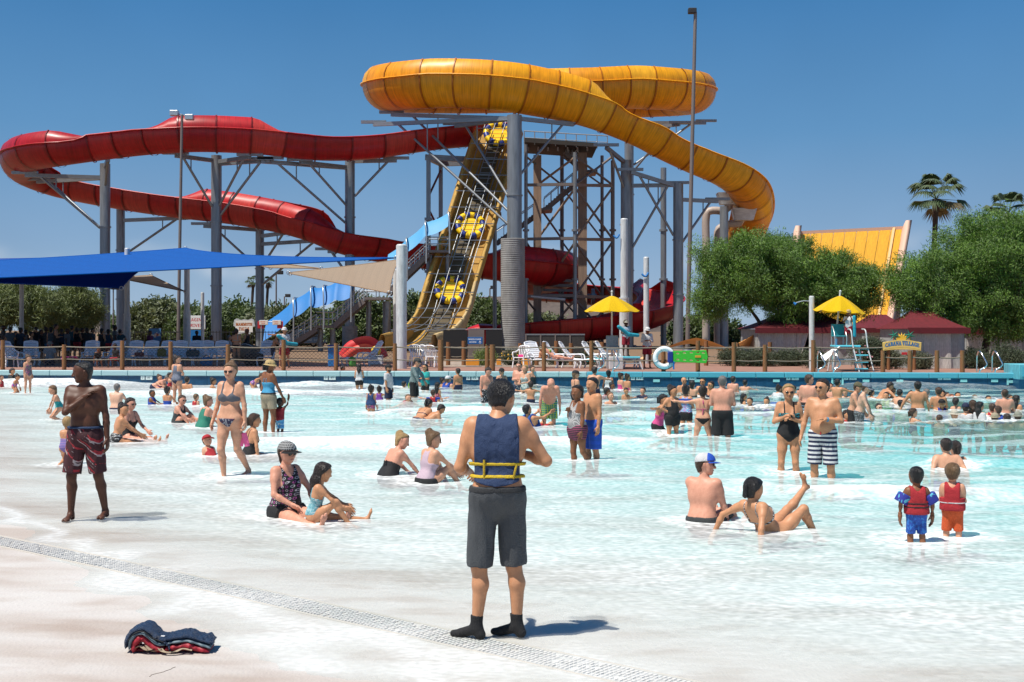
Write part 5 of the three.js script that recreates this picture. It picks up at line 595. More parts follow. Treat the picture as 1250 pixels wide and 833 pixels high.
function torsoBones(j, t = 0) {
  const { s, pq, cq, fem, fat, waist } = j, P = (x, y, z) => V(x * s, y * s, z * s).applyQuaternion(pq), C = (x, y, z) => waist.clone().add(V(x * s, y * s, z * s).applyQuaternion(cq)), F2 = Math.sqrt(fat), r = x => x * s + t, b = [];
  b.push([P(-.07 * F2, -.015, 0), r((fem ? .118 : .108) * fat), P(.07 * F2, -.015, 0), r((fem ? .118 : .108) * fat), .05]);
  b.push([P(-.065, .04, -.035), r(.098 * F2), P(.065, .04, -.035), r(.098 * F2), .05], [P(0, -.06, 0), r(.085), P(0, .02, 0), r(.09), .04]);
  b.push([C(-.05 * F2, .04, .005 * fat), r((fem ? .085 : .098) * fat), C(.05 * F2, .04, .005 * fat), r((fem ? .085 : .098) * fat), .07]);
  if (fat > 1.08) b.push([C(0, .02, .06 * fat), r(.10 * fat), C(0, .1, .05 * fat), r(.09 * fat), .07]);
  b.push([C(-.075, .2, .0), r((fem ? .098 : .112) * F2), C(.075, .2, .0), r((fem ? .098 : .112) * F2), .07], [C(-.09, .3, -.012), r(fem ? .082 : .096), C(.09, .3, -.012), r(fem ? .082 : .096), .06]);
  const sw = fem ? .118 : .14; b.push([C(-sw, .365, -.018), r(.055), C(sw, .365, -.018), r(.055), .05]);
  if (fem && s > .78) for (const q of [-1, 1]) b.push([C(q * .072, .215, .062), r(.062 * F2), C(q * .07, .25, .05), r(.05), .035]);
  if (!fem && s > .85 && fat < 1.3) for (const q of [-1, 1]) b.push([C(q * .07, .27, .058), r(.045), C(q * .1, .28, .045), r(.04), .04]);
  return b;
}
function bodyBones(j) {
  const { s, fem, fat, neck, headC, hs } = j, b = torsoBones(j), F2 = Math.sqrt(fat), lm = j.limb || 1;
  b.push([neck.clone().lerp(j.waist, .08), .062 * s, headC.clone().lerp(neck, .35), .05 * hs, .035]);
  for (const q of ['L', 'R']) {
    const sh = j['sh' + q], el = j['el' + q], wr = j['wr' + q], hip = j['hip' + q], kn = j['kn' + q], an = j['an' + q], ft = j['ft' + q], dn = j['dn' + q], a = (fem ? .9 : 1) * lm;
    b.push([sh, .056 * s * a, sh.clone().lerp(el, .35), .049 * s * a * F2, .05], [sh.clone().lerp(el, .3), .048 * s * a * F2, el, .036 * s * a, .03], [el, .037 * s * a, el.clone().lerp(wr, .3), .039 * s * a, .02], [el.clone().lerp(wr, .3), .039 * s * a, wr, .025 * s, .02]);
    b.push([hip, .088 * s * F2, hip.clone().lerp(kn, .5), .074 * s * F2 * (fem ? 1.03 : 1), .045], [hip.clone().lerp(kn, .5), .074 * s * F2, kn, .051 * s * F2, .03]);
    const back = ft.clone().multiplyScalar(-.016 * s); b.push([kn, .051 * s, kn.clone().lerp(an, .3).add(back), .053 * s * F2, .02], [kn.clone().lerp(an, .3).add(back), .053 * s, an, .031 * s, .025], [kn.clone().addScaledVector(ft, .018 * s), .036 * s, kn.clone().addScaledVector(ft, .012 * s).lerp(an, .06), .036 * s, .03]);
    const heel = an.clone().addScaledVector(dn, .045 * s).addScaledVector(ft, -.03 * s), ball = an.clone().addScaledVector(dn, .052 * s).addScaledVector(ft, .12 * s), toe = an.clone().addScaledVector(dn, .057 * s).addScaledVector(ft, .17 * s), sd = ft.clone().cross(dn).multiplyScalar(.022 * s);
    b.push([an, .033 * s, heel, .03 * s, .02], [an.clone().addScaledVector(dn, .01 * s), .03 * s, ball, .025 * s, .025], [ball.clone().add(sd), .022 * s, toe.clone().add(sd), .017 * s, .015], [ball.clone().sub(sd), .021 * s, toe.clone().sub(sd).addScaledVector(ft, -.018 * s), .016 * s, .015]);
  }
  return b;
}
function handBones(j, q, curl = .35) {
  const s = j.hs * .97, sg = q === 'L' ? 1 : -1, d = j['fd' + q], w = j['wr' + q]; let th = V(0, .15, 1).applyQuaternion(j.pq); th.addScaledVector(d, -th.dot(d)); if (th.length() < .25) { th = V(0, 1, 0); th.addScaledVector(d, -th.dot(d)); } th.normalize(); let pn = d.clone().cross(th).multiplyScalar(-sg).normalize(); if (pn.x * sg > 0 && Math.abs(d.y) > .6) pn.negate();
  const P = (l, t, n) => w.clone().addScaledVector(d, l * s).addScaledVector(th, t * s).addScaledVector(pn, n * s), b = [[P(-.02, 0, 0), .026 * s, P(.02, 0, 0), .024 * s, .015], [P(.015, .018, 0), .017 * s, P(.082, .03, 0), .0125 * s, .015], [P(.015, 0, 0), .018 * s, P(.086, .01, 0), .0125 * s, .015], [P(.015, -.012, 0), .017 * s, P(.082, -.012, 0), .012 * s, .015], [P(.015, -.02, 0), .016 * s, P(.075, -.031, 0), .0115 * s, .015]];
  const fing = (t, l0, L) => { const c1 = curl * .7, c2 = curl * 1.7, p0 = P(l0, t, 0), dir = (a) => d.clone().multiplyScalar(Math.cos(a)).addScaledVector(pn, Math.sin(a)), p1 = p0.clone().addScaledVector(dir(c1), L * .5 * s), p2 = p1.clone().addScaledVector(dir(c2), L * .5 * s); b.push([p0, .0095 * s, p1, .0088 * s, .004], [p1, .0088 * s, p2, .0072 * s, .004]); };
  fing(.033, .083, .072); fing(.011, .087, .082); fing(-.012, .083, .075); fing(-.033, .076, .058);
  const t0 = P(.022, .028, .006), t1 = P(.055, .052, .018), t2 = P(.082, .058, .03); b.push([t0, .015 * s, t1, .0108 * s, .012], [t1, .0105 * s, t2, .0082 * s, .005]); return b;
}
function headBones(j, o) {
  const h = j.hs, H = (x, y, z) => j.headC.clone().add(V(x * h, y * h, z * h).applyQuaternion(j.hq)), f = j.fem ? .95 : 1, b = [];
  b.push([H(0, .038, -.03), .083 * h, H(0, .036, .012), .078 * h, .03], [H(-.02, .0, .02), .06 * h, H(.02, .0, .02), .06 * h, .03], [H(-.022 * f, -.06, .03), .043 * h, H(.022 * f, -.06, .03), .043 * h, .035], [H(0, -.085, .052), .026 * h, H(0, -.083, .05), .026 * h, .03], [H(0, -.02, -.03), .062 * h, H(0, -.07, -.03), .05 * h, .03]);
  b.push([H(0, .012, .086), .009 * h, H(0, -.026, .104), .014 * h, .014], [H(-.013, -.03, .094), .009 * h, H(.013, -.03, .094), .009 * h, .01], [H(-.03, .026, .078), .012 * h, H(.03, .026, .078), .012 * h, .02], [H(-.014, -.056, .079), .008 * h, H(.014, -.056, .079), .008 * h, .01], [H(-.04, -.018, .052), .026 * h, H(.04, -.018, .052), .026 * h, .02]);
  for (const q of [-1, 1]) b.push([H(q * .079, .012, -.01), .013 * h, H(q * .076, -.022, -.004), .009 * h, .008], [H(q * .084, .014, -.016), .009 * h, H(q * .082, -.008, -.016), .007 * h, .008]); return b;
}
const SKIN = { pale: [.70, .44, .32], fair: [.66, .37, .245], pink: [.68, .35, .25], tan: [.58, .30, .165], olive: [.46, .23, .125], brown: [.25, .11, .056], dark: [.10, .042, .025] }, HAIR = { black: [.010, .008, .008], dark: [.022, .013, .010], brown: [.055, .028, .015], light: [.16, .09, .042], blond: [.38, .24, .10], grey: [.16, .145, .135], red: [.16, .05, .02] };
const skinMat = {}, hairMat = {}, clothMat = {};
const skinTex = tex(256, 256, (u, v) => { const a = tfbm(u, v, 10, 4), b = tn(u, v, 40); return [.93 + .05 * a + .02 * b, .90 + .07 * a + .03 * b, .88 + .08 * a + .03 * b]; });
const skinOf = k => skinMat[k] ??= phys(SKIN[k], .48, { map: withRepeat(skinTex, 2, 2), specularIntensity: .6, sheen: .15, sheenRoughness: .6, sheenColor: rgb(.5, .3, .25) });
const hairBump = tex(256, 256, (u, v) => .5 + .5 * tn(u, v * .2, 60), false);
const hairOf = k => hairMat[k] ??= mat(HAIR[k], .42, { bumpMap: withRepeat(hairBump, 8, 3), bumpScale: .006 });
// cloth: plain colour or printed pattern, in metres
const PAT = { hstripe: (u, v, A, B) => (v * 8 % 1) < .5 ? A : B, check: (u, v, A, B, C) => { const a = (u * 4 % 1) < .5, b = (v * 4 % 1) < .5; return a && b ? A : a || b ? B : C; }, dots: (u, v, A, B) => { const x = (u * 8) % 1 - .5, y = (v * 8 + (Math.floor(u * 8) % 2) * .5) % 1 - .5; return x * x + y * y < .09 ? B : A; }, rings: (u, v, A, B, C) => { const i = Math.floor(u * 5), j = Math.floor(v * 5), x = (u * 5) % 1 - .5, y = (v * 5) % 1 - .5, r = Math.hypot(x, y); return r > .2 && r < .34 ? ((i + j) % 2 ? B : C) : A; }, floral: (u, v, A, B, C) => { const n = tfbm(u, v, 6, 3); return n > .18 ? B : n < -.2 ? C : A; }, slash: (u, v, A, B, C) => { const n = tn(u + v, (u - v) * .2 + .3, 14) + .4 * tn(u, v, 24), t = ((u + v) * 4) % 1; return t < .28 ? (n > .05 ? B : A) : t < .55 ? A : n > .3 ? C : A; }, plaid: (u, v, A, B, C) => { const a = Math.abs((u * 4 % 1) - .5), b = Math.abs((v * 4 % 1) - .5); return a < .1 || b < .1 ? B : (u * 4 % 1) < .5 === (v * 4 % 1) < .5 ? A : C; } };
const sr = c => c.map(x => Math.pow(x, 1 / 2.2));
function clothOf(spec) { const k = JSON.stringify(spec); if (clothMat[k]) return clothMat[k]; if (typeof spec[0] === 'number') return clothMat[k] = mat(spec, .8, { map: withRepeat(weave, 20, 20), bumpMap: withRepeat(grainBump, 5, 5), bumpScale: .006 }); const [p, rep, ...cs] = spec, c = cs.map(sr), t = tex(256, 256, (u, v) => PAT[p](u, v, ...c).map(x => x * (.95 + .05 * tn(u, v, 40)))); t.repeat.set(1 / rep, 1 / rep); return clothMat[k] = mat([.95, .95, .95], .8, { map: t }); }
function person(o) {
  const g = thing('person', o.label, 'person', o.pos, o.yaw * D2, o.group), j = skeleton(o), cell = o.cell, s = j.s, up = V(0, j.lift, 0);
  j.limb = o.limb; const px0 = o.pos.x * 3;
  const inv = (q) => q.clone().invert(), pqi = inv(j.pq), cqi = inv(j.cq), hqi = inv(j.hq), tmp = V(0, 0, 0);
  const add = (name, geo, m, lab) => part(g, name, geo.translate(0, j.lift, 0), m, lab);
  const skin = [mesher(bodyBones(j), cell)], hc = Math.min(cell * .62, .012), hd = Math.min(Math.max(cell * .42, .0038), .0085);
  if (!o.noHead) skin.push(mesher(headBones(j, o), hd)); for (const q of ['L', 'R']) skin.push(mesher(handBones(j, q, (o.curl || [.4, .4])[q === 'L' ? 0 : 1]), Math.min(Math.max(cell * .4, .0034), .0075)));
  add('body', merge(skin), skinOf(o.skin));
  const inHead = (x, y, z) => tmp.set(x, y, z).sub(j.headC).applyQuaternion(hqi).divideScalar(j.hs), H = (x, y, z) => j.headC.clone().add(V(x * j.hs, y * j.hs, z * j.hs).applyQuaternion(j.hq)), h = j.hs;
  // hair
  const [hair, style] = o.hair || ['dark', 'short'];
  if (style !== 'bald') {
    const th = style === 'buzz' ? .005 : style === 'short' ? .013 : .018, b = [[H(0, .038, -.03), (.083 + th) * h, H(0, .036, .012), (.078 + th) * h, .03], [H(0, -.02, -.034), (.065 + th) * h, H(0, -.072, -.034), (.052 + th) * h, .03]];
    const longs = { long: [[H(0, 0, -.06), .06 * h, H(0, -.12, -.085), .07 * h, .03], [H(-.045, -.08, -.06), .045 * h, H(-.05, -.24, -.07), .03 * h, .03], [H(.045, -.08, -.06), .045 * h, H(.05, -.24, -.07), .03 * h, .03], [H(0, -.1, -.085), .06 * h, H(0, -.3, -.09), .025 * h, .03]], bun: [[H(0, .1, -.105), .048 * h, H(0, .122, -.085), .046 * h, .02], [H(0, .06, -.1), .04 * h, H(0, .1, -.1), .035 * h, .02]], pony: [[H(0, .04, -.11), .026 * h, H(0, .02, -.145), .026 * h, .015], [H(0, .02, -.145), .026 * h, H(.005, -.11, -.13), .026 * h, .015], [H(.005, -.11, -.13), .026 * h, H(.015, -.26, -.1), .01 * h, .015]], bob: [[H(-.065, .0, -.01), .032 * h, H(-.068, -.075, .0), .03 * h, .02], [H(.065, .0, -.01), .032 * h, H(.068, -.075, .0), .03 * h, .02], [H(0, -.02, -.06), .05 * h, H(0, -.085, -.055), .05 * h, .02]] };
    if (longs[style]) b.push(...longs[style]);
    const lx = style === 'bob' || style === 'long' ? .062 : .09, top = style === 'receding' ? .075 : .055;
    const edge = (x, y, z) => { const p = inHead(x, y, z); const front = p.z - Math.max(-.03, .045 + (p.y - top) * .9) + Math.max(0, Math.abs(p.x) - .03) * .5, nape = (style === 'short' || style === 'buzz' || style === 'receding') ? -.088 + Math.abs(p.x) * .3 - p.y : (style === 'bun' || style === 'pony') ? -.105 + Math.abs(p.x) * .3 - p.y : -1, ear = lx === .09 ? Math.min(.03 - Math.hypot(p.y + .012, p.z + .004) , Math.abs(p.x) - .05) : -1, side = lx === .09 ? Math.min(p.z + .012, -.012 - p.y) : -1; return Math.max(front, nape, ear, side); };
    const reg = (x, y, z) => (edge(x, y, z) + .004 * n3(x * 70, y * 70, z * 70)) * h, tuft = style === 'buzz' ? 0 : style === 'short' || style === 'receding' ? .0024 : .0022;
    reg.add = (x, y, z) => { const e = -edge(x, y, z); return (th + .002) * .85 * h * (1 - smooth(-.002, .013, e)) - tuft * h * (n3(x * 55, y * 28, z * 55) + .7 * n3(x * 110, y * 50, z * 110)); };
    add('hair', mesher(b, hd, reg), hairOf(hair));
  }
  if (o.beard) add('beard', mesher([[H(-.03, -.065, .032), .044 * h, H(.03, -.065, .032), .044 * h, .03], [H(0, -.088, .052), .03 * h, H(0, -.07, .06), .03 * h, .03]], hd, (x, y, z) => { const p = inHead(x, y, z); return Math.max((p.y + .045) * h, -(p.z + .01) * h, p.z > .07 && p.y > -.07 && Math.abs(p.x) < .02 ? .01 : -1); }), hairOf(hair));
  // face
  if (o.face) { const eyeW = mat([.75, .72, .70], .25), dk = mat([.015, .01, .008], .25); for (const q of [-1, 1]) { if (!o.glasses) { const e = add('eye', new THREE.SphereGeometry(.0125 * h, 12, 10).applyQuaternion(j.hq).translate(...H(q * .032, .004, .0685).toArray()), eyeW); part(e, 'iris', new THREE.SphereGeometry(.0066 * h, 10, 8).translate(...H(q * .031, .003, .0775).add(up).toArray()), dk); } add('eyebrow', tube([H(q * .014, .025, .088), H(q * .034, .03, .086), H(q * .052, .022, .074)], .0038 * h, 8, 5), hairOf(hair === 'grey' ? 'grey' : 'dark')); } add('mouth', tube([H(-.022, -.056, .079), H(0, -.057, .089), H(.022, -.056, .079)], .0042 * h, 8, 5), mat(o.skin === 'dark' || o.skin === 'brown' ? [.10, .028, .025] : [.36, .11, .10], .5)); }
  if (o.glasses) { const gm = mat([.012, .012, .014], .08), a = []; for (const q of [-1, 1]) { a.push(new THREE.SphereGeometry(.027 * h, 12, 8).scale(1, .72, .35).applyQuaternion(j.hq).translate(...H(q * .034, o.glasses === 'up' ? .1 : .006, o.glasses === 'up' ? .062 : .09).toArray())); a.push(rod(H(q * .06, o.glasses === 'up' ? .1 : .012, o.glasses === 'up' ? .05 : .08), H(q * .085, o.glasses === 'up' ? .06 : .014, -.02), .003 * h, .003 * h, 5)); } a.push(rod(H(-.012, o.glasses === 'up' ? .1 : .01, o.glasses === 'up' ? .068 : .098), H(.012, o.glasses === 'up' ? .1 : .01, o.glasses === 'up' ? .068 : .098), .003 * h, .003 * h, 5)); add('sunglasses', merge(a), gm); }
  // garments
  const P3 = (x, y, z) => tmp.set(x, y - 0, z), C = (x, y, z) => V(x, y, z).sub(j.waist).applyQuaternion(cqi).divideScalar(s), Q = (x, y, z) => V(x, y, z).applyQuaternion(pqi).divideScalar(s);
  const gc = Math.min(cell, .02), tor = t => torsoBones(j, t * s);
  const brief = (q, c, hi = .06, leg = .95) => Math.max((q.y - hi), -(q.y + .125 - Math.max(0, Math.abs(q.x) - .028) * leg));
  const W = {
    trunks: ([, col, len = .85, loose = .02]) => { const b = [], up2 = j.knL.y < j.hipL.y - .3 * s && j.knR.y < j.hipR.y - .3 * s; b.push(...torsoBones(j, .012 * s).slice(0, 3)); for (const q of ['L', 'R']) { const a = j['hip' + q], k = j['kn' + q], d = k.clone().sub(a), e = a.clone().addScaledVector(d, len), x = a.clone().addScaledVector(d, len + .25); const dn = d.clone().normalize(); b.push([a.clone().addScaledVector(d, .02), (.092 + loose * .5) * s * Math.sqrt(j.fat), x, (.074 + loose * (o.limb ? .6 : .9)) * s * Math.sqrt(j.fat), .025, [[e, dn]]]); } return ['shorts', b, (x, y, z) => { const q = Q(x, y, z); return Math.max(q.y - .075, q.y < -.19 && up2 ? .0085 - Math.abs(q.x) : -1) * s; }]; },
    brief: () => ['swim_brief', tor(.007), (x, y, z) => brief(Q(x, y, z), null, .05) * s],
    onepiece: ([, , top = .26]) => ['swimsuit', tor(.008), (x, y, z) => { const q = Q(x, y, z), c = C(x, y, z), ax = Math.abs(c.x); const strap = c.y > top - .02 && Math.abs(ax - .075) < .016 ? c.y - .43 : 1; return Math.max(-(q.y + .125 - Math.max(0, Math.abs(q.x) - .03) * .9), Math.min(Math.max(c.y - top - (c.z > 0 ? -.03 + ax * .3 : -.06), ax > .155 && c.y > .2 ? .01 : -1), strap)) * s; }],
    bikini_top: () => ['bikini_top', tor(.008), (x, y, z) => { const c = C(x, y, z), ax = Math.abs(c.x), front = c.z > .02; const strap = c.y > .2 && Math.abs(ax - .085 + (front ? .0 : 0)) < .012 ? c.y - .43 : 1; return Math.min(Math.max(.13 + (front ? Math.abs(ax - .07) * .2 : .02) - c.y, c.y - (front ? .268 - Math.abs(ax - .075) * .75 : .18)), strap) * s; }],
    bikini_bottom: () => ['bikini_bottom', tor(.007), (x, y, z) => brief(Q(x, y, z), null, .0, 1.15) * s],
    tank: ([, , bot = -.1, w = .15, tk = .01]) => ['tank_top', tor(tk), (x, y, z) => { const c = C(x, y, z), q = Q(x, y, z), ax = Math.abs(c.x); return Math.max(bot - q.y, c.y > .2 ? ax - w + .1 * Math.max(0, c.y - .2) : -1, c.y - .45 + (c.z > 0 ? .15 : .07) * Math.max(0, 1 - (ax / .1) ** 2)) * s; }],
    tube_top: ([, , lo = -.02, hi = .24]) => ['top', tor(.009), (x, y, z) => { const c = C(x, y, z), q = Q(x, y, z); return Math.max(lo - q.y, c.y - hi) * s; }],
    tee: ([, , sl = .62, bot = -.1]) => { const b = tor(.014); for (const q of ['L', 'R']) { const a = j['sh' + q], e = j['el' + q], w = j['wr' + q], long = sl > 1; const m = long ? e.clone().lerp(w, sl - 1) : a.clone().lerp(e, sl), d = (long ? w.clone().sub(e) : e.clone().sub(a)).normalize(); if (long) b.push([a, .066 * s, e, .05 * s, .04], [e, .05 * s, m.clone().addScaledVector(d, .05), .036 * s, .03, [[m, d]]]); else b.push([a, .07 * s, m.clone().addScaledVector(d, .06), .068 * s, .04, [[m, d]]]); } return ['shirt', b, (x, y, z) => { const c = C(x, y, z), q = Q(x, y, z), ax = Math.abs(c.x); return Math.max(bot - q.y, c.y - .415 + Math.max(0, .07 - ax) * .8) * s; }]; },
    vest: () => ['life_vest', tor(.05), (x, y, z) => { const c = C(x, y, z), q = Q(x, y, z), ax = Math.abs(c.x); return Math.max(-.0 - q.y, c.y > .17 ? ax - .15 : -1, c.y - .46 + .1 * Math.max(0, 1 - (ax / .09) ** 2), c.z > .05 && ax < .008 ? .01 : -1) * s; }],
    skirt: ([, , len = .5]) => { const b = torsoBones(j, .016 * s).slice(0, 3); for (const q of ['L', 'R']) { const a = j['hip' + q], k = j['kn' + q], d = k.clone().sub(a), dn = d.clone().normalize(); b.push([a, .11 * s, a.clone().addScaledVector(d, len + .25), .11 * s, .09, [[a.clone().addScaledVector(d, len), dn]]]); } return ['skirt', b, (x, y, z) => (Q(x, y, z).y - .07) * s]; },
    backvest: () => ['life_vest', tor(.021), (x, y, z) => { const c = C(x, y, z), ax = Math.abs(c.x); return Math.max(-.03 - c.y + ax * ax * 1.6, ax - .148 + .12 * Math.max(0, c.y - .3), c.y - .47 + (c.z > 0 ? .12 : .055) * Math.max(0, 1 - (ax / .085) ** 2), .018 - Math.abs(c.z + .015) - Math.max(0, c.y - .33)) * s; }],
    socks: () => { const b = []; for (const q of ['L', 'R']) { const an = j['an' + q], ft = j['ft' + q], dn = j['dn' + q], k = j['kn' + q], d = k.clone().sub(an).normalize(), hgt = an.clone().addScaledVector(d, .085 * s); const heel = an.clone().addScaledVector(dn, .043 * s).addScaledVector(ft, -.03 * s), ball = an.clone().addScaledVector(dn, .05 * s).addScaledVector(ft, .12 * s), toe = an.clone().addScaledVector(dn, .054 * s).addScaledVector(ft, .165 * s), sd = ft.clone().cross(dn).multiplyScalar(.022 * s); b.push([an.clone().addScaledVector(d, .13 * s), .045 * s, an, .039 * s, .02, [[hgt, d]]], [an, .04 * s, heel, .037 * s, .02], [an.clone().addScaledVector(dn, .01 * s), .037 * s, ball, .032 * s, .02], [ball.clone().add(sd), .029 * s, toe.clone().add(sd), .024 * s, .012], [ball.clone().sub(sd), .028 * s, toe.clone().sub(sd).addScaledVector(ft, -.018 * s), .023 * s, .012]); } return ['socks', b, null, .008]; },
    armfloats: () => ['arm_floats', ['L', 'R'].map(q => { const a = j['sh' + q], e = j['el' + q], d = e.clone().sub(a).normalize(), p0 = a.clone().lerp(e, .3), p1 = a.clone().lerp(e, .98); return [a.clone().lerp(e, .1), .15 * s, a.clone().lerp(e, 1.2), .15 * s, .005, [[p1, d], [p0, d.clone().negate()]]]; }), null, .009],
  };
  for (const w of o.wear || []) {
    if (W[w[0]]) { const [name, b, reg, c2] = W[w[0]](w); if (reg && ['trunks', 'tee', 'skirt', 'vest', 'backvest', 'tank'].includes(w[0])) { const am = { trunks: .005, tee: .006, skirt: .004, vest: .005, backvest: .004, tank: .003 }[w[0]] * s, yf = w[0] === 'trunks' || w[0] === 'skirt' ? 4 : 14; reg.add = (x, y, z) => am * (n3(x * 15 + px0, y * yf, z * 15) + (yf > 5 ? .6 : .2) * n3(x * 34, y * yf * 2.4, z * 34 + px0)); } add(name, mesher(b, Math.min(gc, c2 || gc), reg), clothOf(w[1])); continue; }
    const band = (y, fn = Q, wd = .018, t = .016) => mesher(tor(t), Math.min(gc, .007), (x, yy, z) => (Math.abs(fn(x, yy, z).y - y) - wd) * s);
    if (w[0] === 'belt') add('strap', band(w[2] ?? .05, w[3] ? C : Q, w[4] ?? .014, w[5] ?? .056), clothOf(w[1]));
    if (w[0] === 'cap' || w[0] === 'bucket') {
      add(w[0] === 'cap' ? 'cap' : 'hat', mesher([[H(0, .045, -.03), .1 * h, H(0, .043, .012), .096 * h, .03]], hd, (x, y, z) => { const p = inHead(x, y, z); return (.042 - p.y + p.z * .08) * h; }), clothOf(w[1]));
      if (w[0] === 'cap') { const f = w[3] ? -1 : 1; add('cap_brim', gridGeo(14, 5, (u, v) => { const a = (u - .5) * 2.5, r = lerp(.088, .088 + .085 * Math.cos(a * .62), v), p = H(Math.sin(a) * r, .047 - .018 * v - .02 * Math.abs(u - .5), f * Math.cos(a) * r + .0); return [p.x, p.y, p.z]; }), clothOf(w[2] || w[1])); if (w[4]) add('cap_front', mesher([[H(0, .045, -.03), .1035 * h, H(0, .043, .012), .0995 * h, .03]], hd, (x, y, z) => { const p = inHead(x, y, z); return Math.max(.044 - p.y + p.z * .08, .02 - p.z) * h; }), clothOf(w[4])); }
      else add('hat_brim', gridGeo(24, 4, (u, v) => { const a = u * 6.2832, r = lerp(.092, w[2] || .15, v), p = H(Math.sin(a) * r, .05 - .035 * v * v - .004 * Math.sin(a * 3), Math.cos(a) * r - .008); return [p.x, p.y, p.z]; }), clothOf(w[1]));
    }
    if (w[0] === 'ties') for (const [a, b] of w[2]) add('tie', tube([waistPt(j, a), waistPt(j, [(a[0] + b[0]) / 2, (a[1] + b[1]) / 2, Math.min(a[2], b[2]) - .005]), waistPt(j, b)], (w[3] || .007) * s, 10, 6), clothOf(w[1]));
    if (w[0] === 'wrist') { const q = w[2], e = j['el' + q], k = j['wr' + q]; add('wristband', rod(e.clone().lerp(k, .88), e.clone().lerp(k, .97), .034 * s, .031 * s, 14), clothOf(w[1])); }
    if (w[0] === 'float') add('rescue_tube', mesher([[V(-.42, .32 * 1, .24).add(j.waist), .07, V(0, .02, .27).add(j.waist), .075, .05], [V(0, .02, .27).add(j.waist), .075, V(.42, -.02, .22).add(j.waist), .07, .05]], .016), clothOf(w[1]));
    if (w[0] === 'floatV') add('rescue_tube', mesher([[V(.3, .28, .16).add(j.waist), .06, V(.3, -.42, .12).add(j.waist), .06, .05]], .016), clothOf(w[1]));
  }
  return { g, j };
}
const waistPt = (j, [x, y, z]) => j.waist.clone().add(V(x * j.s, y * j.s, z * j.s).applyQuaternion(j.cq));
const K = { black: [.012, .012, .014], navy: [.012, .02, .065], white: [.72, .72, .73], grey: [.13, .14, .15], dgrey: [.045, .05, .052], lgrey: [.34, .38, .40], red: [.50, .02, .03], dred: [.28, .012, .025], blue: [.012, .07, .42], royal: [.015, .10, .60], sky: [.06, .36, .62], teal: [.02, .36, .36], aqua: [.05, .5, .55], green: [.03, .25, .17], pink: [.75, .09, .30], purple: [.2, .05, .36], khaki: [.42, .35, .24], straw: [.58, .42, .18], orange: [.80, .12, .025], olive: [.12, .11, .06], yellow: [.75, .52, .02], lilac: [.52, .36, .46], brown: [.14, .07, .04], lime: [.3, .6, .05], maroon: [.2, .012, .03], cream: [.6, .55, .45] };
const warn = [];
// photograph column, head top and waterline (or foot) row; size follows from distance and floor
function put(px, top, yw, yaw, o) {
  const level = o.level ?? 0, d = F * (EYE - level) / (yw - HORIZON), X = (px - 625) * d / F, Z = -d, dep = o.level !== undefined ? 0 : depthAt(X, Z), vis = (yw - top) * d / F;
  let H; const want = vis + dep, fit = () => { const ref = skeleton({ ...o, H: 1.7 }), t0 = ref.lift + ref.headC.y + .122 * ref.hs; H = clamp(1.7 * want / t0, o.min || .8, o.max || 1.96); for (let i = 0; i < 4; i++) { const r = skeleton({ ...o, H }), t = r.lift + r.headC.y + .122 * r.hs; H = clamp(H * want / t, o.min || .8, o.max || 1.96); } };
  fit(); if (dep > .3 && H <= (o.min || .8) + .001) for (const l of ['bend', 'kneel', 'sitL', 'sitF']) { o = { ...o, leg: l, legL: l, legR: l }; fit(); if (H > (o.min || .8) + .001) break; }
  const r = skeleton({ ...o, H }), got = r.lift + r.headC.y + .122 * r.hs; if (Math.abs(got - want) > .12) warn.push(`${px},${top}: want ${want.toFixed(2)} got ${got.toFixed(2)} depth ${dep.toFixed(2)}`);
  const y = o.level !== undefined ? o.level : floorY(X, Z); if (o.level === undefined && dep > .03) waders.push({ x: X, z: Z });
  return person({ ...o, H, pos: V(X, y + .004, Z), yaw, cell: o.cell || clamp(d * .00085, .0095, .026), face: o.face ?? d < 27 });
}
const who = (px, top, yw, yaw, sex, skin, hair, wear, label, o = {}) => put(px, top, yw, yaw, { sex, skin, hair, wear, label, group: 'bathers in and around the wave pool', ...o });
// --- near the shore
who(607, 467, 779, 178, 'm', 'tan', ['black', 'short'], [['trunks', [.08, .088, .097], 1.0, .014], ['belt', [.03, .032, .036], .055, false, .018, .0165], ['backvest', [.022, .05, .135]], ['belt', K.yellow, .115, true, .0105, .0255], ['belt', K.yellow, .035, true, .0105, .0255], ['ties', K.yellow, [[[.08, .145, -.129], [.08, .012, -.127]], [[-.135, .13, -.085], [-.11, .02, -.112]]], .008], ['socks', K.black]], 'young man in navy life vest with yellow straps, charcoal shorts and black socks', { armL: [[.3, -1, -.02], [-.25, -.2, .9]], armR: [[.58, -.85, .1], [-.78, .2, .65]], feet: 62, turn: 8, twist: -8, head: [-18, 24], bend: 4, cell: .0085, legL: [[.07, -1, .03], [.05, -1, -.02]], legR: [[.06, -1, .08], [.05, -1, -.02]], curl: [.7, .7], broad: .97 });
who(103.5, 442, 634, -4, 'm', 'dark', ['black', 'buzz'], [['trunks', ['slash', .55, [.05, .008, .012], [.40, .018, .03], [.42, .36, .36]], .92, .034], ['belt', [.02, .05, .13], .07, false, .012, .022]], 'shirtless boy in red and black slashed trunks with one hand on his shoulder', { armR: 'cross', armL: [[.22, -1, .05], [.1, -1, .1]], head: [-58, 4], legL: [[.1, -1, -.1], [.1, -.97, -.22]], legR: [[.12, -1, .06], [.03, -1, -.03]], cell: .0095, curl: [.5, .3], limb: .92, broad: 1.0 });
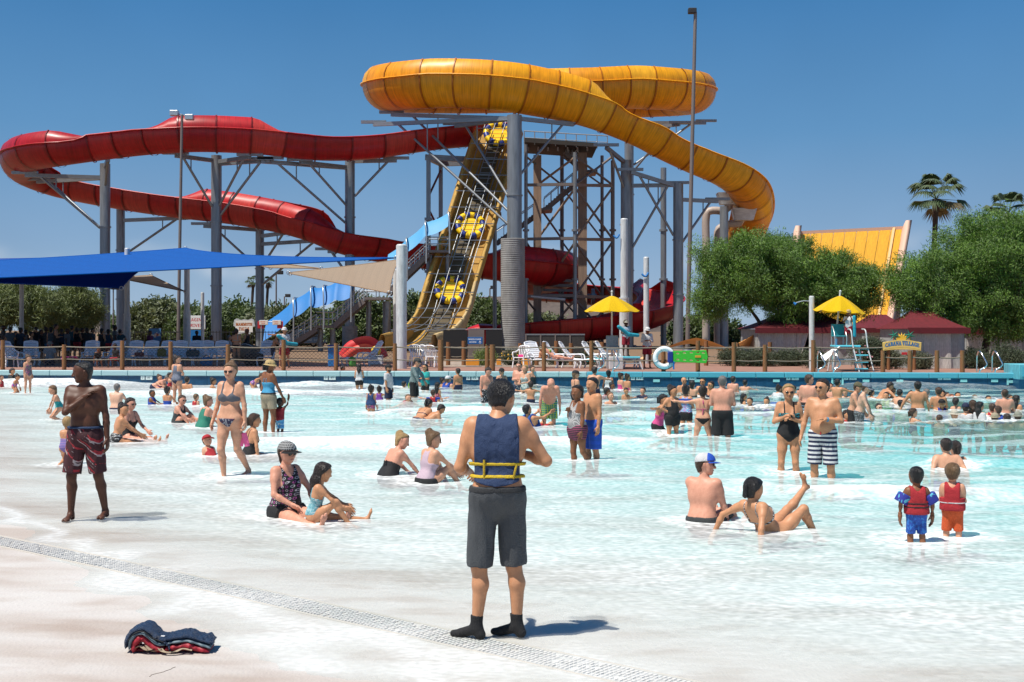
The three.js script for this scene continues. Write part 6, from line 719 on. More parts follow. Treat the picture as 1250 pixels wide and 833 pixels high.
who(281, 444, 581, -14, 'f', 'fair', ['light', 'bun'], [['bikini_top', [.14, .15, .18]], ['bikini_bottom', ['floral', .3, K.navy, [.3, .3, .34], [.1, .02, .06]]]], 'woman in a grey bikini walking through the shallows carrying pink sandals', { glasses: 1, armL: [[.25, -1, .05], [.1, -1, .12]], armR: [[.3, -1, -.2], [.2, -1, .25]], legR: [[.02, -1, .22], [-.06, -.98, -.12]], legL: [[-.02, -1, -.14], [.12, -.8, -.62]], head: [8, 2], fat: 1.06, curl: [.9, .4], cell: .0105 });
who(349, 541, 629, 18, 'f', 'pink', ['brown', 'bob'], [['tank', ['rings', .22, K.black, [.45, .08, .32], [.6, .55, .58]], -.09, .13, .009], ['skirt', K.black, .25], ['cap', ['plaid', .1, [.1, .1, .1], [.45, .45, .45], [.05, .05, .05]], K.black]], 'woman in a checked cap and ring patterned swim top sitting beside a girl', { glasses: 1, leg: 'sitF', armL: [[.3, -.8, .5], [-.3, -.75, .7]], armR: [[.3, -.9, .3], [-.5, -.5, .8]], fat: 1.16, bend: 8, lean: -6, head: [0, 4], turn: 30 });
who(384, 566.5, 636, 165, 'f', 'tan', ['dark', 'long'], [['tank', ['floral', .16, [.22, .45, .50], [.1, .3, .36], [.5, .6, .6]], .03, .12, .008], ['bikini_bottom', [.03, .42, .5]]], 'girl with long wet hair in a pale blue swim top sitting in the shallows', { legR: 'sitK', legL: 'sitF', armR: 'knee', armL: 'knee', bend: 12, turn: -68, head: [24, 6], limb: .85 });
who(473.5, 531, 580, 128, 'f', 'pink', ['blond', 'bun'], [['tube_top', K.black, -.1, .17], ['ties', K.black, [[[0, .17, -.125], [.02, .06, -.115]], [[0, .17, -.125], [-.03, .08, -.115]]]]], 'blond woman in a black halter swimsuit leaning forward in the shallow water', { glasses: 'up', leg: 'sitF', arm: 'knee', bend: 30, fat: 1.14, head: [-42, 8] });
who(521, 528, 588, 130, 'f', 'fair', ['light', 'bun'], [['tank', ['dots', .05, [.50, .36, .44], [.62, .5, .56]], -.04, .09, .009], ['skirt', K.black, .15]], 'woman in a lilac spotted swim top hugging her knees in the shallow water', { glasses: 1, leg: 'sitK', arm: 'knee', bend: 14, head: [-25, 2] });
who(857.5, 556, 635, 148, 'm', 'pink', ['brown', 'short'], [['trunks', K.dgrey, .95, .02], ['cap', K.white, K.royal, 0, K.royal], ['wrist', K.orange, 'R']], 'shirtless man in a blue and white cap sitting in the water', { glasses: 1, legR: 'sitL', legL: 'sitF', armR: [[.2, -.95, .3], [-.1, -.75, .7]], armL: 'knee', bend: 8, head: [-72, 0], fat: 1.05 });
who(943, 601.6, 646, 128, 'f', 'tan', ['black', 'pony'], [['bikini_top', ['floral', .12, K.black, K.white, K.white]], ['bikini_bottom', ['floral', .12, K.black, K.white, K.white]]], 'woman with a wet black ponytail lying back in the water with raised legs', { lean: -60, bend: 20, legR: 'sitK', legL: [[.05, .5, .9], [0, .6, .8]], armL: [[.9, -.5, -.3], [.3, -.9, -.3]], armR: 'prop', armFree: 1, head: [0, 34], min: 1.6 });
who(963, 470, 574, -6, 'f', 'tan', ['blond', 'bob'], [['onepiece', K.black, .22], ['tube_top', ['floral', .18, K.black, [.03, .4, .45], [.03, .3, .4]], .23, .245]], 'blond woman in sunglasses and a black swimsuit clasping her hands', { glasses: 1, armL: [[.3, -.95, .1], [-.85, .25, .5]], armR: [[.3, -.95, .1], [-.8, .45, .5]], legL: [[.02, -1, .12], [.12, -.96, -.2]], legR: [[.07, -1, .05], [0, -1, -.05]], curl: [.9, .9] });
who(1004.6, 463.5, 582, -28, 'm', 'tan', ['dark', 'short'], [['trunks', ['hstripe', .5, K.navy, [.7, .7, .7]], .95, .026], ['ties', K.red, [[[0, -.03, .155], [.01, -.1, .165]]], .01], ['wrist', K.sky, 'L']], 'shirtless man in navy and white striped trunks wading beside the blond woman', { glasses: 1, armL: [[.3, -.95, .05], [-.8, .12, .75]], armR: [[.28, -1, .1], [.15, -1, .3]], head: [-20, 0], fat: 1.14, broad: 1.05, curl: [.3, .4] });
who(1119, 570, 661, 176, 'm', 'brown', ['black', 'buzz'], [['vest', K.red], ['belt', K.black, .12, true, .014, .058], ['belt', K.black, .05, true, .014, .058], ['trunks', ['floral', .25, [.012, .08, .42], [.03, .2, .6], [.01, .05, .25]], .85, .03], ['armfloats', ['floral', .4, [.02, .03, .30], [.02, .03, .30], [.1, .45, .6]]]], 'small boy in a red life vest, blue trunks and blue arm floats', { arm: [[.5, -.9, 0], [.02, -1, .15]], limb: .95 });
who(1163, 566, 654, 158, 'm', 'fair', ['light', 'short'], [['vest', K.red], ['belt', K.white, .06, true, .012, .058], ['trunks', K.orange, .9, .035]], 'small boy in a red life vest and bright orange trunks', { arm: 'belly', limb: .95 });
who(1157, 536.6, 569, 176, 'm', 'fair', ['dark', 'short'], [['trunks', K.purple, .8]], 'dark haired man sitting in the water with bare pale back beside a woman', { leg: 'sitF', arm: 'prop', bend: 10, broad: 1.08, min: 1.3 });
who(1170.5, 540, 566, -170, 'f', 'fair', ['dark', 'pony'], [['bikini_top', K.black], ['bikini_bottom', K.black]], 'dark haired woman with a long ponytail sitting in the water close to a man', { leg: 'sitF', arm: 'knee', bend: 14, min: 1.3 });
// --- left shallows
who(142, 494, 540, 150, 'f', 'tan', ['dark', 'bun'], [['tube_top', ['floral', .2, K.black, [.5, .5, .5], K.black], -.12, .06]], 'bare backed woman in a black and white swimsuit sitting behind the boy', { leg: 'sitF', armR: 'knee', armL: 'knee', bend: 16, turn: -30, head: [-50, 0], min: 1.3 });
who(157.5, 486.5, 534, 62, 'f', 'pink', ['dark', 'pony'], [['onepiece', K.black, .24]], 'woman in sunglasses and a black swimsuit stretching her legs along the shallows', { glasses: 1, leg: 'sitF', arm: [[.2, -.85, .45], [-.2, -.45, .85]], lean: -8, bend: 14, min: 1.3 });
who(141, 468.7, 500, 178, 'm', 'pale', ['grey', 'buzz'], [['trunks', K.navy, .8]], 'bald pale man sitting with his back turned, mark on his shoulder', { leg: 'sitF', arm: 'knee', bend: 12, min: 1.3 });
who(72, 471, 512, -60, 'f', 'fair', ['light', 'bob'], [['onepiece', [.02, .4, .42], .2]], 'woman in a turquoise swimsuit crouching half hidden behind the boy', { leg: 'kneel', arm: 'reach', bend: 25 });
who(80.6, 509.5, 567, 178, 'f', 'tan', ['blond', 'short'], [['onepiece', ['hstripe', .2, [.1, .12, .4], [.35, .2, .4]], .24]], 'blond child in a blue and purple swimsuit kneeling behind the boy', { legL: 'kneel', legR: 'kneel', arm: 'reach', bend: 10, limb: .85 });
who(305, 506, 554, 118, 'f', 'tan', ['brown', 'pony'], [['onepiece', K.black, .2]], 'woman in a black swimsuit seated sideways behind the walking woman', { glasses: 1, legL: 'sitF', legR: 'sitF', armR: [[.35, -.9, .1], [.1, -1, .2]], armL: 'prop', bend: 10, min: 1.3 });
who(259, 538, 556, 40, 'm', 'fair', ['light', 'short'], [['tank', K.red], ['cap', K.red, K.red], ['trunks', K.red]], 'child in a red cap and red top lying flat in the shallows', { lean: -66, bend: 30, leg: 'sitF', arm: 'prop', limb: .9 });
who(217, 483, 516.5, 70, 'm', 'pink', ['brown', 'short'], [['tank', K.dgrey, -.1], ['trunks', K.dgrey, .9]], 'man in sunglasses and a charcoal tank top sitting with bent knees', { glasses: 1, leg: 'sitK', arm: 'knee', bend: 16, fat: 1.2, head: [-15, 0] });
who(247.6, 484.5, 521, 160, 'f', 'pink', ['light', 'bun'], [['tank', K.green, -.12, .11, .01]], 'woman in a green swimsuit sitting with her back turned', { leg: 'sitF', arm: 'knee', bend: 16, fat: 1.24, turn: -25, head: [-20, 0] });
who(239, 481, 495.5, 150, 'm', 'fair', ['light', 'buzz'], [['vest', K.red], ['trunks', K.navy]], 'small child in a red life vest sitting behind the woman in green', { leg: 'sitF', limb: .95 });
who(216, 434.6, 491.6, 152, 'f', 'fair', ['dark', 'bun'], [['tank', ['hstripe', .12, K.navy, [.3, .33, .4]], -.02, .09, .009], ['brief', K.navy]], 'woman in a navy striped swim top standing with a child in her arms', { armR: 'chest', armL: 'front', head: [-60, 0], legL: 'st' });
who(207, 455, 481, 100, 'f', 'fair', ['dark', 'short'], [['onepiece', K.red, .24]], 'small child held against the woman in the striped swim top', { leg: 'bend', arm: 'swim', limb: .9 });
who(228, 460, 480, 178, 'm', 'tan', ['dark', 'short'], [['trunks', K.black]], 'short haired boy sitting in the water beyond the striped swim top', { leg: 'sitF', arm: 'prop', limb: .9 });
who(257, 462, 480, 110, 'f', 'tan', ['dark', 'bun'], [['onepiece', K.teal, .2]], 'woman in a teal swimsuit sitting sideways before the blue wall', { leg: 'sitF', arm: 'fwd', bend: 12 });
who(204, 472.5, 495, 165, 'f', 'tan', ['dark', 'bun'], [['onepiece', K.blue, .26]], 'little girl in a cobalt blue swimsuit sitting with her back turned', { leg: 'sitF', arm: 'knee', limb: .85 });
who(185.3, 476.5, 494, 80, 'm', 'brown', ['black', 'buzz'], [['vest', K.blue]], 'dark skinned toddler in a blue float vest sitting in the shallows', { leg: 'sitF', arm: 'knee', limb: .95 });
who(187, 458, 474.5, 95, 'm', 'pink', ['grey', 'short'], [['trunks', K.navy]], 'grey haired man bending low in the water beside a girl in goggles', { lean: 40, bend: 25, leg: 'sitF', arm: 'fwd' });
who(194.5, 458, 474.5, 60, 'f', 'fair', ['brown', 'bun'], [['onepiece', K.purple, .26], ['belt', K.purple, .5, true]], 'girl with purple goggles sitting beside the grey haired man', { leg: 'sitF', arm: 'fwd', limb: .9 });
who(309, 456, 479, 60, 'f', 'tan', ['brown', 'pony'], [['onepiece', ['floral', .15, K.purple, K.white, K.pink], .24]], 'girl in a patterned swimsuit bending over beside a taller person', { lean: 45, bend: 20, arm: 'reach', leg: 'bend', limb: .88 });
who(322, 446, 483, 40, 'm', 'brown', ['black', 'short'], [['trunks', K.black]], 'tall person stooping behind the woman in the straw hat', { lean: 30, bend: 20, arm: 'reach', leg: 'bend' });
who(328, 440.7, 527, 138, 'f', 'brown', ['black', 'pony'], [['tube_top', K.sky, .06, .22], ['trunks', K.khaki, .55, .03], ['bucket', K.straw, .155], ['belt', [.02, .02, .02], .08, false, .012, .02], ['ties', K.sky, [[[.05, .2, -.1], [.03, .36, -.06]], [[-.05, .2, -.1], [-.03, .36, -.06]]]]], 'woman in a straw bucket hat, blue halter top and khaki shorts holding a child', { armR: [[.3, -.95, .3], [.12, -.9, .45]], armL: 'down', head: [-30, 8], legR: [[.1, -1, .06], [.03, -1, -.04]] });
who(341.7, 486, 526.7, 150, 'm', 'dark', ['black', 'buzz'], [['tee', K.dred, .7], ['trunks', ['floral', .2, K.sky, [.05, .2, .5], K.white], .95, .035]], 'small child in a red shirt and patterned blue trunks beside the straw hat woman', { arm: 'up', armL: 'down', limb: .95 });
who(347.5, 452.6, 470.5, 100, 'm', 'fair', ['dark', 'short'], [['vest', K.red]], 'toddler in a red life vest reaching forward by the blue wall', { arm: 'fwd', limb: .95 });
who(380, 461, 470.5, -170, 'm', 'tan', ['dark', 'buzz'], [['vest', K.red]], 'child in a red life vest floating low before the blue wall', { leg: 'sitF', limb: .95 });
who(33.6, 434, 479.7, 60, 'f', 'fair', ['brown', 'bun'], [['onepiece', ['floral', .3, K.grey, K.grey, K.pink], .3]], 'slim girl in a grey and pink swimsuit standing in the shallows', { limb: .8, arm: 'down', head: [10, 10] });
who(60.5, 417, 461.5, 176, 'm', 'fair', ['grey', 'short'], [['tee', [.24, .30, .34], .7, -.14], ['trunks', K.navy, .85, .03], ['bucket', [.28, .28, .24], .15]], 'man in a grey shirt and sun hat wading towards the deck', { arm: 'loose', broad: 1.05, fat: 1.08, max: 2.0 });
who(12, 450, 470.5, 80, 'f', 'tan', ['dark', 'pony'], [['tee', K.dgrey, .7]], 'woman in a charcoal shirt sitting by the blue pool wall', { leg: 'sitF', arm: 'knee', bend: 14 });
who(17, 460, 479.5, 70, 'f', 'tan', ['dark', 'bun'], [['onepiece', ['floral', .2, K.purple, K.pink, K.aqua], .28]], 'girl in a purple and pink swimsuit crouching near the blue wall', { leg: 'kneel', arm: 'reach', bend: 30, limb: .85 });
who(1, 461, 473, 90, 'm', 'fair', ['brown', 'short'], [['vest', K.red]], 'child in a red vest at the edge beside the charcoal shirted woman', { leg: 'sitF', limb: .95 });
// --- middle of the pool
who(415, 447, 469.5, 100, 'm', 'tan', ['dark', 'short'], [['trunks', K.lime, .8]], 'boy in lime trunks running through the water by the wall', { lean: 14, arm: 'out', legL: 'stepF', legR: 'stepB', limb: .88 });
who(438.4, 444, 476, 178, 'f', 'tan', ['dark', 'long'], [['tank', K.white, -.02], ['trunks', K.black, .35]], 'woman with very long dark hair in a white top and black shorts', { arm: 'belly', legL: 'stepF' });
who(474, 445.5, 488.7, 70, 'm', 'tan', ['black', 'short'], [['tee', K.white, .75, -.16], ['trunks', K.navy, .95, .03], ['cap', K.black]], 'man in a white shirt, black cap and navy trunks', { arm: 'down', beard: 1, fat: 1.1 });
who(505.6, 438, 487, 70, 'm', 'fair', ['dark', 'short'], [['tee', [.20, .28, .28], 1.85, -.14], ['trunks', K.black, .98, .03], ['cap', K.dgrey], ['ties', K.lime, [[[-.1, -.12, -.13], [-.14, -.3, -.1]]], .02]], 'tall man in a grey green swim shirt and cap reaching down', { lean: 6, armL: 'reach', armR: 'reach', head: [0, 16] });
who(519, 445, 478.5, -40, 'f', 'tan', ['black', 'long'], [['tee', [.02, .42, .40], .7, -.1], ['trunks', K.black, .6]], 'woman in a turquoise shirt with long black hair', { glasses: 1, arm: 'belly', fat: 1.14 });
who(453, 471, 505, 165, 'f', 'tan', ['dark', 'bun'], [['vest', [.02, .06, .18]], ['trunks', ['floral', .15, K.navy, K.pink, K.white], .4]], 'little girl in a navy life vest with pink sleeves', { arm: 'loose', limb: .9 });
who(463, 472, 488, 170, 'f', 'tan', ['dark', 'bun'], [['vest', K.purple]], 'toddler in a purple vest behind the girl in the navy vest', { arm: 'out', limb: .95 });
who(494, 481, 492.5, 20, 'm', 'fair', ['light', 'short'], [['vest', K.red]], 'child in a red float vest swimming towards the beach', { lean: 50, bend: 10, head: [0, -40], arm: 'out', leg: 'sitF', limb: .95 });
who(493, 465.7, 474, 150, 'm', 'tan', ['black', 'short'], [], 'dark haired swimmer with only the head above the water by the wall', { leg: 'sitF', min: 1.3 });
who(528.6, 476, 491.6, 176, 'm', 'fair', ['brown', 'short'], [['tee', K.blue, .8], ['vest', K.red]], 'toddler in a red vest over a blue shirt', { arm: 'out', limb: .95 });
who(534, 467, 489.7, 150, 'f', 'tan', ['black', 'long'], [['onepiece', ['floral', .2, K.red, K.navy, K.white], .3]], 'girl in a red patterned suit beside the toddler in the red vest', { arm: 'loose', limb: .88 });
who(509.5, 489, 511.8, 150, 'f', 'tan', ['black', 'pony'], [['brief', K.navy], ['bikini_top', K.navy]], 'woman with a wet ponytail lying behind a man in the shallow surf', { lean: 45, bend: 10, leg: 'sitF', arm: 'reach' });
who(518, 495, 511.8, 120, 'm', 'tan', ['dark', 'short'], [['trunks', K.navy, .6]], 'shirtless man lying sideways in the shallow surf', { lean: 52, bend: 10, leg: 'sitF', armR: 'fwd', armL: 'reach' });
who(559, 450, 478, -150, 'm', 'tan', ['dark', 'short'], [['trunks', K.navy, .85, .03]], 'shirtless boy in navy trunks walking near the depth plates', { arm: 'down', legL: 'stepF', limb: .86 });
who(547, 459.5, 474, 140, 'm', 'fair', ['light', 'short'], [['vest', K.blue], ['cap', K.white]], 'toddler in a white cap and blue float vest', { limb: .95, leg: 'sitF' });
who(540, 462, 473, 120, 'f', 'tan', ['dark', 'bun'], [['onepiece', K.navy, .3]], 'dark haired child crouching beside the white capped toddler', { limb: .9, leg: 'kneel' });
who(552, 456, 467, -160, 'm', 'fair', ['dark', 'short'], [['vest', K.red]], 'child in a red vest behind the white capped toddler', { limb: .95, leg: 'sitF' });
who(594, 449, 493.5, 30, 'm', 'pink', ['dark', 'short'], [['trunks', ['floral', .3, K.black, K.white, K.black], .9, .03]], 'dark haired shirtless man in black and white trunks looking down', { arm: 'down', head: [20, 24], broad: 1.05 });
who(612.5, 450, 473, 20, 'f', 'fair', ['dark', 'bob'], [['cap', K.black], ['onepiece', ['floral', .2, [.2, .25, .25], K.white, K.dgrey], .26]], 'woman in a black cap and a patterned suit before the wall', { glasses: 1, arm: 'belly', min: 1.5 });
who(633.6, 443, 482, -20, 'm', 'pink', ['brown', 'short'], [['trunks', ['floral', .3, K.navy, K.lgrey, K.navy], .9]], 'shirtless man in sunglasses standing beside a blond woman', { glasses: 1, arm: 'belly', fat: 1.1 });
who(641, 446, 484, -35, 'f', 'fair', ['blond', 'bob'], [['onepiece', ['floral', .2, [.4, .48, .45], [.2, .3, .3], K.white], .26]], 'blond woman in a pale green swimsuit holding a child', { arm: 'front' });
who(650, 447, 472, 40, 'f', 'fair', ['brown', 'bun'], [['onepiece', K.dgrey, .26]], 'woman in a dark swimsuit half hidden behind the blond woman', { arm: 'down', min: 1.5 });
who(648, 466, 493, 176, 'm', 'tan', ['dark', 'short'], [['trunks', K.navy]], 'boy splashing with spread arms beside the plaid trunks', { arm: 'out', limb: .88, leg: 'wide' });
who(670, 461.7, 517, 4, 'm', 'pink', ['grey', 'bald'], [['trunks', ['plaid', .2, [.05, .35, .08], [.5, .62, .05], [.02, .12, .35]], .95, .034]], 'bald man in green and blue plaid trunks bending towards a child', { lean: 24, bend: 26, arm: 'reach', head: [8, 22], fat: 1.1 });
who(654.7, 493.7, 519, 130, 'm', 'tan', ['black', 'short'], [['vest', [.02, .10, .42]], ['trunks', K.red]], 'toddler in a blue vest and red trunks tumbling in the surf', { lean: -30, leg: 'sitK', arm: 'fwd', limb: .95 });
who(704.6, 471, 562.5, -62, 'f', 'brown', ['black', 'pony'], [['tank', ['dots', .09, [.55, .53, .52], K.black], -.12, .12, .012], ['skirt', ['hstripe', .24, K.black, [.3, .05, .12]], .42]], 'woman in a black and white dotted swim dress with pink trim', { armR: 'chest', armL: 'down', head: [20, 0], fat: 1.12, legL: 'stepB' });
who(723, 461.7, 560.5, -58, 'm', 'tan', ['black', 'short'], [['trunks', ['hstripe', .9, K.royal, [.012, .09, .5]], 1.0, .04], ['ties', K.white, [[[.13, -.14, .03], [.15, -.38, .05]]], .012]], 'shirtless man in long royal blue shorts behind the dotted dress', { armL: 'down', armR: 'down', head: [10, 0], fat: 1.08 });
who(702.7, 453, 493, 120, 'f', 'fair', ['light', 'bob'], [['onepiece', K.black, .24], ['trunks', K.black, .35], ['cap', K.black]], 'woman in a black cap and black swimsuit seen from behind', { arm: 'belly', head: [-20, 0] });
who(725.8, 448, 487.6, 165, 'm', 'fair', ['dark', 'short'], [['trunks', K.navy, .9]], 'tall shirtless man in navy trunks turned towards the wall', { armR: 'swim', armL: 'down' });
who(743, 452.7, 475, 165, 'f', 'brown', ['black', 'bun'], [['tank', K.white, -.1], ['trunks', K.blue, .5]], 'woman in a white top reaching towards children by the ladder', { arm: 'loose', min: 1.4 });
who(758, 456, 477, 120, 'f', 'fair', ['brown', 'bun'], [['onepiece', K.pink, .3], ['cap', K.black, K.white]], 'girl in a bright pink swimsuit and white visor', { arm: 'down', limb: .85 });
who(766, 457, 478, 130, 'f', 'tan', ['brown', 'bun'], [['onepiece', ['hstripe', .2, K.pink, [.3, .05, .12]], .2]], 'girl in a pink strappy swimsuit with bare back', { arm: 'down', limb: .85 });
who(746, 479.5, 492, 30, 'm', 'fair', ['light', 'short'], [['trunks', K.sky]], 'fair haired boy smiling with only head and shoulders above water', { leg: 'sitF', limb: .9, head: [0, -10] });
who(764, 474, 488.6, 10, 'm', 'tan', ['dark', 'short'], [['trunks', K.navy]], 'dark haired boy standing chest deep beyond the fair haired boy', { limb: .9, head: [0, 14] });
who(741, 473.5, 484, 100, 'm', 'brown', ['black', 'short'], [['vest', K.red]], 'small child in a red vest next to the ladder', { limb: .95, leg: 'sitF' });
who(747, 468, 478, 60, 'f', 'brown', ['black', 'bun'], [['onepiece', K.navy, .28]], 'dark haired child behind the red vest near the ladder', { limb: .9 });
who(785, 473.6, 488, -40, 'm', 'fair', ['dark', 'short'], [['tee', K.navy, .8]], 'boy in a navy swim shirt alone in the open water', { limb: .9, arm: 'swim' });
// --- cluster right of the middle
who(821, 471.7, 528, 25, 'f', 'tan', ['dark', 'bun'], [['tank', K.black, -.12, .11, .012], ['skirt', K.black, .45]], 'woman in a black swim dress with hands on hips', { arm: 'hip', head: [30, 0], fat: 1.1 });
who(803, 482, 524, 60, 'f', 'tan', ['black', 'pony'], [['onepiece', K.pink, .28], ['trunks', K.black, .6]], 'girl stretching both arms out beside the black swim dress', { arm: 'point', armFree: 1, limb: .85, lean: 14, leg: 'kneel' });
who(837.6, 471, 520, 150, 'f', 'tan', ['dark', 'bun'], [['tank', ['floral', .12, K.sky, K.pink, K.white], .04, .12, .011], ['trunks', K.black, .4], ['belt', K.blue, .3, true, .05, .04]], 'woman in a multicoloured top and black shorts in the huddle', { arm: 'front' });
who(858, 472, 533, 176, 'f', 'fair', ['dark', 'bun'], [['bikini_top', K.pink], ['brief', K.black], ['ties', K.pink, [[[0, .17, -.12], [.015, .02, -.12]], [[0, .38, -.09], [0, .28, -.12]]], .012]], 'woman in a pink strapped bikini top and black bottoms seen from behind', { armL: 'out', armR: 'out', fat: 1.1, leg: 'wide' });
who(882, 459, 534, 172, 'm', 'pink', ['grey', 'buzz'], [['trunks', K.black, 1.0, .05]], 'large bare backed man in long black shorts', { arm: 'belly', fat: 1.24, broad: 1.1 });
who(835, 461, 482, 10, 'm', 'tan', ['grey', 'bald'], [['trunks', K.navy]], 'bald man in sunglasses facing the huddle', { glasses: 1, min: 1.5 });
who(858, 461.7, 483, -30, 'm', 'tan', ['black', 'short'], [['trunks', K.grey]], 'dark haired man in sunglasses looking over the bikini woman', { glasses: 1, min: 1.5 });
who(868, 466, 484, -60, 'f', 'tan', ['dark', 'bob'], [['onepiece', K.navy, .26]], 'dark haired woman in sunglasses beside the large man', { glasses: 1, min: 1.4 });
who(845, 465, 484, 160, 'f', 'fair', ['black', 'bob'], [['onepiece', K.black, .26]], 'black haired woman in the middle of the huddle', { arm: 'swim', min: 1.4 });
who(895, 459.6, 480, 150, 'm', 'pink', ['dark', 'short'], [['trunks', K.navy]], 'dark haired man with pale back near the outlet plate', { min: 1.5 });
who(909.6, 464, 478, 160, 'm', 'fair', ['black', 'short'], [['trunks', K.navy]], 'black haired boy chest deep before the depth plates', { arm: 'swim', min: 1.2 });
who(908, 481, 493.5, 100, 'f', 'tan', ['black', 'long'], [['onepiece', K.royal, .28]], 'long haired girl in a royal blue suit up to her chest', { limb: .9, leg: 'bend' });
who(915.5, 486, 497.5, -40, 'f', 'tan', ['black', 'bob'], [['onepiece', K.navy, .28]], 'wet haired girl swimming in front of the royal blue suit', { limb: .9, leg: 'bend', arm: 'swim' });
who(936, 486, 497.5, -30, 'f', 'tan', ['dark', 'bun'], [['onepiece', K.purple, .3]], 'girl in a purple suit swimming with spread arms', { limb: .9, leg: 'bend', arm: 'out' });
who(947, 471, 487.5, 140, 'f', 'fair', ['dark', 'bun'], [['tee', K.white, .7], ['skirt', K.royal, .4]], 'woman in a white shirt with a bright blue skirt floating', { lean: 25, arm: 'swim' });
who(953, 472, 487, 170, 'f', 'fair', ['black', 'bob'], [['onepiece', K.black, .26]], 'black haired girl leaning on the white shirted woman', { arm: 'swim', limb: .9 });
who(969, 471, 482, 150, 'm', 'tan', ['black', 'short'], [], 'dark haired swimmer behind the blond woman in sunglasses', { min: 1.3 });
who(976.5, 475.5, 485, -60, 'm', 'pink', ['dark', 'short'], [], 'pink faced swimmer beside the man in black and grey shorts', { min: 1.3 });
who(987.5, 458, 508.5, 160, 'm', 'pink', ['brown', 'receding'], [['trunks', ['hstripe', .7, [.35, .42, .5], K.black], .95, .034], ['belt', K.black, .06, false, .035, .022]], 'man in sunglasses with black and pale blue shorts turned to the wall', { glasses: 1, arm: 'down', head: [-60, 0], fat: 1.08 });
// --- crowd at the deep side
who(1022.5, 463, 487, 140, 'm', 'tan', ['black', 'short'], [], 'tanned dark haired man behind the striped trunks man', { min: 1.5, arm: 'swim' });
who(1014, 468, 484, -40, 'm', 'pink', ['brown', 'buzz'], [], 'pink faced man almost hidden behind the tanned man', { min: 1.4 });
who(1032, 475, 485.5, -20, 'f', 'fair', ['brown', 'bun'], [['onepiece', K.navy, .26]], 'small faced woman beside the tanned dark haired man', { min: 1.2 });
who(1041, 467.5, 512.6, 60, 'm', 'fair', ['brown', 'short'], [['cap', K.olive], ['trunks', K.black, .9]], 'man in an olive cap stooping in the water', { lean: 10, arm: 'reach', head: [0, 12] });
who(1049.5, 468.5, 516, 70, 'm', 'pale', ['brown', 'short'], [['cap', [.2, .25, .32]], ['trunks', ['floral', .25, K.grey, K.dgrey, K.lgrey], .95, .03]], 'pale man in a blue grey cap and grey patterned trunks', { lean: 12, arm: 'reach', head: [0, 14] });
who(1034, 501, 512.5, 40, 'm', 'tan', ['dark', 'short'], [['vest', K.red]], 'little child in a red vest beneath the two capped men', { limb: .95, leg: 'sitF' });
who(1072, 467, 489, 100, 'm', 'tan', ['dark', 'short'], [], 'shirtless man leaning over the group in the deep water', { lean: 25, bend: 20, arm: 'swim', broad: 1.08, min: 1.6 });
who(1073, 493, 505.5, 20, 'm', 'pale', ['dark', 'short'], [['belt', K.lime, .45, true]], 'boy in dark goggles with a green strap swimming', { glasses: 1, leg: 'bend', arm: 'out', limb: .9 });
who(1082, 479, 489.5, -30, 'm', 'tan', ['black', 'short'], [['vest', K.yellow]], 'child in a yellow vest under the leaning man', { limb: .95, leg: 'bend' });
who(1064, 475, 487, 120, 'f', 'tan', ['black', 'pony'], [], 'black haired woman beside the leaning man', { min: 1.3 });
who(1090, 473.5, 488.5, 0, 'f', 'tan', ['black', 'bob'], [['onepiece', K.navy, .26]], 'dark haired woman facing the beach amid splashes', { glasses: 1, min: 1.4 });
who(1096.5, 476, 494.5, 140, 'm', 'fair', ['black', 'short'], [['trunks', K.purple, .8]], 'black haired teenager hugging a child in the deep water', { arm: 'swim', lean: 15, min: 1.2 });
who(1099.5, 488.6, 496.5, 150, 'm', 'tan', ['black', 'short'], [], 'black haired child with only the head above water in the group', { leg: 'bend', limb: .9 });
who(1112, 478, 492, 170, 'f', 'tan', ['black', 'bun'], [['onepiece', K.navy, .28]], 'black haired girl between the two bare backed men', { min: 1.2, limb: .9 });
who(1120.5, 466, 504.5, 172, 'm', 'tan', ['black', 'short'], [['trunks', K.white, .9, .03]], 'broad bare backed man in white trunks with arms spread', { arm: 'loose', armL: [[.6, -.8, .1], [.35, -.9, .2]], broad: 1.1, fat: 1.1 });
who(1131.5, 475, 487, 150, 'm', 'fair', ['grey', 'short'], [], 'grey haired man beside the broad bare backed man', { min: 1.4 });
who(1146, 473, 501.5, 176, 'm', 'tan', ['brown', 'short'], [['trunks', K.maroon, .9]], 'bare backed man in maroon trunks holding children', { arm: 'front', broad: 1.1 });
who(1150, 488, 503, -10, 'm', 'tan', ['black', 'short'], [['vest', [.02, .05, .3]], ['cap', K.black]], 'child in a dark cap and navy vest in front of maroon trunks', { limb: .95, leg: 'bend' });
who(1155.5, 479, 486.5, 60, 'm', 'fair', ['dark', 'short'], [], 'distant swimmer with wet hair just past the maroon trunks man', { min: 1.2 });
who(1150.5, 476.7, 486.5, -60, 'm', 'tan', ['dark', 'short'], [], 'dark haired swimmer right behind the maroon trunks man', { min: 1.3 });
who(1162, 481.5, 485.5, 20, 'm', 'pink', ['red', 'short'], [], 'reddish head of a far swimmer low in the water', { min: 1.2 });
who(1169.5, 479, 485.5, 0, 'm', 'tan', ['black', 'short'], [], 'far swimmer in black hair facing the beach', { min: 1.2 });
who(1190.5, 482.5, 486, 30, 'm', 'pink', ['light', 'short'], [], 'lone pale head far out in the deep water', { min: 1.2 });
who(1207, 483.5, 489, 0, 'm', 'tan', ['black', 'short'], [], 'black haired swimmer alone before the ladder recess', { min: 1.2 });
who(1167, 486, 500.5, 150, 'f', 'fair', ['dark', 'pony'], [['onepiece', K.black, .22]], 'slim girl with a dark ponytail shoulder deep', { limb: .85 });
who(1115, 499, 516.5, 100, 'f', 'fair', ['brown', 'pony'], [['onepiece', K.navy, .26]], 'brown haired girl with a ponytail swimming past the huddle', { leg: 'bend', arm: 'swim', limb: .88 });
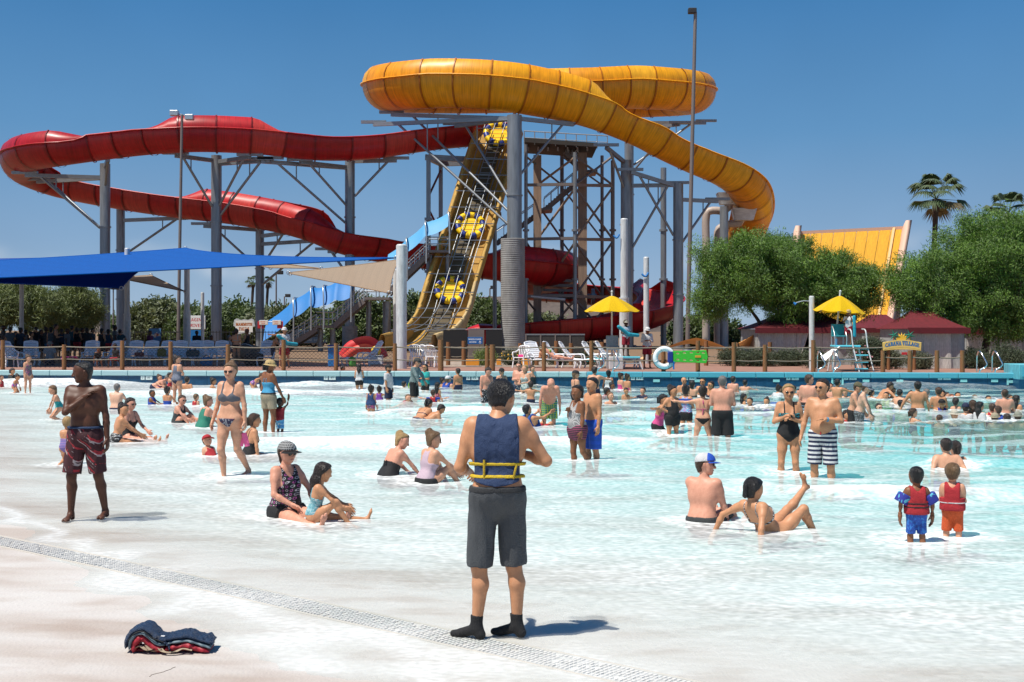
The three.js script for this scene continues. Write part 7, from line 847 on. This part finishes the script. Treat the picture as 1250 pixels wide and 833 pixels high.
who(1147, 506.5, 516.5, 176, 'm', 'tan', ['brown', 'buzz'], [], 'close cropped head and neck just above the water', { leg: 'bend', limb: .9 });
who(1165.5, 501, 515, -10, 'f', 'fair', ['brown', 'bob'], [['bucket', K.cream, .17], ['onepiece', K.navy, .26]], 'woman in a wide cream sun hat low in the water', { leg: 'bend', arm: 'out', min: 1.2 });
who(1179, 493, 514, 160, 'm', 'fair', ['dark', 'short'], [['tee', K.white, .7], ['cap', K.navy]], 'boy in a navy cap and white shirt in the deep group', { limb: .88, leg: 'bend' });
who(1188, 489, 513.5, 150, 'f', 'tan', ['brown', 'long'], [['onepiece', K.olive, .24]], 'long brown haired woman between the white shirts', { min: 1.2 });
who(1196.5, 491, 515, 120, 'f', 'fair', ['black', 'long'], [['tee', K.white, .7]], 'girl with long black hair in a white shirt', { limb: .88, leg: 'bend' });
who(1227, 475.5, 505, 172, 'm', 'pink', ['brown', 'buzz'], [['trunks', K.navy]], 'balding bare backed man holding children in the deep water', { arm: 'front', broad: 1.12, fat: 1.08 });
who(1211.5, 493, 510.5, 165, 'm', 'fair', ['brown', 'short'], [['vest', K.red]], 'child in a red vest beside the balding man', { limb: .95, leg: 'bend' });
who(1218.5, 496, 511.5, -170, 'm', 'fair', ['brown', 'short'], [['vest', K.blue]], 'child in a blue vest against the balding man', { limb: .95, leg: 'bend' });
who(1241, 483, 503, 130, 'f', 'tan', ['dark', 'long'], [['onepiece', K.maroon, .26]], 'long haired woman beyond the balding man', { min: 1.3 });
who(1232.5, 482, 489, 60, 'm', 'tan', ['dark', 'short'], [], 'dark head showing just above the balding man', { min: 1.3 });
who(1214.5, 505, 515.5, 170, 'm', 'fair', ['brown', 'short'], [['bucket', K.khaki, .14]], 'swimmer in a khaki hat below the red vest child', { leg: 'bend', min: 1.1 });
who(1229.5, 505.5, 515, 170, 'm', 'tan', ['dark', 'short'], [], 'dark haired swimmer between two hats', { leg: 'bend', min: 1.1 });
who(1243, 503.5, 515, 150, 'm', 'fair', ['brown', 'short'], [['bucket', [.3, .3, .24], .15]], 'swimmer in a grey sun hat at the pool corner side', { leg: 'bend', min: 1.1 });
// --- on the deck
const deckWho = (px, top, foot, yaw, sex, skin, hair, wear, label, o = {}) => put(px, top, foot, yaw, { sex, skin, hair, wear, label, level: DECK, group: 'people on the deck', ...o });
const guard = [['tee', K.white, .7], ['trunks', [.42, .012, .03], .8, .03]];
deckWho(347, 400, 450, 40, 'm', 'tan', ['brown', 'short'], [...guard, ['bucket', K.white, .13], ['float', [.02, .42, .55]]], 'lifeguard in a white hat and red shorts pointing with a blue rescue tube', { armR: 'point', armL: 'belly', leg: 'wide' });
deckWho(790, 400, 449.5, 10, 'm', 'brown', ['black', 'short'], [['tee', K.white, 1.7, -.12], ['trunks', [.42, .012, .03], .8, .03], ['bucket', K.white, .13]], 'lifeguard in white long sleeves and red shorts standing by the fence', { arm: 'belly', head: [10, 14] });
put(764, 391, HORIZON + (EYE - PLAT1) * F / 48.7, 20, { sex: 'm', skin: 'dark', hair: ['black', 'short'], wear: [['tee', [.5, .6, .7], .7], ['trunks', [.36, .012, .03], .85, .03], ['bucket', K.cream, .13], ['float', [.02, .42, .55]]], label: 'lifeguard standing on the low turquoise platform under the umbrella', level: PLAT1, arm: 'belly', group: 'people on the deck' });
put(1036, 378.5, HORIZON + (EYE - PLAT2) * F / 46.2, -40, { sex: 'm', skin: 'brown', hair: ['black', 'short'], wear: [...guard, ['bucket', K.straw, .12], ['floatV', [.02, .42, .55]]], label: 'lifeguard in a straw hat standing on the tall lifeguard chair', level: PLAT2, armR: 'chest', armL: 'face', group: 'people on the deck' });
deckWho(240, 404, 440, 178, 'm', 'dark', ['black', 'short'], [['tee', K.black, .7], ['trunks', K.black]], 'large person in black clothing standing behind the shaded loungers', { fat: 1.3, broad: 1.1 });
deckWho(183, 404, 439, 60, 'f', 'brown', ['black', 'bob'], [['tee', [.15, .01, .08], .7], ['trunks', K.black]], 'person in a plum shirt beside the information board', {});
deckWho(288.5, 402, 446, 178, 'f', 'tan', ['dark', 'bun'], [['bikini_top', K.aqua], ['brief', K.black]], 'bare backed woman in a bikini standing behind the fence post', { arm: 'belly' });
deckWho(301, 402, 444, -120, 'f', 'tan', ['red', 'bob'], [['tank', K.black], ['trunks', K.black]], 'red haired woman in a black top facing the bare backed woman', { arm: 'belly' });
deckWho(258, 410, 440, 30, 'f', 'brown', ['black', 'bun'], [['tank', K.black], ['trunks', K.black]], 'woman in black seated behind the last shaded loungers', { leg: 'seat' });
deckWho(280, 410, 440, 100, 'm', 'fair', ['grey', 'short'], [['tee', K.lgrey], ['trunks', K.navy]], 'grey haired man seated behind the fence post', { leg: 'seat' });
put(659.5, 424, HORIZON + (EYE - DECK - .36) * F / 50.2, 70, { sex: 'm', skin: 'tan', hair: ['blond', 'short'], wear: [['trunks', K.black], ['bucket', K.khaki, .13]], label: 'sunbather in dark trunks sitting on a raised white lounger', level: DECK + .36, leg: 'sitF', arm: 'knee', bend: 10, group: 'people on the deck' });
put(676, 433, HORIZON + (EYE - DECK - .36) * F / 50, 80, { sex: 'f', skin: 'pink', hair: ['brown', 'bob'], wear: [['bikini_top', K.lime], ['brief', K.sky]], label: 'sunbather in a lime green bikini lying back on a lounger', level: DECK + .36, leg: 'sitF', lean: -48, arm: 'down', group: 'people on the deck', min: 1.55 });
deckWho(118, 424, 449, 40, 'm', 'brown', ['black', 'short'], [['tee', K.black], ['trunks', K.grey]], 'man in black hunched on a shaded lounger by the striped towel', { leg: 'seat', bend: 30 });
deckWho(142, 420, 449, -30, 'm', 'dark', ['black', 'short'], [['tee', K.black], ['trunks', K.red]], 'man in a black shirt and red shorts sitting by the fence post', { leg: 'seat', bend: 15 });
deckWho(333, 408, 446, 90, 'm', 'tan', ['dark', 'short'], [['trunks', K.navy]], 'shirtless man leaning at the foot of the stairs behind the lifeguard', { lean: 20, arm: 'fwd' });
// --- the queue in the shade of the sails: dark clothing, backs and profiles
{
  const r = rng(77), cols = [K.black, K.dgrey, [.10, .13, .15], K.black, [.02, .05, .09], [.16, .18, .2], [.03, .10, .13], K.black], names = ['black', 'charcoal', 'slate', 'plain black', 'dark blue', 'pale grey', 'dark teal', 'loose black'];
  const xs = [-4, 4, 12, 19, 25, 31, 38, 44, 50, 56, 62, 68, 75, 82, 88, 94, 100, 106, 113, 124, 132, 140, 146], extra = ['beside the slim white pole', 'with folded arms', 'with a bare head', 'half turned to the stairs', 'with hands on hips', 'in a low cap', 'between two taller people', 'with lowered head'];
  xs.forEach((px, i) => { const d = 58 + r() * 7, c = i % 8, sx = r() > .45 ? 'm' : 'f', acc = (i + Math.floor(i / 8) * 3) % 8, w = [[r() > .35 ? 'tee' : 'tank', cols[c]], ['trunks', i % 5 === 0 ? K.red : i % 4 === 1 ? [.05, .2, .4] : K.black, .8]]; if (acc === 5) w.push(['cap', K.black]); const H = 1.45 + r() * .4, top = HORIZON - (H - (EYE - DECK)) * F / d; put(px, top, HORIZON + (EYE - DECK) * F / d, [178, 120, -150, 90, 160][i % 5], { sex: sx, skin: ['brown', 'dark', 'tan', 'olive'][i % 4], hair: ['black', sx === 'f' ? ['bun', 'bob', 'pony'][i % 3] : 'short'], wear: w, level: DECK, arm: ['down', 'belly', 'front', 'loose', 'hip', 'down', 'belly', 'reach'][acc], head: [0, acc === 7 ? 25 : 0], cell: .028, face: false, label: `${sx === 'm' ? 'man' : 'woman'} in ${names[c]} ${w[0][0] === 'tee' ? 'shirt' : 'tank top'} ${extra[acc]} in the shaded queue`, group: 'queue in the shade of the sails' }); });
}
finishWater();
console.log('people', taken.person + 1, 'misfits', warn.length, warn.slice(0, 60).join(' | '));
// ---------------------------------------------------------------- small things near the camera
{ // life vests left on the beach
  const d = EYE * F / (796 - HORIZON), p = onG(207, d, 0); p.y = floorY(p.x, p.z) + .003; const g = thing('life_vest_pile', 'folded navy and red life vest with beige straps lying on the dry beach', 'life vest', p, .06);
  const navy = mat([.022, .05, .115], .42, { map: weave, bumpMap: withRepeat(grainBump, 4, 4), bumpScale: .004 }), redc = mat([.42, .012, .03], .6, { map: weave }), trim = mat([.12, .17, .2], .6), web = mat([.46, .36, .25], .85, { map: weave });
  // each layer is a folded slab: a rounded strip swept along the fold line, with creases
  const slab = (pts, off, th, z0, z1, wr, seed) => { const c = new THREE.CatmullRomCurve3(pts.map(([x, y]) => V(x, y, 0))); return gridGeo(26, 40, (u, v) => { const q = c.getPoint(v), t = c.getTangent(v), n = V(-t.y, t.x, 0), w = u * 2, top = w <= 1, k = top ? w : 2 - w, e = Math.sqrt(Math.max(0, 1 - Math.pow(Math.abs(k * 2 - 1), 8))), endE = Math.sqrt(Math.max(0, 1 - Math.pow(Math.abs(v * 2 - 1), 14))), h = off + (top ? .5 : -.5) * th * e * endE + (top ? wr * (n3(q.x * 14 + seed, k * 3, seed) + .6 * n3(q.x * 30, k * 9, seed)) : 0) * e, z = lerp(z0, z1, k) + .008 * n2(v * 5 + seed, seed); return [q.x + n.x * h, Math.max(.003, q.y + n.y * h), z, v * 3, k]; }); };
  const foldA = [[-.255, .03], [-.245, .085], [-.205, .135], [-.15, .145], [-.1, .105], [-.06, .075], [-.01, .07]], foldB = [[-.02, .072], [.05, .085], [.13, .09], [.2, .07], [.28, .042]];
  part(g, 'vest_shell', slab(foldA, .012, .03, -.12, .085, .008, 1), navy); part(g, 'foam_edge', slab(foldA.map(([x, y]) => [x, y - .004]), -.012, .022, -.11, .092, .001, 2), trim); part(g, 'vest_lining', slab(foldA.map(([x, y]) => [x * .985, y - .012]), -.036, .04, -.12, .095, .007, 3), redc);
  part(g, 'vest_shell', slab(foldB, .01, .028, -.12, .075, .013, 4), navy); part(g, 'foam_edge', slab(foldB.map(([x, y]) => [x, y - .004]), -.012, .02, -.1, .082, .001, 5), trim); part(g, 'vest_lining', slab(foldB.map(([x, y]) => [x, y - .014]), -.034, .04, -.12, .088, .007, 6), redc);
  part(g, 'vest_lining', slab([[-.25, .012], [-.1, .02], [.05, .014], [.25, .014]], 0, .022, -.1, .06, .003, 7), mat([.16, .01, .02], .7));
  part(g, 'vest_flap', slab([[-.02, .075], [.01, .045], [.02, .012]], 0, .012, -.06, .1, .004, 8), navy); part(g, 'piping', tube([V(-.245, .088, .088), V(-.2, .136, .09), V(-.15, .146, .09), V(-.1, .108, .09), V(-.02, .074, .088)], .004, 30, 6), M.black);
  const strap = (pts) => { const c = new THREE.CatmullRomCurve3(pts); return gridGeo(3, 30, (u, v) => { const q = c.getPoint(v), t = c.getTangent(v), s = t.clone().cross(V(0, .7, .7)).normalize().multiplyScalar((u - .5) * .034); return [q.x + s.x, q.y + Math.abs(s.y) + .003 + .002 * (u > .3 && u < .7), q.z + s.z, u, v * 8]; }); };
  part(g, 'strap', strap([V(-.22, .015, .07), V(-.17, .04, .09), V(-.12, .015, .1), V(-.08, .03, .09)]), web); part(g, 'strap', strap([V(-.05, .03, .08), V(-.01, .008, .12), V(.05, .006, .125), V(.1, .02, .1), V(.16, .01, .1)]), web); part(g, 'strap', strap([V(-.13, .05, .08), V(-.09, .012, .1), V(-.03, .02, .09)]), web);
  part(g, 'buckle', rbox(.035, .012, .022, .004, .05, .014, .122), M.black); part(g, 'care_tag', rbox(.03, .004, .02, .001, -.04, .1, .03), M.whitePlastic);
}
{ // pink sandals in the walking woman's hand
  const d = EYE * F / (581 - HORIZON), p = at(297.5, 530, d - .02), g = thing('sandals', 'pair of pink sandals dangling from the walking woman hand', 'sandals', p); const pk = mat([.8, .12, .3], .6); for (const s of [-1, 1]) { part(g, 'sole', rbox(.075, .2, .018, .008).rotateZ(s * .25).translate(s * .03, -.08, s * .02), pk); part(g, 'sandal_strap', new THREE.TorusGeometry(.035, .006, 6, 14, Math.PI).rotateX(-Math.PI / 2).translate(s * .03, -.05, s * .02 + .01), M.whitePlastic); }
}
renderer.render(scene, camera);
